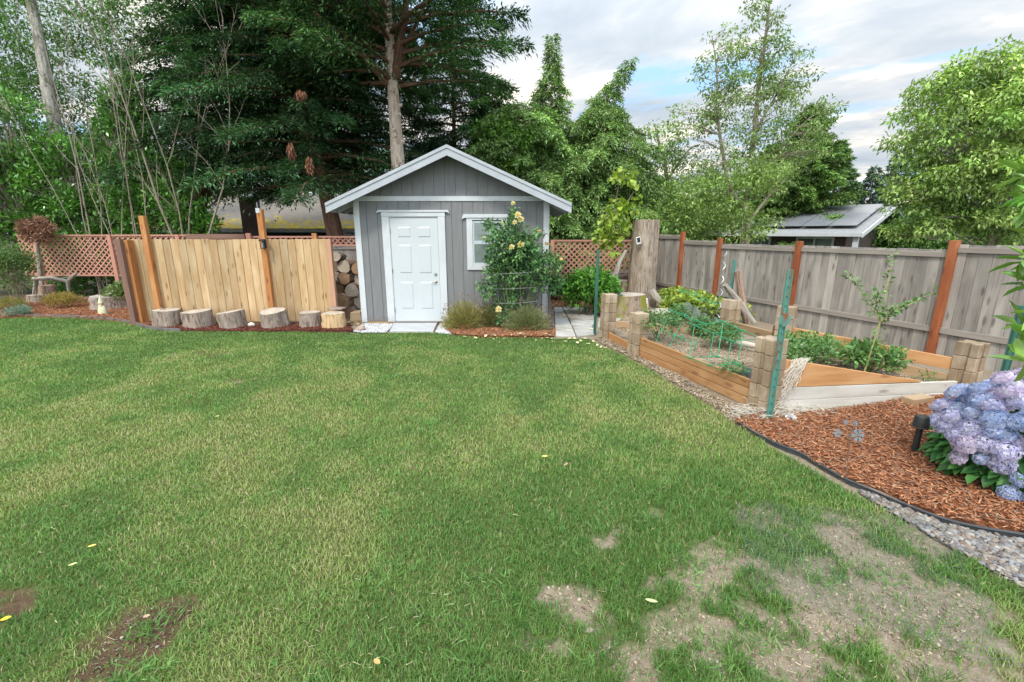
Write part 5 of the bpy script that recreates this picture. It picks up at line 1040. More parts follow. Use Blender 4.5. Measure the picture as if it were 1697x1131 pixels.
# heads measured in the photograph: pixel, size
HD = [(1590, 650, 34, 0), (1562, 672, 30, 1), (1625, 645, 30, 0), (1630, 665, 34, 0), (1580, 690, 30, 1), (1610, 683, 26, 0), (1555, 690, 24, 1), (1570, 705, 34, 1), (1612, 712, 38, 1), (1650, 695, 34, 3), (1645, 672, 28, 1), (1690, 665, 34, 1), (1672, 650, 28, 2), (1668, 628, 34, 2), (1692, 622, 30, 2), (1685, 642, 30, 4), (1600, 735, 34, 2), (1635, 735, 34, 1), (1665, 720, 30, 3), (1690, 700, 32, 3), (1585, 722, 26, 1), (1625, 760, 20, 0), (1588, 758, 24, 2), (1668, 748, 34, 1), (1692, 735, 28, 4), (1660, 768, 34, 1), (1690, 795, 24, 3), (1672, 818, 28, 3), (1692, 825, 26, 3), (1648, 715, 24, 0), (1715, 690, 34, 0), (1725, 740, 34, 1), (1740, 650, 34, 2), (1730, 800, 34, 3), (1760, 700, 36, 1), (1715, 620, 34, 2), (1545, 700, 20, 0)]
for i, (u, v, s, ci) in enumerate(HD):
    # depth of the bush's rounded surface along that line of sight
    dirv = (P(u, v, 1.0) - cam.location); o_ = cam.location - hc; M_ = Vector((1 / hr.x, 1 / hr.y, 1 / hr.z)); D_v = Vector((dirv.x * M_.x, dirv.y * M_.y, dirv.z * M_.z)); O_v = Vector((o_.x * M_.x, o_.y * M_.y, o_.z * M_.z))
    a_ = D_v.dot(D_v); b_ = 2 * D_v.dot(O_v); c_ = O_v.dot(O_v) - 1; ds = b_ * b_ - 4 * a_ * c_; tt = (-b_ - math.sqrt(max(ds, 0))) / (2 * a_); p = cam.location + dirv * tt
    ob = hprot[ci] if i == [h[3] for h in HD].index(ci) else link(hprot[ci].copy()); ob.parent = hy; ob.location = p - Vector(hy.location); r_ = s / 750 * tt * .93 * .61; ob.location = ob.location + Vector(dirv) * random.uniform(-.03, .05)
    nrm = Vector(((p.x - hc.x) / hr.x ** 2, (p.y - hc.y) / hr.y ** 2, (p.z - hc.z) / hr.z ** 2)).normalized(); nrm = (nrm + Vector((0, 0, .7))).normalized(); ob.rotation_euler = (nrm.to_track_quat('Z', 'Y').to_matrix() @ Matrix.Rotation(random.random() * 6, 3, 'Z')).to_euler(); ob.scale = (r_ * 1.0, r_, r_ * .95)
for k_ in range(14):     # heads on the side turned away from the lawn
    d = rv(1)[0]; d[1] = abs(d[1]); d[2] = abs(d[2]); p = Vector((hc.x + d[0] * hr.x * .9, hc.y + d[1] * hr.y * .9, hc.z + d[2] * hr.z * .9)); ob = link(hprot[k_ % 5].copy()); ob.parent = hy; ob.location = p - Vector(hy.location); ob.rotation_euler = Vector(d).to_track_quat('Z', 'Y').to_euler(); ob.scale = (.11,) * 3
n = 2600; d = rv(n); d[:, 2] = np.abs(d[:, 2]) * .9 - .25; q = .76 + .26 * rng.random(n); q = np.where(d[:, 0] < -.3, q * .93, q); p = np.array(hc) + d * q[:, None] * np.array(hr); p = p[p[:, 2] > .03]; n = len(p); d = unit(p - np.array(hc))
leafobj('foliage', p, unit(d + rv(n) * .5 - np.array([0, 0, .25])), unit(d * .5 + np.array([0, 0, 1.]) + rv(n) * .3), .10 + .05 * rng.random(n), .075, pal(n, [(.035, .13, .035), (.06, .19, .045), (.10, .26, .07)], None, .12), LEAF, hy, six=True, curl=.2)
t = MB()
for k_ in range(22): a_ = random.uniform(0, 6.28); e = hc + Vector((math.cos(a_) * hr.x * .7, math.sin(a_) * hr.y * .7, random.uniform(-.1, .4))); t.tube([Vector((hc.x + math.cos(a_) * .12, hc.y + math.sin(a_) * .12, 0)), hc.lerp(e, .5), e], [.009, .007, .005], 5)
t.build('stem', m_twig, hy)
# tall shrub at the very right edge, large glossy leaves
rs = thing('broadleaf_shrub', 'tall shrub with large glossy leaves reaching in at the right edge', 'shrub', (3.35, 2.55, 0)); cs = []; t = MB()
for (u, v) in ((1700, 290), (1712, 325), (1706, 345), (1722, 400), (1703, 430), (1712, 470), (1730, 440), (1695, 540), (1712, 560), (1725, 520), (1705, 600), (1745, 300), (1750, 380), (1760, 470), (1770, 560)):
    q = P(u, v, 2.5 + random.uniform(-.1, .2)); cs.append(tuple(q)); t.tube([(3.4, 2.6, 0), (3.35, 2.6, q.z * .5), Vector(q).lerp(Vector((3.35, 2.6, q.z)), .5), q], [.016, .013, .009, .005], 6)
t.build('stem', m_twig, rs); A = clumpy(cs, (.025,) * 3, 11, .13, .05, [(.09, .24, .05), (.18, .36, .06), (.30, .46, .10)], up=.3, out=1.4, lum=.2); leafobj('foliage', *A, LEAF_GLOSS, rs, six=True)
# ================================================================== PAVING
m_pave = plain('grey paving', (.42, .41, .38), (.32, .31, .285), scale=4, bump=.25, bscale=60, bdist=.004, rough=.9, c3=(.26, .22, .17), c3amt=.58, rvar=.06)
PV = [([(921, 559), (954, 560), (946, 541), (920, 541)], 'paving slab, nearest the lawn on the shed side'), ([(920, 540), (945, 540), (936, 521), (919, 521)], 'stained paving slab, second in the row along the shed'), ([(919, 520), (935, 520), (929, 508), (918, 508)], 'paving slab at the far end of the row along the shed'),
      ([(956, 560), (985, 557), (981, 544), (948, 541.5)], 'paving slab at the front right beside the green stake'), ([(947, 540.5), (981, 543), (987, 534), (943, 529)], 'wide paving slab, second in the right row'), ([(942, 528), (988, 532), (984, 519), (936, 518)], 'wide paving slab, third in the right row'), ([(935, 517), (980, 518), (966, 511), (930, 508)], 'paving slab at the far end of the right row'),
      ([(990, 545), (1012, 545), (1030, 530), (992, 530)], 'paving slab showing between the green stake and the first block stack')]
for pts, lb in PV:
    qs = [G(u, v) for u, v in pts]; t = MB(); t.prism([(q.x, q.y) for q in qs], .035 + random.uniform(-.004, .004), (0, 0, 0)); tag(t.build('paving_slab', m_pave, bevel=.006), lb, 'paving slab', 'grey paving slabs beside the shed')
q = G(983, 520); t = MB(); t.box(q.x - .2, q.x + .35, q.y + .0, q.y + .12, 0, .12); tag(t.build('edging_block', m_pave, bevel=.01), 'long grey concrete edging block behind the green stake', 'concrete block')
q = G(916, 545); t = MB()
for i in range(9): t.tube([(q.x - .05 + i * .012, q.y - .1 + .02 * i, .0), (XR + .03 + .005 * i, q.y + .45 + .05 * i, .72)], .007, 5)
tag(t.build('bamboo_canes', plain('dark cane', (.12, .09, .08), (.07, .05, .05))), 'bundle of dark thin canes leaning on the right corner of the shed', 'canes')
# ================================================================== ROSE and LAVENDER
ro = thing('rose_bush', 'tall yellow climbing rose in front of the shed window', 'rose bush', (.08, 8.62, 0)); RC = []; 
for (u, v, rr) in ((850, 350, 7), (848, 365, 9), (862, 385, 12), (845, 395, 14), (870, 400, 14), (830, 380, 13), (812, 372, 8), (815, 400, 12), (850, 415, 18), (880, 410, 14), (900, 420, 14), (825, 425, 16), (870, 435, 20), (905, 440, 18), (920, 455, 13), (840, 445, 16), (815, 448, 12), (890, 460, 16), (925, 430, 8), (860, 462, 14), (820, 465, 10), (800, 475, 9), (812, 485, 9), (838, 478, 10), (850, 500, 10), (828, 505, 9), (840, 520, 9), (910, 475, 9), (858, 485, 9), (870, 505, 7), (826, 530, 6), (893, 388, 6), (925, 470, 6)):
    q = P(u, v, 8.55 + random.uniform(-.18, .22)); RC.append((tuple(q), rr / 750 * 8.6))
cs = []; rd = []
for c, r_ in RC:
    for k_ in range(max(3, int((r_ / .055) ** 2 * 3.4))): d = rv(1)[0]; cs.append((c[0] + d[0] * r_, c[1] + d[1] * min(r_, .22), c[2] + d[2] * r_))
RG = [(.04, .115, .045), (.075, .18, .07), (.13, .26, .10), (.19, .30, .10)]
A = clumpy(cs, (.07,) * 3, 9, .07, .042, RG, up=-.05, droop=.3, lum=.2); leafobj('foliage', *A, LEAF, ro, six=True); t = MB()
for k_ in range(20): c, r_ = random.choice(RC[:26]); b0 = Vector((.08 + random.uniform(-.18, .18), 8.62 + random.uniform(-.08, .08), 0)); t.tube([b0, Vector((b0.x * .6 + c[0] * .4, 8.6, c[2] * .5)), c], [.011, .008, .004], 5)
for u, v in ((848, 335), (856, 372), (925, 395), (805, 365), (893, 380)): q = P(u, v, 8.5); t.tube([q - Vector((0, 0, .45)), q], .004, 5)
t.build('stem', m_gstem, ro); m_cw = plain('thin grey wire', (.35, .36, .36), (.28, .28, .28), rough=.4, metal=.6, bump=0)
t = MB()
for z in (.55, .82, 1.1): t.tube([(.12 + .5 * math.cos(a_), 8.6 + .3 * math.sin(a_), z + .03 * math.cos(a_)) for a_ in np.linspace(0, 6.283, 40)], .003, 5, caps=False)
for a_ in np.linspace(0, 6.0, 6): t.tube([(.12 + .5 * math.cos(a_), 8.6 + .3 * math.sin(a_), 1.1), (.12 + .32 * math.cos(a_), 8.6 + .18 * math.sin(a_), 0)], .003, 5)
t.build('wire_cage', m_cw, ro)
def rose_head(name, par, p, s, cols, seed):
    r = np.random.default_rng(seed); P_, D_, N_, L_, W_ = [], [], [], [], []
    for i in range(22):
        ly = i / 22; a_ = i * 2.4; d = Vector((math.cos(a_) * (.3 + .9 * ly), -(1 - .9 * ly) + .3 * math.sin(a_), math.sin(a_) * (.3 + .9 * ly) + .3)); P_.append(p + Vector((math.cos(a_), 0, math.sin(a_))) * s * .12); D_.append(d); N_.append((math.cos(a_), math.sin(a_), .4)); L_.append(s * (.7 + .4 * ly)); W_.append(s * .8)
    leafobj(name, np.array(P_), np.array(D_), np.array(N_), np.array(L_), np.array(W_), pal(22, cols, None, .05), PETAL, par, six=True)
for i, (u, v, s) in enumerate(((858, 357, .085), (863, 364, .08), (863, 406, .09), (848, 410, .07), (853, 369, .06), (826, 513, .085), (907, 405, .05), (802, 395, .045), (832, 370, .04), (893, 384, .045), (850, 337, .05), (930, 430, .04))):
    rose_head('flower', ro, P(u, v, 8.28 + .03 * (i % 3)), s * .72, [(.85, .70, .22), (.9, .80, .40), (.88, .83, .6)] if i < 6 or i % 3 else [(.62, .42, .18), (.75, .55, .3)], 200 + i)
def lavender(label, c, r, h, seed, cols):
    o = thing('lavender_bush', label, 'lavender', c, 'lavender bushes in front of the shed'); n = 3400; d = rv(n); d[:, 2] = np.abs(d[:, 2]); q = .35 + .5 * rng.random(n); p = np.array(c) + d * q[:, None] * np.array([r[0], r[1], h]) ; p[:, 2] *= .85
    leafobj('foliage', p, unit(d + rv(n) * .35 + [0, 0, .2]), rv(n), .08 + .07 * rng.random(n), .009, pal(n, cols, None, .15), LEAF, o, fold=.1, curl=.05)
    m_ = 420; d = rv(m_); d[:, 2] = np.abs(d[:, 2]) * .9 + .1; p = np.array(c) + unit(d) * (.86 + .22 * rng.random(m_))[:, None] * np.array([r[0], r[1], h]); leafobj('spent_flowers', p, unit(d + rv(m_) * .25), rv(m_), .035, .016, pal(m_, [(.20, .14, .10), (.34, .26, .17), (.24, .17, .2)], None, .15), LEAF, o); return o
lavender('larger straw coloured lavender bush just right of the shed door', (-.92, 8.62, 0), (.46, .32, 0), .68, 1, [(.36, .31, .11), (.46, .40, .17), (.32, .32, .12), (.22, .26, .09)])
lavender('small straw coloured lavender bush tucked against the larger one', (-.45, 8.72, 0), (.30, .22, 0), .54, 2, [(.36, .31, .12), (.24, .26, .11), (.16, .20, .08)])
lavender('greener lavender bush at the foot of the rose by the shed corner', (.28, 8.42, 0), (.50, .30, 0), .60, 3, [(.17, .22, .10), (.27, .31, .15), (.36, .36, .18)])
# ================================================================== LEFT BED
q = G(165, 517); stump('log_stump', 'squat weathered stump in the left mulch bed with figurines on and before it', (q.x, q.y + .3, 0), .36, .34, 95, (0, .03), m_bark_g, m_endg, flare=.06, cat='log stump')
sx, sy = q.x, q.y + .3
m_gn = [plain('cream glaze', (.62, .60, .45), (.45, .48, .25), scale=30, bump=.2), plain('red brown glaze', (.40, .13, .06), (.3, .1, .05), bump=.1), plain('skin glaze', (.55, .35, .25), (.5, .3, .2), bump=.05)]
q = G(172, 525); gn = thing('gnome_figurine', 'small garden gnome figurine with a pointed hat before the left stump', 'figurine', (q.x, q.y, .04)); x, y = q.x, q.y; z = .04
t = MB(); t.lathe([(0, 0), (.085, 0), (.095, .03), (.085, .12), (.06, .19), (.03, .21), (0, .21)], (x, y, z), 18, sy=.8); t.build('body', m_gn[0], gn, smooth=True)
t = MB(); t.lathe([(0, -.045), (.03, -.035), (.045, 0), (.035, .035), (0, .045)], (x, y - .005, z + .235), 14); t.lathe([(0, -.012), (.012, 0), (0, .012)], (x, y - .052, z + .232), 8); t.build('head', m_gn[2], gn, smooth=True)
t = MB(); t.lathe([(0, 0), (.053, 0), (.045, .03), (.02, .11), (.004, .16), (0, .162)], (x, y, z + .262), 16); t.build('hat', m_gn[0], gn, smooth=True)
t = MB(); t.lathe([(0, -.09), (.03, -.05), (.042, 0), (.02, .02), (0, .02)], (x, y - .035, z + .215), 12, sy=.5); t.build('beard', m_gn[0], gn, smooth=True)
t = MB()
for s in (-1, 1): t.lathe([(0, 0), (.04, .0), (.035, .035), (0, .045)], (x + s * .045, y - .075, z), 12, sy=1.4)
t.build('boot', m_gn[1], gn, smooth=True)
m_bd = plain('grey figurine glaze', (.40, .42, .42), (.5, .5, .45), scale=30, bump=.1); 
bd = thing('bird_figurine', 'small pale grey bird figurine sitting on top of the left stump', 'figurine', (sx + .12, sy - .05, .34)); t = MB(); bz = .345
t.lathe([(0, -.075), (.02, -.068), (.045, -.03), (.05, .01), (.035, .05), (.012, .075), (0, .08)], (sx + .12, sy - .05, bz + .05), 14, axis=(1, 0, .35)); t.lathe([(0, -.033), (.022, -.02), (.03, 0), (.022, .02), (0, .032)], (sx + .185, sy - .05, bz + .105), 12); t.lathe([(0, 0), (.008, 0), (0, .025)], (sx + .212, sy - .05, bz + .105), 6, axis=(1, 0, 0)); t.bar((sx + .05, sy - .05, bz + .03), (sx - .03, sy - .05, bz + .015), .035, .012); t.build('body', m_bd, bd, smooth=True)
t = MB(); t.lathe([(0, 0), (.045, 0), (.048, .06), (.04, .062), (.038, .02), (0, .02)], (sx - .1, sy, .345), 16); tag(t.build('small_pot', m_blk, smooth=True), 'small black pot standing on the left stump', 'pot')
t = MB(); pts = [P(55, 463, 11.8), P(85, 461, 11.7), P(112, 467, 11.6), P(128, 452, 11.7)]; t.tube(pts, [.05, .055, .05, .025], 9, wob=.1); t.tube([P(112, 467, 11.6), P(114, 483, 11.6)], [.045, .035], 8, wob=.1); t.tube([P(95, 463, 11.65), P(135, 456, 11.8)], [.02, .01], 6); t.tube([P(60, 463, 11.8), P(58, 488, 11.8)], [.05, .05], 7); tag(t.build('driftwood_branch', m_drift, smooth=True), 'forked grey driftwood branch lying in front of the lattice at far left', 'branch')
stump('log_round', 'short red brown log under the driftwood at far left', (P(77, 475, 12.1).x, 12.1, .0), .17, .45, 97, barkm=m_bark_r, ring=m_ring2, cat='log', n=18)
stump('log_round', 'low pale log beside the red brown one at far left', (P(66, 480, 11.9).x - .1, 11.9, .0), .22, .22, 98, barkm=m_bark_g, cat='log', n=18)
plant('leafy_shrub', 'round loose shrub at the left edge in front of the lattice', 'shrub', (P(30, 490, 10.9).x, 10.9, 0), (.62, .45, 0), 1.55, 4200, .05, .03, [(.05, .12, .04), (.10, .18, .05), (.16, .23, .08)], stems=16, zlo=.30, up=.15, clump=.14, npc=14)
plant('leafy_shrub', 'dusty green shrub between the stump and the board fence post', 'shrub', (P(208, 500, 11.0).x, 11.0, 0), (.40, .35, 0), .62, 1500, .10, .035, [(.09, .15, .05), (.15, .22, .07), (.22, .28, .11)], stems=8, zlo=.05, up=.4, clump=.1, npc=12)
plant('heather', 'low yellow heather left of the figurine stump', 'heather', (P(112, 505, 11.0).x, 10.9, 0), (.48, .3, 0), .38, 3200, .05, .010, [(.30, .24, .05), (.38, .28, .08), (.24, .24, .06)], stems=8, zlo=.05, up=.8, clump=.08, npc=16)
plant('low_conifer', 'small blue green cushion plant near the lawn edge at left', 'plant', (P(36, 517, 9.9).x, 9.85, 0), (.28, .22, 0), .22, 1600, .04, .012, [(.10, .19, .14), (.16, .27, .20), (.30, .36, .34)], stems=5, zlo=.05, up=.5, clump=.07, npc=14)
plant('low_conifer', 'yellow green low plant at the left edge below the loose shrub', 'plant', (P(8, 500, 10.6).x, 10.6, 0), (.5, .3, 0), .30, 1500, .05, .012, [(.18, .22, .06), (.28, .28, .09)], stems=5, zlo=.05, up=.5, clump=.08, npc=14)
# dead brown twig ball above the lattice
dd = thing('dead_shrub', 'dead brown leafless shrub top above the left end of the lattice', 'shrub', (P(57, 470, 12.3).x, 12.3, 0)); t = MB(); t.tube([(P(66, 470, 12.3).x, 12.3, 0), P(66, 440, 12.3), P(60, 395, 12.3)], [.06, .05, .03], 8, wob=.08); t.build('stem', m_drift, dd)
n = 3000; cc_ = [np.array(P(u_, v_, 12.35)) for u_, v_ in ((45, 385), (60, 376), (75, 386), (40, 374), (66, 368), (52, 392), (80, 378), (70, 396))]; bb_ = [blob(n // 8, c_, (.17, .16, .13), .1) for c_ in cc_]; p = np.concatenate([x[0] for x in bb_]); d = np.concatenate([x[1] for x in bb_]); n = len(p); leafobj('twigs', p, unit(d + rv(n) * .9), rv(n), .09 + .05 * rng.random(n), .018, pal(n, [(.16, .08, .05), (.26, .14, .09), (.34, .2, .13)], None, .15), CHIP, dd)
# ------------------------------------------------------------------ fallen petals and leaves
LEAFYEL = [(.70, .58, .20), (.72, .66, .36), (.75, .70, .50)]
pet0 = None
def petal_mesh(seed):
    r = np.random.default_rng(seed); n = 6; a_ = np.linspace(0, 6.283, 9)[:-1]; rad = np.array([1, .8, .55, .75, 1.1, .75, .55, .8]); V = [(0, 0, .18)] + [(math.cos(x_) * q, math.sin(x_) * q, .25 * abs(math.sin(x_ * 1.5)) + .1 * r.random()) for x_, q in zip(a_, rad)]
    return np.array(V), np.array([(0, 1 + i, 1 + (i + 1) % 8) for i in range(8)])
PVt, PFt = petal_mesh(3); 
pm1 = plain('yellow petal', (.62, .53, .24), (.68, .62, .38), bump=0, rough=.6, rvar=.08)
FPt = [(805, 557), (812, 560), (818, 562), (825, 560), (836, 561), (858, 553), (862, 553), (868, 554), (848, 555), (888, 564), (907, 560), (915, 561), (917, 566), (922, 561), (930, 561), (938, 566), (944, 561), (952, 561), (957, 568), (962, 565), (970, 561), (975, 570), (983, 566), (990, 572), (996, 575), (1003, 577), (912, 556), (905, 553), (980, 545), (930, 526), (942, 548), (878, 556), (788, 560), (770, 558), (798, 545), (820, 556), (898, 561), (870, 558)]
lbp = 'yellow rose petal fallen on the edge between shed bed, path and lawn'
for i, (u, v) in enumerate(FPt):
    q = G(u, v, .05 if v < 560 else .035); s = random.uniform(.028, .05)
    if pet0 is None: pet0 = mesh_np('fallen_petal', PVt, PFt, pm1, local=True); o = tag(pet0, lbp, 'petal', 'yellow petals fallen in front of the shed')
    else: o = link(pet0.copy())
    o.location = q; o.scale = (s, s * random.uniform(.7, 1), s * .6); o.rotation_euler = (random.uniform(-.2, .2), random.uniform(-.2, .2), random.random() * 6)
lmat = {}
def fallen(u, v, ln, w, rzz, cl, label, cat='leaf', curl=.2):
    q = G(u, v, .045); key = cl
    if key not in lmat: lmat[key] = plain('fallen leaf', cl, tuple(x * .75 for x in cl), bump=.2, rough=.6)
    a_ = np.linspace(0, 1, 7); V = []; F = []
    for i, s in enumerate(a_): ww = w * math.sin(math.pi * min(1, s * .96 + .04)) ** .8 / 2 + .0006; z = curl * ln * (s - .5) ** 2 * 1.5; V += [((s - .5) * ln, -ww, z + ww * .35), ((s - .5) * ln, 0, z), ((s - .5) * ln, ww, z + ww * .35)]
    for i in range(6): F += [(i * 3, i * 3 + 3, i * 3 + 4, i * 3 + 1), (i * 3 + 1, i * 3 + 4, i * 3 + 5, i * 3 + 2)]
    o = mesh_np('fallen_leaf', V, F, lmat[key], local=True, smooth=True); o.location = q; o.rotation_euler = (random.uniform(-.15, .15), random.uniform(-.15, .15), rzz); return tag(o, label, cat)
fallen(903, 757, .055, .03, .3, (.62, .60, .16), 'yellow green leaf in the middle of the lawn'); fallen(938, 770, .05, .02, .9, (.35, .25, .15), 'curled brown leaf beside the yellow green one mid lawn')
fallen(153, 905, .045, .018, .2, (.70, .58, .12), 'yellow leaf on the left of the lawn, upper of two'); fallen(121, 936, .045, .022, .3, (.55, .60, .25), 'pale green leaf on the left of the lawn, lower of two')
fallen(10, 1026, .04, .026, .4, (.75, .55, .04), 'bright yellow leaf on the bare soil at bottom left'); fallen(625, 1097, .035, .02, -.5, (.62, .32, .12), 'orange leaf in the grass at the bottom')
fallen(243, 1022, .03, .02, .2, (.50, .32, .22), 'small pinkish leaf on the dark bare soil'); fallen(1080, 997, .06, .024, -.4, (.55, .62, .28), 'pale green leaf on the bare soil at lower right')
fallen(848, 700, .03, .014, .5, (.45, .35, .2), 'tiny tan leaf mid lawn toward the shed'); fallen(360, 690, .05, .015, 1.2, (.55, .52, .22), 'pale stalk on the left middle of the lawn')
q = G(975, 1045, 0); rock('stone', (q.x, q.y, -.01), (.026, .02, .014), plain('grey tan stone', (.30, .25, .2), (.22, .18, .15), scale=60), 'small grey stone on the worn soil at the bottom', 6)
# ================================================================== NEIGHBOUR HOUSES
m_moss = None
def roofmat(name, base, moss=None):
    m, nt, b, out = newmat(name); L = nt.links.new; tc_ = N(nt, 'ShaderNodeTexCoord'); at_ = N(nt, 'ShaderNodeAttribute', attribute_name='lc')
    br_ = nt.nodes.new('ShaderNodeTexBrick'); mp_ = N(nt, 'ShaderNodeMapping'); mp_.inputs['Scale'].default_value = (3.2, 7, 7); L(at_.outputs['Vector'], mp_.inputs[0]); L(mp_.outputs[0], br_.inputs['Vector'])
    br_.inputs['Color1'].default_value = (*base, 1); br_.inputs['Color2'].default_value = (*[x * .72 for x in base], 1); br_.inputs['Mortar'].default_value = (*[x * .4 for x in base], 1); br_.inputs['Mortar Size'].default_value = .03; br_.inputs['Scale'].default_value = 1.0
    c = br_.outputs[0]
    if moss:
        n_ = N(nt, 'ShaderNodeTexNoise', Scale=2.2, Detail=9.0, Roughness=.75); L(tc_.outputs['Object'], n_.inputs['Vector']); sx_ = N(nt, 'ShaderNodeSeparateXYZ'); L(at_.outputs['Vector'], sx_.inputs[0])
        f = mth(nt, 'ADD', mth(nt, 'MULTIPLY', sx_.outputs[1], -.13), n_.outputs[0]); r = ramp(nt, [(.33, (0, 0, 0)), (.48, (1, 1, 1))], f); n2_ = N(nt, 'ShaderNodeTexNoise', Scale=7.0, Detail=5.0); L(tc_.outputs['Object'], n2_.inputs['Vector'])
        mc_ = ramp(nt, [(.4, moss), (.6, (.30, .20, .07))], n2_.outputs[0]); c = mixc(nt, r.outputs[0], c, mc_.outputs[0])
    L(c, b.inputs['Base Color']); b.inputs['Roughness'].default_value = .95; b.inputs['Specular IOR Level'].default_value = .1; return m
def slope_(mb, a, b, c, d, th=.08):
    """roof slab: a-b eave, d-c ridge"""
    a, b, c, d = map(Vector, (a, b, c, d)); n_ = (b - a).cross(d - a).normalized() * th; ex = (b - a).normalized(); ey = n_.normalized().cross(ex)
    vs = [a, b, c, d] + [x - n_ for x in (a, b, c, d)]; lc = [((x - a).dot(ex), (x - a).dot(ey), 0) for x in vs]
    mb.add(vs, [(0, 1, 2, 3), (7, 6, 5, 4), (0, 4, 5, 1), (1, 5, 6, 2), (2, 6, 7, 3), (3, 7, 4, 0)], lc)
HYl = 21.0
e0, e1 = P(290, 379, HYl), P(640, 380, HYl); nh = thing('neighbour_house', 'low dark teal neighbouring house with a mossy grey roof behind the left fence', 'house', (-9.5, 23, -1.0))
zr = 3.72; ZEv = e0.z
t = MB(); slope_(t, (e0.x - 3, HYl - .4, ZEv), (e1.x + 3, HYl - .4, ZEv), (e1.x + 3, HYl + 3.6, zr), (e0.x - 3, HYl + 3.6, zr)); slope_(t, (e1.x + 3, HYl + 7.6, ZEv), (e0.x - 3, HYl + 7.6, ZEv), (e0.x - 3, HYl + 3.6, zr), (e1.x + 3, HYl + 3.6, zr)); rfh = t.build('roof', roofmat('mossy shingles', (.30, .27, .24), (.42, .34, .03)), nh)
m_teal = plain('dark teal siding', (.035, .06, .065), (.03, .045, .05), bump=.1, rough=.7); t = MB()
for i in range(60): x_ = e0.x - 2.8 + i * ((e1.x - e0.x + 5.6) / 60); t.box(x_ + .01, x_ + (e1.x - e0.x + 5.6) / 60 - .01, HYl + .3, HYl + .33, -1, ZEv - .04)
t.box(e0.x - 2.8, e1.x + 2.8, HYl + .332, HYl + 7.2, -1, ZEv - .05); t.build('wall', m_teal, nh)
t = MB(); t.box(e0.x - 3, e1.x + 3, HYl - .52, HYl - .40, ZEv - .17, ZEv - .02); t.build('gutter', plain('grey gutter', (.30, .31, .29), (.22, .23, .22), rough=.5), nh)
q = P(565, 392, HYl + .25); t = MB(); t.box(q.x - .1, q.x + 1.0, HYl + .24, HYl + .29, q.z - 1, q.z + .22); wn_ = t.build('window', m_white, nh); t = MB(); t.box(q.x, q.x + .9, HYl + .232, HYl + .239, q.z - .9, q.z + .12); t.build('pane', m_glass, wn_)
m_brk = bpy.data.materials.new('x'); 
m, nt, b, out = newmat('dark chimney brick'); br_ = nt.nodes.new('ShaderNodeTexBrick'); tcx = N(nt, 'ShaderNodeTexCoord'); spx = N(nt, 'ShaderNodeSeparateXYZ'); cbx = N(nt, 'ShaderNodeCombineXYZ'); nt.links.new(tcx.outputs['Object'], spx.inputs[0]); nt.links.new(mth(nt, 'ADD', spx.outputs[0], spx.outputs[1]), cbx.inputs[0]); nt.links.new(spx.outputs[2], cbx.inputs[1]); nt.links.new(cbx.outputs[0], br_.inputs['Vector'])
br_.inputs['Scale'].default_value = 4.6; br_.inputs['Color1'].default_value = (.13, .085, .07, 1); br_.inputs['Color2'].default_value = (.085, .055, .045, 1); br_.inputs['Mortar'].default_value = (.05, .045, .04, 1); br_.inputs['Mortar Size'].default_value = .03; nt.links.new(br_.outputs[0], b.inputs['Base Color']); b.inputs['Roughness'].default_value = .95; m_brk = m
c0 = P(395, 328, HYl - .9); c1 = P(421, 328, HYl - .9); ch = MB(); ch.box(c0.x, c1.x, HYl - .9, HYl - .5, -1, c0.z); chm = ch.build('chimney', m_brk, nh)
t = MB(); cxm = (c0.x + c1.x) / 2; t.box(c0.x - .04, c1.x + .04, HYl - .94, HYl - .46, c0.z + .002, c0.z + .05); t.lathe([(0, 0), (.26, 0), (.12, .12), (.11, .34), (0, .34)], (cxm, HYl - .7, c0.z + .05), 16); t.lathe([(0, 0), (.19, 0), (.17, .08), (0, .14)], (cxm, HYl - .7, c0.z + .46), 16); t.box(cxm - .01, cxm + .01, HYl - .71, HYl - .69, c0.z + .38, c0.z + .48); t.build('flue_cap', m_galv, chm, smooth=True)
# right house: built square, then turned about its near eave corner
CR = P(1428, 387, 20.0); zE = CR.z; RH = thing('neighbour_house', 'brown neighbouring house with pale grey roof and solar panels behind the right fence', 'house', (CR.x, CR.y, -1))
m_rf = roofmat('pale grey shingles', (.36, .37, .38)); m_brw = plain('brown siding', (.09, .065, .055), (.07, .05, .045), bump=.1)
X1, Y1 = CR.x, CR.y; RI = 1.30; RD = 4.4; LH_ = 16.0
t = MB(); slope_(t, (X1 - LH_, Y1, zE), (X1, Y1, zE), (X1, Y1 + RD, zE + RI), (X1 - LH_, Y1 + RD, zE + RI)); slope_(t, (X1, Y1 + 2 * RD, zE), (X1 - LH_, Y1 + 2 * RD, zE), (X1 - LH_, Y1 + RD, zE + RI), (X1, Y1 + RD, zE + RI)); t.build('roof', m_rf, RH)
t = MB(); t.box(X1 - LH_, X1, Y1 - .06, Y1 - .002, zE - .14, zE); t.build('fascia', m_white, RH)
t = MB(); t.add([(X1 + .002, Y1, zE), (X1 + .06, Y1, zE), (X1 + .06, Y1 + RD, zE + RI), (X1 + .002, Y1 + RD, zE + RI), (X1 + .002, Y1, zE - .18), (X1 + .06, Y1, zE - .18), (X1 + .06, Y1 + RD, zE + RI - .18), (X1 + .002, Y1 + RD, zE + RI - .18)], [(3, 2, 1, 0), (4, 5, 6, 7), (1, 5, 4, 0), (2, 6, 5, 1), (0, 4, 7, 3)]); t.build('rake_board', m_white, RH)
t = MB(); t.box(X1 - LH_ + .5, X1 - .7, Y1 + .6, Y1 + 2 * RD - .6, -1, zE + .1); t.prism([(Y1 + .6, zE + .1), (Y1 + 2 * RD - .6, zE + .1), (Y1 + RD, zE + RI - .1)], .06, (X1 - .72, 0, 0), (0, 1, 0), (0, 0, 1), (-1, 0, 0)); t.build('wall', m_brw, RH)
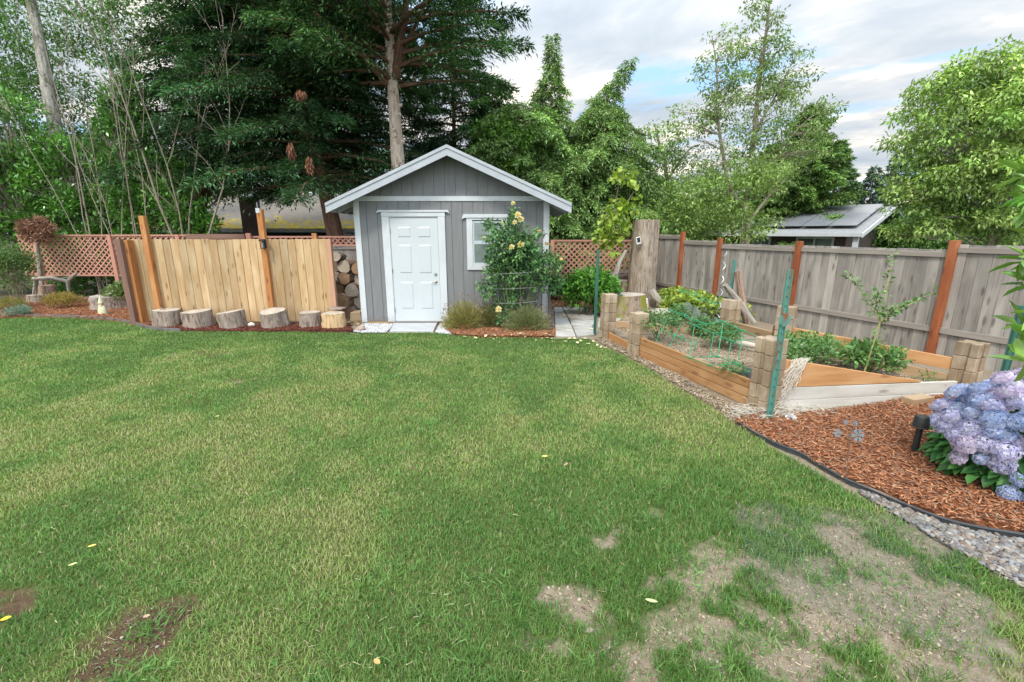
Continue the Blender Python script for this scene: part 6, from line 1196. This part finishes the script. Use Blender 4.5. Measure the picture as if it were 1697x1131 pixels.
for (t0, t1) in ((1.15, 2.75), (3.9, 4.8)):
    a0, b0 = X1 - t1, X1 - t0; t = MB(); zt_ = zE - .17; yw = Y1 + .54; t.box(a0, b0, yw, yw + .058, zt_ - .09, zt_); t.box(a0, a0 + .09, yw, yw + .058, zt_ - 1.2, zt_ - .09); t.box(b0 - .09, b0, yw, yw + .058, zt_ - 1.2, zt_ - .09); mx_ = (a0 + b0) / 2; t.box(mx_ - .03, mx_ + .03, yw, yw + .058, zt_ - 1.2, zt_ - .09); wn_ = t.build('window', m_white, RH)
    t = MB(); t.box(a0 + .09, b0 - .09, yw + .03, yw + .05, zt_ - 1.2, zt_ - .09); t.build('pane', m_glass, wn_)
t = MB(); t.box(X1 - .3, X1 - .12, Y1 + .1, Y1 + .28, -1, zE - .0); t.build('porch_post', m_white, RH)
m_sol = plain('solar glass', (.16, .17, .19), (.20, .21, .23), rough=.3, bump=0, spec=.7, scale=2); ex = Vector((1, 0, 0)); ey = Vector((0, RD, RI)).normalized(); ez = Vector((0, -RI, RD)).normalized()
for r_ in range(2):
    for c_ in range(6):
        x0 = X1 - .35 - (c_ + 1) * 1.12 - .5 * (1 - r_) * 0; t = MB(); o_ = Vector((x0, Y1, zE)) + ey * (.65 + r_ * 1.85) + ez * .14; t.prism([(0, 0), (1.08, 0), (1.08, 1.80), (0, 1.80)], .04, o_, ex, ey, ez); t.build('solar_panel', m_sol, RH, bevel=.01)
RH.rotation_euler = (0, 0, R(-52))
# ================================================================== TREES
m_tb = bark('pale conifer bark', (.50, .41, .34), (.24, .17, .12), gr=(4, 14, 14), c3=(.46, .38, .31)); m_tr = bark('red brown bark', (.16, .09, .06), (.07, .04, .03), gr=(3, 18, 18)); m_al = bark('alder bark', (.34, .32, .28), (.15, .135, .11), gr=(6, 10, 10), bump=.5, c3=(.16, .15, .10)); m_gs = bark('grey stem bark', (.27, .235, .185), (.15, .125, .095), gr=(6, 30, 30), bump=.3, dist=.005)
DK = [(.016, .048, .022), (.03, .082, .034), (.055, .13, .048), (.09, .18, .07)]; HK = [(.09, .18, .06), (.17, .29, .09), (.26, .40, .13), (.34, .47, .18)]
def conifer(name, label, base, H, Rr, z0, nl, pals, Ln=.14, W=.034, sp=72, droop=.25, rise=.15, pw=.9, tr=.2, barkm=None, lum=.25, seed=0, sec=None, az=None, group=None, trunk_pts=None, minlen=.3, subl=.38, jit=.15, spray=5, ldroop=.35, lo=.62, va=.45):
    """conifer: a trunk, whorled limbs that arch, and flat sprays of needles along side twigs"""
    r = np.random.default_rng(seed + 1000); o = thing(name, label, 'tree', base, group); base = np.array(base, float)
    tp = np.array([[0, 0, 0], [0, 0, H]], float) if trunk_pts is None else np.array(trunk_pts, float) - base
    def tpos(z): return np.stack([np.interp(z, tp[:, 2], tp[:, 0]), np.interp(z, tp[:, 2], tp[:, 1]), z], -1)
    u = (np.arange(nl) + r.random(nl)) / nl; hz = z0 + (H - z0) * u ** .9; tt = (hz - z0) / (H - z0)
    ln = (Rr * (1 - tt) ** pw * (lo + va * r.random(nl)) + minlen * .6); a_ = np.arange(nl) * 2.39996 + r.normal(size=nl) * .4
    if sec is not None: a_ = sec[0] + (r.random(nl) * 2 - 1) * sec[1]
    dr = np.stack([np.cos(a_), np.sin(a_), np.zeros(nl)], 1); st = tpos(hz); tone = np.exp(r.normal(size=nl) * lum)
    def limb(i, s): L_ = ln[i][:, None]; return st[i] + dr[i] * L_ * s[:, None] + np.array([0, 0, 1.]) * (L_ * (rise * s - droop * s ** 2)[:, None])
    t = MB(); zs_ = np.linspace(0, H * .985, 9); rad = [tr * (1 - .93 * z / H) * (1.25 if z == 0 else 1) for z in zs_]; t.tube([base + tpos(z) for z in zs_], rad, 12, wob=.05)
    lt_ = MB()
    for i in range(nl):
        if ln[i] > .5: pts = [base + limb(np.array([i]), np.array([s]))[0] for s in (0, .35, .7, 1.0)]; w0_ = .012 + .016 * ln[i]; lt_.tube(pts, [w0_, w0_ * .7, w0_ * .4, .004], 4, caps=False)
    t.build('trunk', barkm or m_tr, o)
    if lt_.v: lt_.build('limbs', m_tr, o)
    cnt = np.maximum(3, (ln * sp).astype(int)); k_ = np.repeat(np.arange(nl), cnt); n = len(k_); s = .12 + .88 * r.random(n) ** .75; side = np.where(r.random(n) < .5, -1, 1); perp = np.stack([-dr[k_][:, 1], dr[k_][:, 0], np.zeros(n)], 1)
    an = .5 + .7 * r.random(n); sd_ = unit(dr[k_] * np.cos(an)[:, None] + perp * (np.sin(an) * side)[:, None] + np.stack([0 * an, 0 * an, r.normal(size=n) * .22], 1)); sl = ln[k_] * subl * (1.12 - s) * (.4 + .7 * r.random(n)) + .12
    P_, D_, T_ = [], [], []
    for j in range(spray):
        q = (j + r.random(n)) / spray; pos = limb(k_, s) + sd_ * (sl * q)[:, None] - np.array([0, 0, 1.]) * (sl * q * q * ldroop)[:, None] + r.normal(size=(n, 3)) * .035; d = unit(sd_ + r.normal(size=(n, 3)) * .35 - np.array([0, 0, ldroop * .9]) * q[:, None]); P_.append(pos); D_.append(d); T_.append(tone[k_] * (.85 + .3 * r.random(n)))
    p = np.concatenate(P_) + base; d = np.concatenate(D_); tn = np.concatenate(T_); n = len(p); ll = Ln * (.6 + .7 * r.random(n))
    leafobj('crown', p, d, unit(r.normal(size=(n, 3)) * .45 + [0, 0, 1.]), ll, ll * W / Ln, pal(n, pals, r.random(n) ** 1.2, jit, tn), NEEDLE, o, fold=.1, curl=.15); return o
def PX(u, Y, v=300): return P(u, v, Y).x
# dark cypress mass left of the shed
conifer('cypress_tree', 'big dark evergreen behind the fence whose leaning trunk stands left of the shed', (PX(562, 15.0, 392), 15.0, -.2), 13, 4.3, 3.3, 175, DK, sp=60, tr=.30, droop=.30, rise=.12, seed=1, barkm=m_tr, pw=.45, lum=.35, trunk_pts=[(PX(562, 15.0, 392), 15.0, -.2), (PX(556, 15.0, 392), 15.0, 2.2), (PX(515, 15.2, 300), 15.2, 5), (PX(500, 15.4, 300), 15.4, 13)])
conifer('cypress_tree', 'broad dark evergreen left of the leaning one, its branches hanging over the fence', (PX(300, 16.6), 16.6, -.2), 13, 3.7, 3.9, 180, DK, trunk_pts=[(PX(300, 16.6), 16.6, -.2), (PX(312, 16.6), 16.6, 2.6), (PX(400, 16.6, 250), 16.6, 5), (PX(415, 16.6, 200), 16.6, 13)], sp=60, tr=.3, droop=.35, rise=.1, seed=2, pw=.35, lum=.35)
conifer('cypress_tree', 'dark evergreen filling the gap between the leaning tree and the pale trunk', (PX(595, 18.0), 18.0, -.2), 13, 3.4, 4.0, 130, DK, sp=52, tr=.28, seed=3, pw=.4, lum=.3)
# big fir with the pale bare trunk behind the shed
bt = (PX(660, 13.4, 300), 13.4, -.2)
o = conifer('fir_tree', 'tall evergreen with a pale bare forked trunk rising behind the shed roof', bt, 13, 3.9, 5.8, 130, [(.022, .06, .027), (.04, .10, .037), (.07, .155, .05), (.11, .21, .07)], sp=58, tr=.25, droop=.22, rise=.22, seed=4, barkm=m_tb, pw=.45, lum=.3, trunk_pts=[bt, (PX(656, 13.4, 200), 13.4, 3.2), (PX(650, 13.4, 130), 13.4, 5.3), (PX(640, 13.4, 50), 13.5, 13)])
t = MB(); t.tube([P(644, 140, 13.4), P(622, 115, 13.2), P(596, 85, 13.0), P(560, 55, 12.8), P(520, 20, 12.7)], [.11, .09, .075, .06, .03], 9, wob=.06); t.tube([P(655, 130, 13.35), P(662, 80, 13.3), P(672, 20, 13.3), P(676, -60, 13.3)], [.12, .10, .08, .06], 9, wob=.06); t.tube([P(658, 120, 13.4), P(675, 70, 13.4), P(700, 20, 13.5), P(720, -40, 13.5)], [.06, .05, .04, .03], 7, wob=.06); t.build('limb', m_tr, o)
t = MB()
for u, v in ((650, 150), (662, 190), (653, 215), (655, 225), (668, 235), (664, 175)): q = P(u, v, 13.16); t.lathe([(0, 0), (.05, .0), (.04, .03), (.02, .035), (0, .03)], q, 10, axis=(.1, -1, .2))
t.build('knot', m_tb, o)
# dead brown hanging tufts in the dark trees
for u, v, lb in ((482, 248, 'hanging dead brown cone cluster, the largest, in the dark evergreen'), (512, 272, 'hanging dead brown tuft right of the largest one in the dark evergreen'), (498, 155, 'dead rust brown spray high in the dark evergreen')):
    c = np.array(P(u, v, 11.9)); n = 260; p, d = blob(n, c, (.09, .08, .20) if v > 200 else (.15, .12, .09), .2); tag(leafobj('dead_spray', p, unit(rv(n) * .4 - [0, 0, 1.]), rv(n), .13, .03, pal(n, [(.14, .065, .04), (.26, .13, .08)], None, .15), CHIP, None), lb, 'dead foliage')
# hemlocks behind and right of the shed
conifer('hemlock_tree', 'drooping hemlock whose thin top rises right of the shed roof', (PX(915, 16.5, 100), 16.5, -.2), 8.25, 4.3, .8, 190, HK, lo=.3, va=.8, Ln=.14, W=.035, sp=56, tr=.13, droop=.42, rise=.22, pw=1.5, minlen=.15, seed=5, barkm=m_gs, ldroop=.6, subl=.36, lum=.25)
conifer('hemlock_tree', 'hemlock leaning right with a bent over leafy top', (PX(985, 17.0, 200), 17.0, -.2), 7.7, 3.2, 1.4, 140, HK, lo=.3, va=.8, Ln=.14, W=.035, sp=50, tr=.11, droop=.6, rise=.35, minlen=.15, pw=1.1, seed=6, barkm=m_gs, ldroop=.6, trunk_pts=[(PX(960, 17, 200), 17, -.2), (PX(975, 17, 200), 17, 4), (PX(1005, 17, 120), 17, 6.2), (PX(1048, 17, 90), 17, 7.5), (PX(1060, 17, 90), 17, 7.7)])
conifer('hemlock_tree', 'dark hemlock right behind the shed ridge', (PX(815, 18.5, 100), 18.5, -.2), 7.6, 3.1, 1.0, 130, [(.05, .12, .04), (.10, .21, .06), (.17, .30, .09)], Ln=.14, W=.04, sp=55, lo=.35, va=.75, tr=.14, droop=.35, rise=.2, pw=.7, seed=7, ldroop=.5)
conifer('hemlock_tree', 'low bushy hemlock hanging over the lattice right of the shed', (PX(930, 14.6, 350), 14.6, -.2), 3.8, 1.55, .5, 90, HK, Ln=.12, W=.035, sp=70, tr=.08, droop=.4, rise=.25, pw=.6, seed=8, ldroop=.6)
conifer('fir_tree', 'full green conifer behind the thin alders on the right', (PX(1345, 25, 200), 25, -.3), 8.3, 3.6, .3, 170, [(.10, .20, .06), (.17, .29, .08), (.25, .38, .11)], lo=.4, va=.7, Ln=.2, W=.06, sp=50, tr=.2, droop=.15, rise=.35, pw=.75, seed=9, ldroop=.15)
conifer('fir_tree', 'second green conifer close beside the full one, slightly lower', (PX(1290, 27, 200), 27, -.3), 6.8, 3.2, .3, 130, [(.10, .20, .06), (.17, .29, .08), (.25, .38, .11)], Ln=.2, W=.06, sp=46, tr=.2, droop=.15, rise=.3, pw=.7, seed=10, ldroop=.15)
conifer('fir_tree', 'third conifer right of the full one, its tip above the grey house', (PX(1392, 27, 250), 27, -.3), 6.9, 2.2, .3, 110, [(.06, .14, .05), (.10, .20, .06), (.14, .26, .08)], Ln=.2, W=.06, sp=46, tr=.16, droop=.1, rise=.3, pw=.85, seed=16, ldroop=.15)
for i, (u, v, Y, rr, lb) in enumerate(((1451, 277, 55, 2.3, 'small distant conifer left of two beyond the grey house roof'), (1494, 246, 58, 3.4, 'small distant conifer right of two, beside the bright green tree'))):
    q = P(u, v, Y); conifer('distant_fir', lb, (q.x, Y, 0), q.z, rr, .5, 70, [(.05, .09, .07), (.08, .13, .10)], Ln=.55, W=.2, sp=9, tr=.2, droop=.1, rise=.15, pw=.9, seed=11 + i, minlen=.5)
conifer('hemlock_tree', 'broad drooping hemlock just right of the shed ridge', (PX(868, 15.8, 200), 15.8, -.2), 6.0, 3.1, .8, 150, HK, lo=.45, va=.7, Ln=.14, W=.035, sp=52, tr=.1, droop=.45, rise=.30, pw=.42, seed=51, barkm=m_gs, ldroop=.6)
conifer('hemlock_tree', 'broad drooping hemlock between the thin spired one and the bent one', (PX(1000, 16.0, 200), 16.0, -.2), 5.9, 2.9, .8, 150, HK, lo=.45, va=.7, Ln=.14, W=.035, sp=52, tr=.1, droop=.45, rise=.30, pw=.42, seed=52, barkm=m_gs, ldroop=.6)
conifer('fir_tree', 'dark evergreen filling the view between the pale trunk and the hemlocks', (PX(752, 19.0, 200), 19.0, -.2), 9.6, 2.9, .8, 150, DK, sp=52, tr=.18, seed=53, pw=.5, lum=.3)
# ------------------------------------------------------------------ broadleaf trees
def broadleaf(name, label, base, stems, env, nclump, npc, Ln, W, pals, cr=.4, barkm=None, mat=None, up=.1, droop=.25, lum=.22, seed=0, sr=.1, six=False, spread=.8, branch=True, cat='tree', group=None, flat=.6, foliage='crown'):
    """stems: list of [(points, r0, r1)]; env: ellipsoids (centre, radii) whose outer part holds leaf clumps, each fed by a limb"""
    r = np.random.default_rng(seed + 500); o = thing(name, label, cat, base, group); t = MB(); allp = []
    for pts, r0, r1 in stems:
        pts = [Vector(p) for p in pts]; m_ = len(pts); sm = smoothpoly(pts, 4) if m_ > 2 else pts; mm = len(sm); t.tube(sm, [r0 + (r1 - r0) * i / (mm - 1) for i in range(mm)], 10, wob=.05); allp += [tuple(q) for q in sm[1:]]
    AP = np.array(allp); vol = np.array([e[1][0] * e[1][1] * e[1][2] for e in env]) ** .7; pr = vol / vol.sum(); C = []
    for i in range(nclump):
        c, rr = env[r.choice(len(env), p=pr)]; d = r.normal(size=3); d /= np.linalg.norm(d); q = .45 + .55 * r.random() ** .6; C.append([c[j] + d[j] * rr[j] * q for j in range(3)])
    C = np.array(C)
    if branch:
        for c in C:
            cand = AP[AP[:, 2] < c[2] + .1]; cand = cand if len(cand) else AP; dd_ = np.linalg.norm(cand - c, axis=1) + .6 * np.abs(cand[:, 2] - c[2] + .4 * np.linalg.norm(cand[:, :2] - c[:2], axis=1)); s = Vector(cand[dd_.argmin()]); e = Vector(c); ln = (e - s).length; md = s.lerp(e, .5) + Vector((0, 0, .06 * ln)); w0_ = min(.006 + .005 * ln, sr * .5); t.tube([s, md, e], [w0_, w0_ * .7, .004], 4, caps=False)
    t.build('trunk', barkm or m_gs, o)
    A = clumpy(C, (cr, cr, cr * flat), npc, Ln, W, pals, up=up, droop=droop, lum=lum, spread=spread); leafobj(foliage, *A, mat or LEAF, o, six=six); return o
AG = [(.13, .22, .07), (.21, .31, .11), (.31, .41, .17)]
def pp(lst, Y): return [P(u, v, Y) for u, v in lst]
Y0 = 15.5
broadleaf('alder_tree', 'thin airy tree with several slender trunks rising tallest above the right fence', (PX(1240, Y0, 390), Y0, -.2),
    [([(PX(1232, Y0, 400), Y0, -.2)] + pp([(1238, 330), (1250, 220), (1258, 140), (1268, 70), (1275, 5), (1278, -30)], Y0), .10, .015), (pp([(1215, 390), (1205, 300), (1190, 200), (1188, 120), (1180, 60)], Y0), .07, .012), (pp([(1250, 220), (1285, 160), (1320, 90), (1330, 75)], Y0), .04, .008), (pp([(1238, 330), (1300, 240), (1350, 190), (1400, 172)], Y0), .022, .005)],
    [(tuple(P(1262, 60, Y0)), (.8, .7, 1.3)), (tuple(P(1300, 120, Y0)), (.9, .7, .9)), (tuple(P(1190, 120, Y0)), (.75, .7, 1.3)), (tuple(P(1240, 190, Y0)), (1.7, 1.0, 1.3)), (tuple(P(1230, 290, Y0)), (1.8, 1.0, .9)), (tuple(P(1370, 180, Y0)), (.5, .4, .25)), (tuple(P(1140, 200, Y0)), (.7, .6, .6)), (tuple(P(1330, 240, Y0)), (.9, .7, .9)), (tuple(P(1400, 172, Y0)), (.2, .2, .12))], 560, 24, .115, .05, AG, cr=.24, seed=21, barkm=m_gs, droop=.5, up=0, lum=.2)
broadleaf('leafy_tree', 'soft green small tree between the hemlocks and the thin airy tree', (PX(1110, 17, 300), 17, -.2), [([(PX(1110, 17, 390), 17, -.2)] + pp([(1105, 300), (1090, 230), (1085, 205)], 17), .09, .02), (pp([(1105, 300), (1140, 250), (1160, 240)], 17), .05, .02)], [(tuple(P(1085, 270, 17)), (1.1, 1, 1.3)), (tuple(P(1135, 310, 17)), (1.5, 1, 1.3)), (tuple(P(1060, 340, 17)), (1.2, 1, 1.0)), (tuple(P(1180, 350, 17)), (1.3, 1, .8))], 330, 34, .12, .05, [(.11, .21, .06), (.19, .31, .09), (.28, .40, .13)], cr=.34, branch=False, seed=22, droop=.1)
broadleaf('leafy_tree', 'bushy green tree behind the second and third posts of the grey fence', (PX(1230, 14.0, 390), 14.0, -.2), [([(PX(1235, 14, 390), 14, -.2)] + pp([(1240, 370), (1215, 320), (1205, 290)], 14), .10, .02), (pp([(1240, 370), (1270, 330), (1300, 300)], 14), .05, .02)], [(tuple(P(1170, 340, 14)), (1.3, .8, .9)), (tuple(P(1250, 290, 14)), (1.0, .8, .5)), (tuple(P(1215, 370, 14)), (1.4, .6, .6)), (tuple(P(1110, 370, 14)), (1.0, .7, .8))], 260, 30, .11, .05, [(.12, .22, .06), (.21, .32, .09), (.31, .42, .14)], cr=.3, branch=False, seed=23, droop=.1)
broadleaf('leafy_tree', 'bright green bush peeking out above the right slope of the shed roof', (PX(860, 15.2, 300), 15.2, -.2), [([(PX(860, 15.2, 300), 15.2, -.2)] + pp([(858, 300), (845, 240)], 15.2), .06, .02)], [(tuple(P(850, 250, 15.2)), (1.0, .8, .9)), (tuple(P(820, 230, 15.4)), (.7, .6, .6)), (tuple(P(900, 340, 15.2)), (1.2, .7, .9))], 150, 34, .12, .06, [(.07, .18, .03), (.13, .28, .04), (.20, .34, .06)], cr=.28, seed=24)
MG = [(.12, .23, .055), (.21, .35, .09), (.33, .47, .14), (.44, .55, .21)]
YM = 13.0; mb_ = PX(1650, YM, 380)
broadleaf('maple_tree', 'big rounded bright yellow green tree above the right fence', (mb_, YM, -.2), [([(mb_, YM, -.2), (mb_, YM, 1.5), (mb_ + .1, YM, 2.5), (mb_ + .2, YM, 5.5)], .17, .03), ([(mb_, YM, 1.6), (mb_ - .8, YM - .3, 2.8), (mb_ - 1.6, YM - .5, 3.8)], .09, .02), ([(mb_, YM, 1.8), (mb_ + 1.2, YM, 3.0), (mb_ + 2.2, YM, 4.4)], .09, .02), ([(mb_, YM, 2.0), (mb_ - .6, YM, 3.8), (mb_ - .8, YM, 5.4)], .08, .02)],
    [(tuple(P(1660, 210, YM)), (2.0, 1.8, 1.7)), (tuple(P(1590, 200, YM)), (1.4, 1.4, 1.3)), (tuple(P(1570, 285, YM)), (1.4, 1.4, 1.0)), (tuple(P(1650, 320, YM)), (2.0, 1.7, .9)), (tuple(P(1700, 135, YM)), (1.2, 1.2, 1.1)), (tuple(P(1630, 140, YM)), (1.0, 1.0, .9)), (tuple(P(1525, 320, YM)), (.8, 1.0, .6)), (tuple(P(1610, 115, YM)), (.5, .6, .4)), (tuple(P(1500, 235, YM)), (.35, .6, .3)), (tuple(P(1545, 150, YM)), (.45, .6, .35)), (tuple(P(1780, 230, YM)), (2.2, 1.8, 2.2)), (tuple(P(1590, 372, YM)), (1.9, 1.2, .5)), (tuple(P(1700, 375, YM)), (1.6, 1.2, .5))], 1000, 52, .125, .055, MG, cr=.30, seed=25, barkm=m_al, droop=.45, up=0, lum=.32, six=False)
# laurel hedge
LH = [(.035, .11, .022), (.065, .18, .030), (.11, .27, .045), (.17, .35, .07)]
def laurel(label, cx, cy, env, nclump, seed):
    return broadleaf('laurel_shrub', label, (cx, cy, -.1), [([(cx, cy, -.1), (cx + .1, cy, 1.2), (cx, cy, 2.2)], .07, .03)], env, int(nclump * 1.25), 36, .145, .055, LH, cr=.26, mat=LEAF_GLOSS, seed=seed, up=.35, droop=.0, six=False, cat='shrub', lum=.2, group='laurel shrubs behind the lattice fence', flat=.9)
YL = 14.0
laurel('tall laurel shrub at the left edge behind the lattice', PX(20, YL), YL, [(tuple(P(5, 230, YL)), (1.3, .9, 1.5)), (tuple(P(30, 320, YL)), (1.5, .9, 1.2)), (tuple(P(-40, 300, YL)), (1.5, .9, 2.0)), (tuple(P(10, 420, YL)), (1.6, .8, 1.1))], 330, 31)
laurel('laurel shrub behind the lattice, right of the dead brown shrub top', PX(120, YL), YL, [(tuple(P(110, 320, YL)), (1.1, .8, 1.0)), (tuple(P(140, 370, YL)), (1.3, .8, .9)), (tuple(P(90, 260, YL)), (.7, .6, .7)), (tuple(P(120, 440, YL - .5)), (1.5, .5, .9))], 270, 32)
laurel('upright laurel shrub among the bare grey stems', PX(200, YL + .4), YL + .4, [(tuple(P(210, 180, YL + .4)), (.65, .6, 1.1)), (tuple(P(200, 250, YL + .4)), (.9, .7, 1.1)), (tuple(P(235, 330, YL)), (1.1, .7, .9)), (tuple(P(190, 420, YL)), (1.5, .7, .9))], 300, 33)
laurel('laurel shrub reaching over the left fence toward the mossy roof', PX(290, YL - .3), YL - .3, [(tuple(P(285, 350, YL - .3)), (1.0, .6, .75)), (tuple(P(330, 375, YL - .3)), (.5, .4, .35)), (tuple(P(260, 300, YL + .3)), (.8, .6, .8))], 150, 34)
# leaning alder at upper left
YA = 15.2
broadleaf('alder_tree', 'leaning tree with a pale mottled trunk at the upper left', (PX(105, YA, 330), YA, -.2), [([(PX(118, YA, 420), YA, -.2)] + pp([(112, 330), (95, 230), (80, 150), (66, 70), (48, -10), (30, -90)], YA), .22, .10)], [(tuple(P(30, 20, YA + .5)), (1.6, 1.2, 1.3)), (tuple(P(120, 20, YA + 1)), (1.6, 1.2, 1.2)), (tuple(P(200, 60, YA + 1.2)), (1.4, 1.0, 1.2)), (tuple(P(150, 120, YA + 1.2)), (1.5, 1, .9)), (tuple(P(10, 90, YA)), (.8, .8, 1.2)), (tuple(P(240, 0, YA + 1.5)), (1.3, 1, 1.2))], 330, 26, .11, .05, [(.05, .13, .035), (.09, .20, .05), (.15, .27, .07)], cr=.34, branch=False, seed=35, barkm=m_al, lum=.25)
broadleaf('leafy_tree', 'pale green leafy tree behind the bare stems above the left fence', (PX(330, 18.5, 300), 18.5, -.2), [([(PX(330, 18.5, 380), 18.5, -.2)] + pp([(325, 320), (320, 290)], 18.5), .08, .02)], [(tuple(P(320, 300, 18.5)), (1.2, .8, .9)), (tuple(P(370, 310, 18.5)), (1.0, .8, .6)), (tuple(P(270, 270, 18.5)), (1.2, .8, 1.0))], 130, 30, .13, .06, [(.08, .17, .04), (.15, .26, .06), (.22, .32, .09)], cr=.32, seed=36)
broadleaf('leafy_tree', 'dark green leafy tree behind the bare stems at mid left', (PX(180, 18, 300), 18, -.2), [([(PX(180, 18, 380), 18, -.2)] + pp([(180, 300), (170, 200)], 18), .12, .03)], [(tuple(P(60, 200, 18)), (2.2, 1, 2.2)), (tuple(P(180, 290, 18)), (2.6, 1, 1.2)), (tuple(P(240, 210, 18)), (1.0, .8, .8)), (tuple(P(-10, 80, 18)), (1.6, 1, 2.2)), (tuple(P(150, 60, 18.5)), (1.2, .8, 1.0)), (tuple(P(130, 190, 18.5)), (1.6, .8, 1.4))], 620, 32, .14, .06, [(.035, .09, .025), (.07, .15, .04), (.12, .22, .06)], cr=.38, branch=False, seed=37)
# bare grey shrub stems
def bare_shrub(label, base, tips, seed, r0=.022, twigs=6):
    o = thing('bare_shrub', label, 'shrub', base, 'bare stemmed shrubs behind the left fence'); t = MB(); random.seed(seed); base = Vector(base)
    def grow(p, d, ln, r, depth):
        pts = [p.copy()]; nseg = 6
        for i in range(nseg): d = (d + Vector((random.uniform(-.13, .13), random.uniform(-.13, .13), random.uniform(-.05, .08)))).normalized(); p = p + d * ln / nseg; pts.append(p.copy())
        t.tube(pts, [r * (1 - .75 * i / nseg) for i in range(nseg + 1)], 5 if depth else 7, caps=False)
        if depth < 2:
            for _ in range(twigs if depth == 0 else 4):
                i = random.randint(2, nseg); dd_ = (d * .8 + Vector((random.uniform(-.8, .8), random.uniform(-.6, .4), random.uniform(-.25, .55)))).normalized(); grow(pts[i], dd_, ln * random.uniform(.14, .30), max(.0045, r * .38), depth + 1)
    for tip in tips:
        tip = Vector(tip); b0 = base + Vector((random.uniform(-.25, .25), random.uniform(-.15, .15), 0)); grow(b0, (tip - b0).normalized(), (tip - b0).length, r0 * random.uniform(.7, 1.1), 0)
    t.build('stem', m_gs, o); return o
YS = 13.1
bare_shrub('leftmost bare grey shrub, its stems fanning up to the left', (PX(150, YS, 380), YS, 0), pp([(20, 60), (60, 30), (110, 5), (-5, 120)], YS), 41)
bare_shrub('second bare grey shrub from the left behind the lattice', (PX(190, YS, 380), YS, 0), pp([(100, -20), (145, -10), (60, 140)], YS), 42)
bare_shrub('third bare grey shrub, thick stems left of the fence post', (PX(232, YS, 380), YS, 0), pp([(150, -20), (190, -10), (240, 60)], YS), 43)
bare_shrub('bare shrub stem standing just right of the tall left fence post', (PX(297, YS, 380), YS, 0), pp([(270, -20), (300, 30), (330, 60), (375, 90)], YS), 44, .034, 9)
# far background greenery closing the view under the crowns
for i, (u, Y, rx, rz_, zc2, lb) in enumerate(((470, 26, 6.0, 2.8, 5.0, 'dark leafy tree far behind the mossy roof'), (660, 27, 4.5, 3.4, 4.2, 'dark leafy tree far behind the pale trunk'), (1010, 24, 3.5, 1.6, 2.8, 'leafy tree far behind the bent hemlock'), (1150, 26, 4.0, 1.7, 3.0, 'leafy tree far behind the airy tree'), (150, 25, 5.5, 3.5, 3.6, 'leafy tree far behind the left laurels'), (1560, 24, 4.0, 1.2, 1.9, 'leafy tree far behind the bright green tree'), (820, 25, 4.0, 2.2, 3.2, 'leafy tree far behind the shed roof'))):
    x_ = PX(u, Y, 330); pals = [(.025, .07, .02), (.05, .12, .03), (.08, .17, .045)] if u < 700 else [(.06, .14, .04), (.10, .21, .05), (.16, .28, .075)]
    broadleaf('background_tree', lb, (x_, Y, -.3), [([(x_, Y, -.3), (x_, Y, zc2), (x_ + .2, Y, zc2 + rz_ * .7)], .16, .04)], [((x_, Y, zc2), (rx, 1.4, rz_)), ((x_ + rx * .4, Y, zc2 - .8), (rx * .6, 1.2, rz_ * .8)), ((x_ - rx * .4, Y, zc2 - .8), (rx * .6, 1.2, rz_ * .8))], 420, 36, .20, .09, pals, cr=.55, branch=False, seed=60 + i, lum=.25)
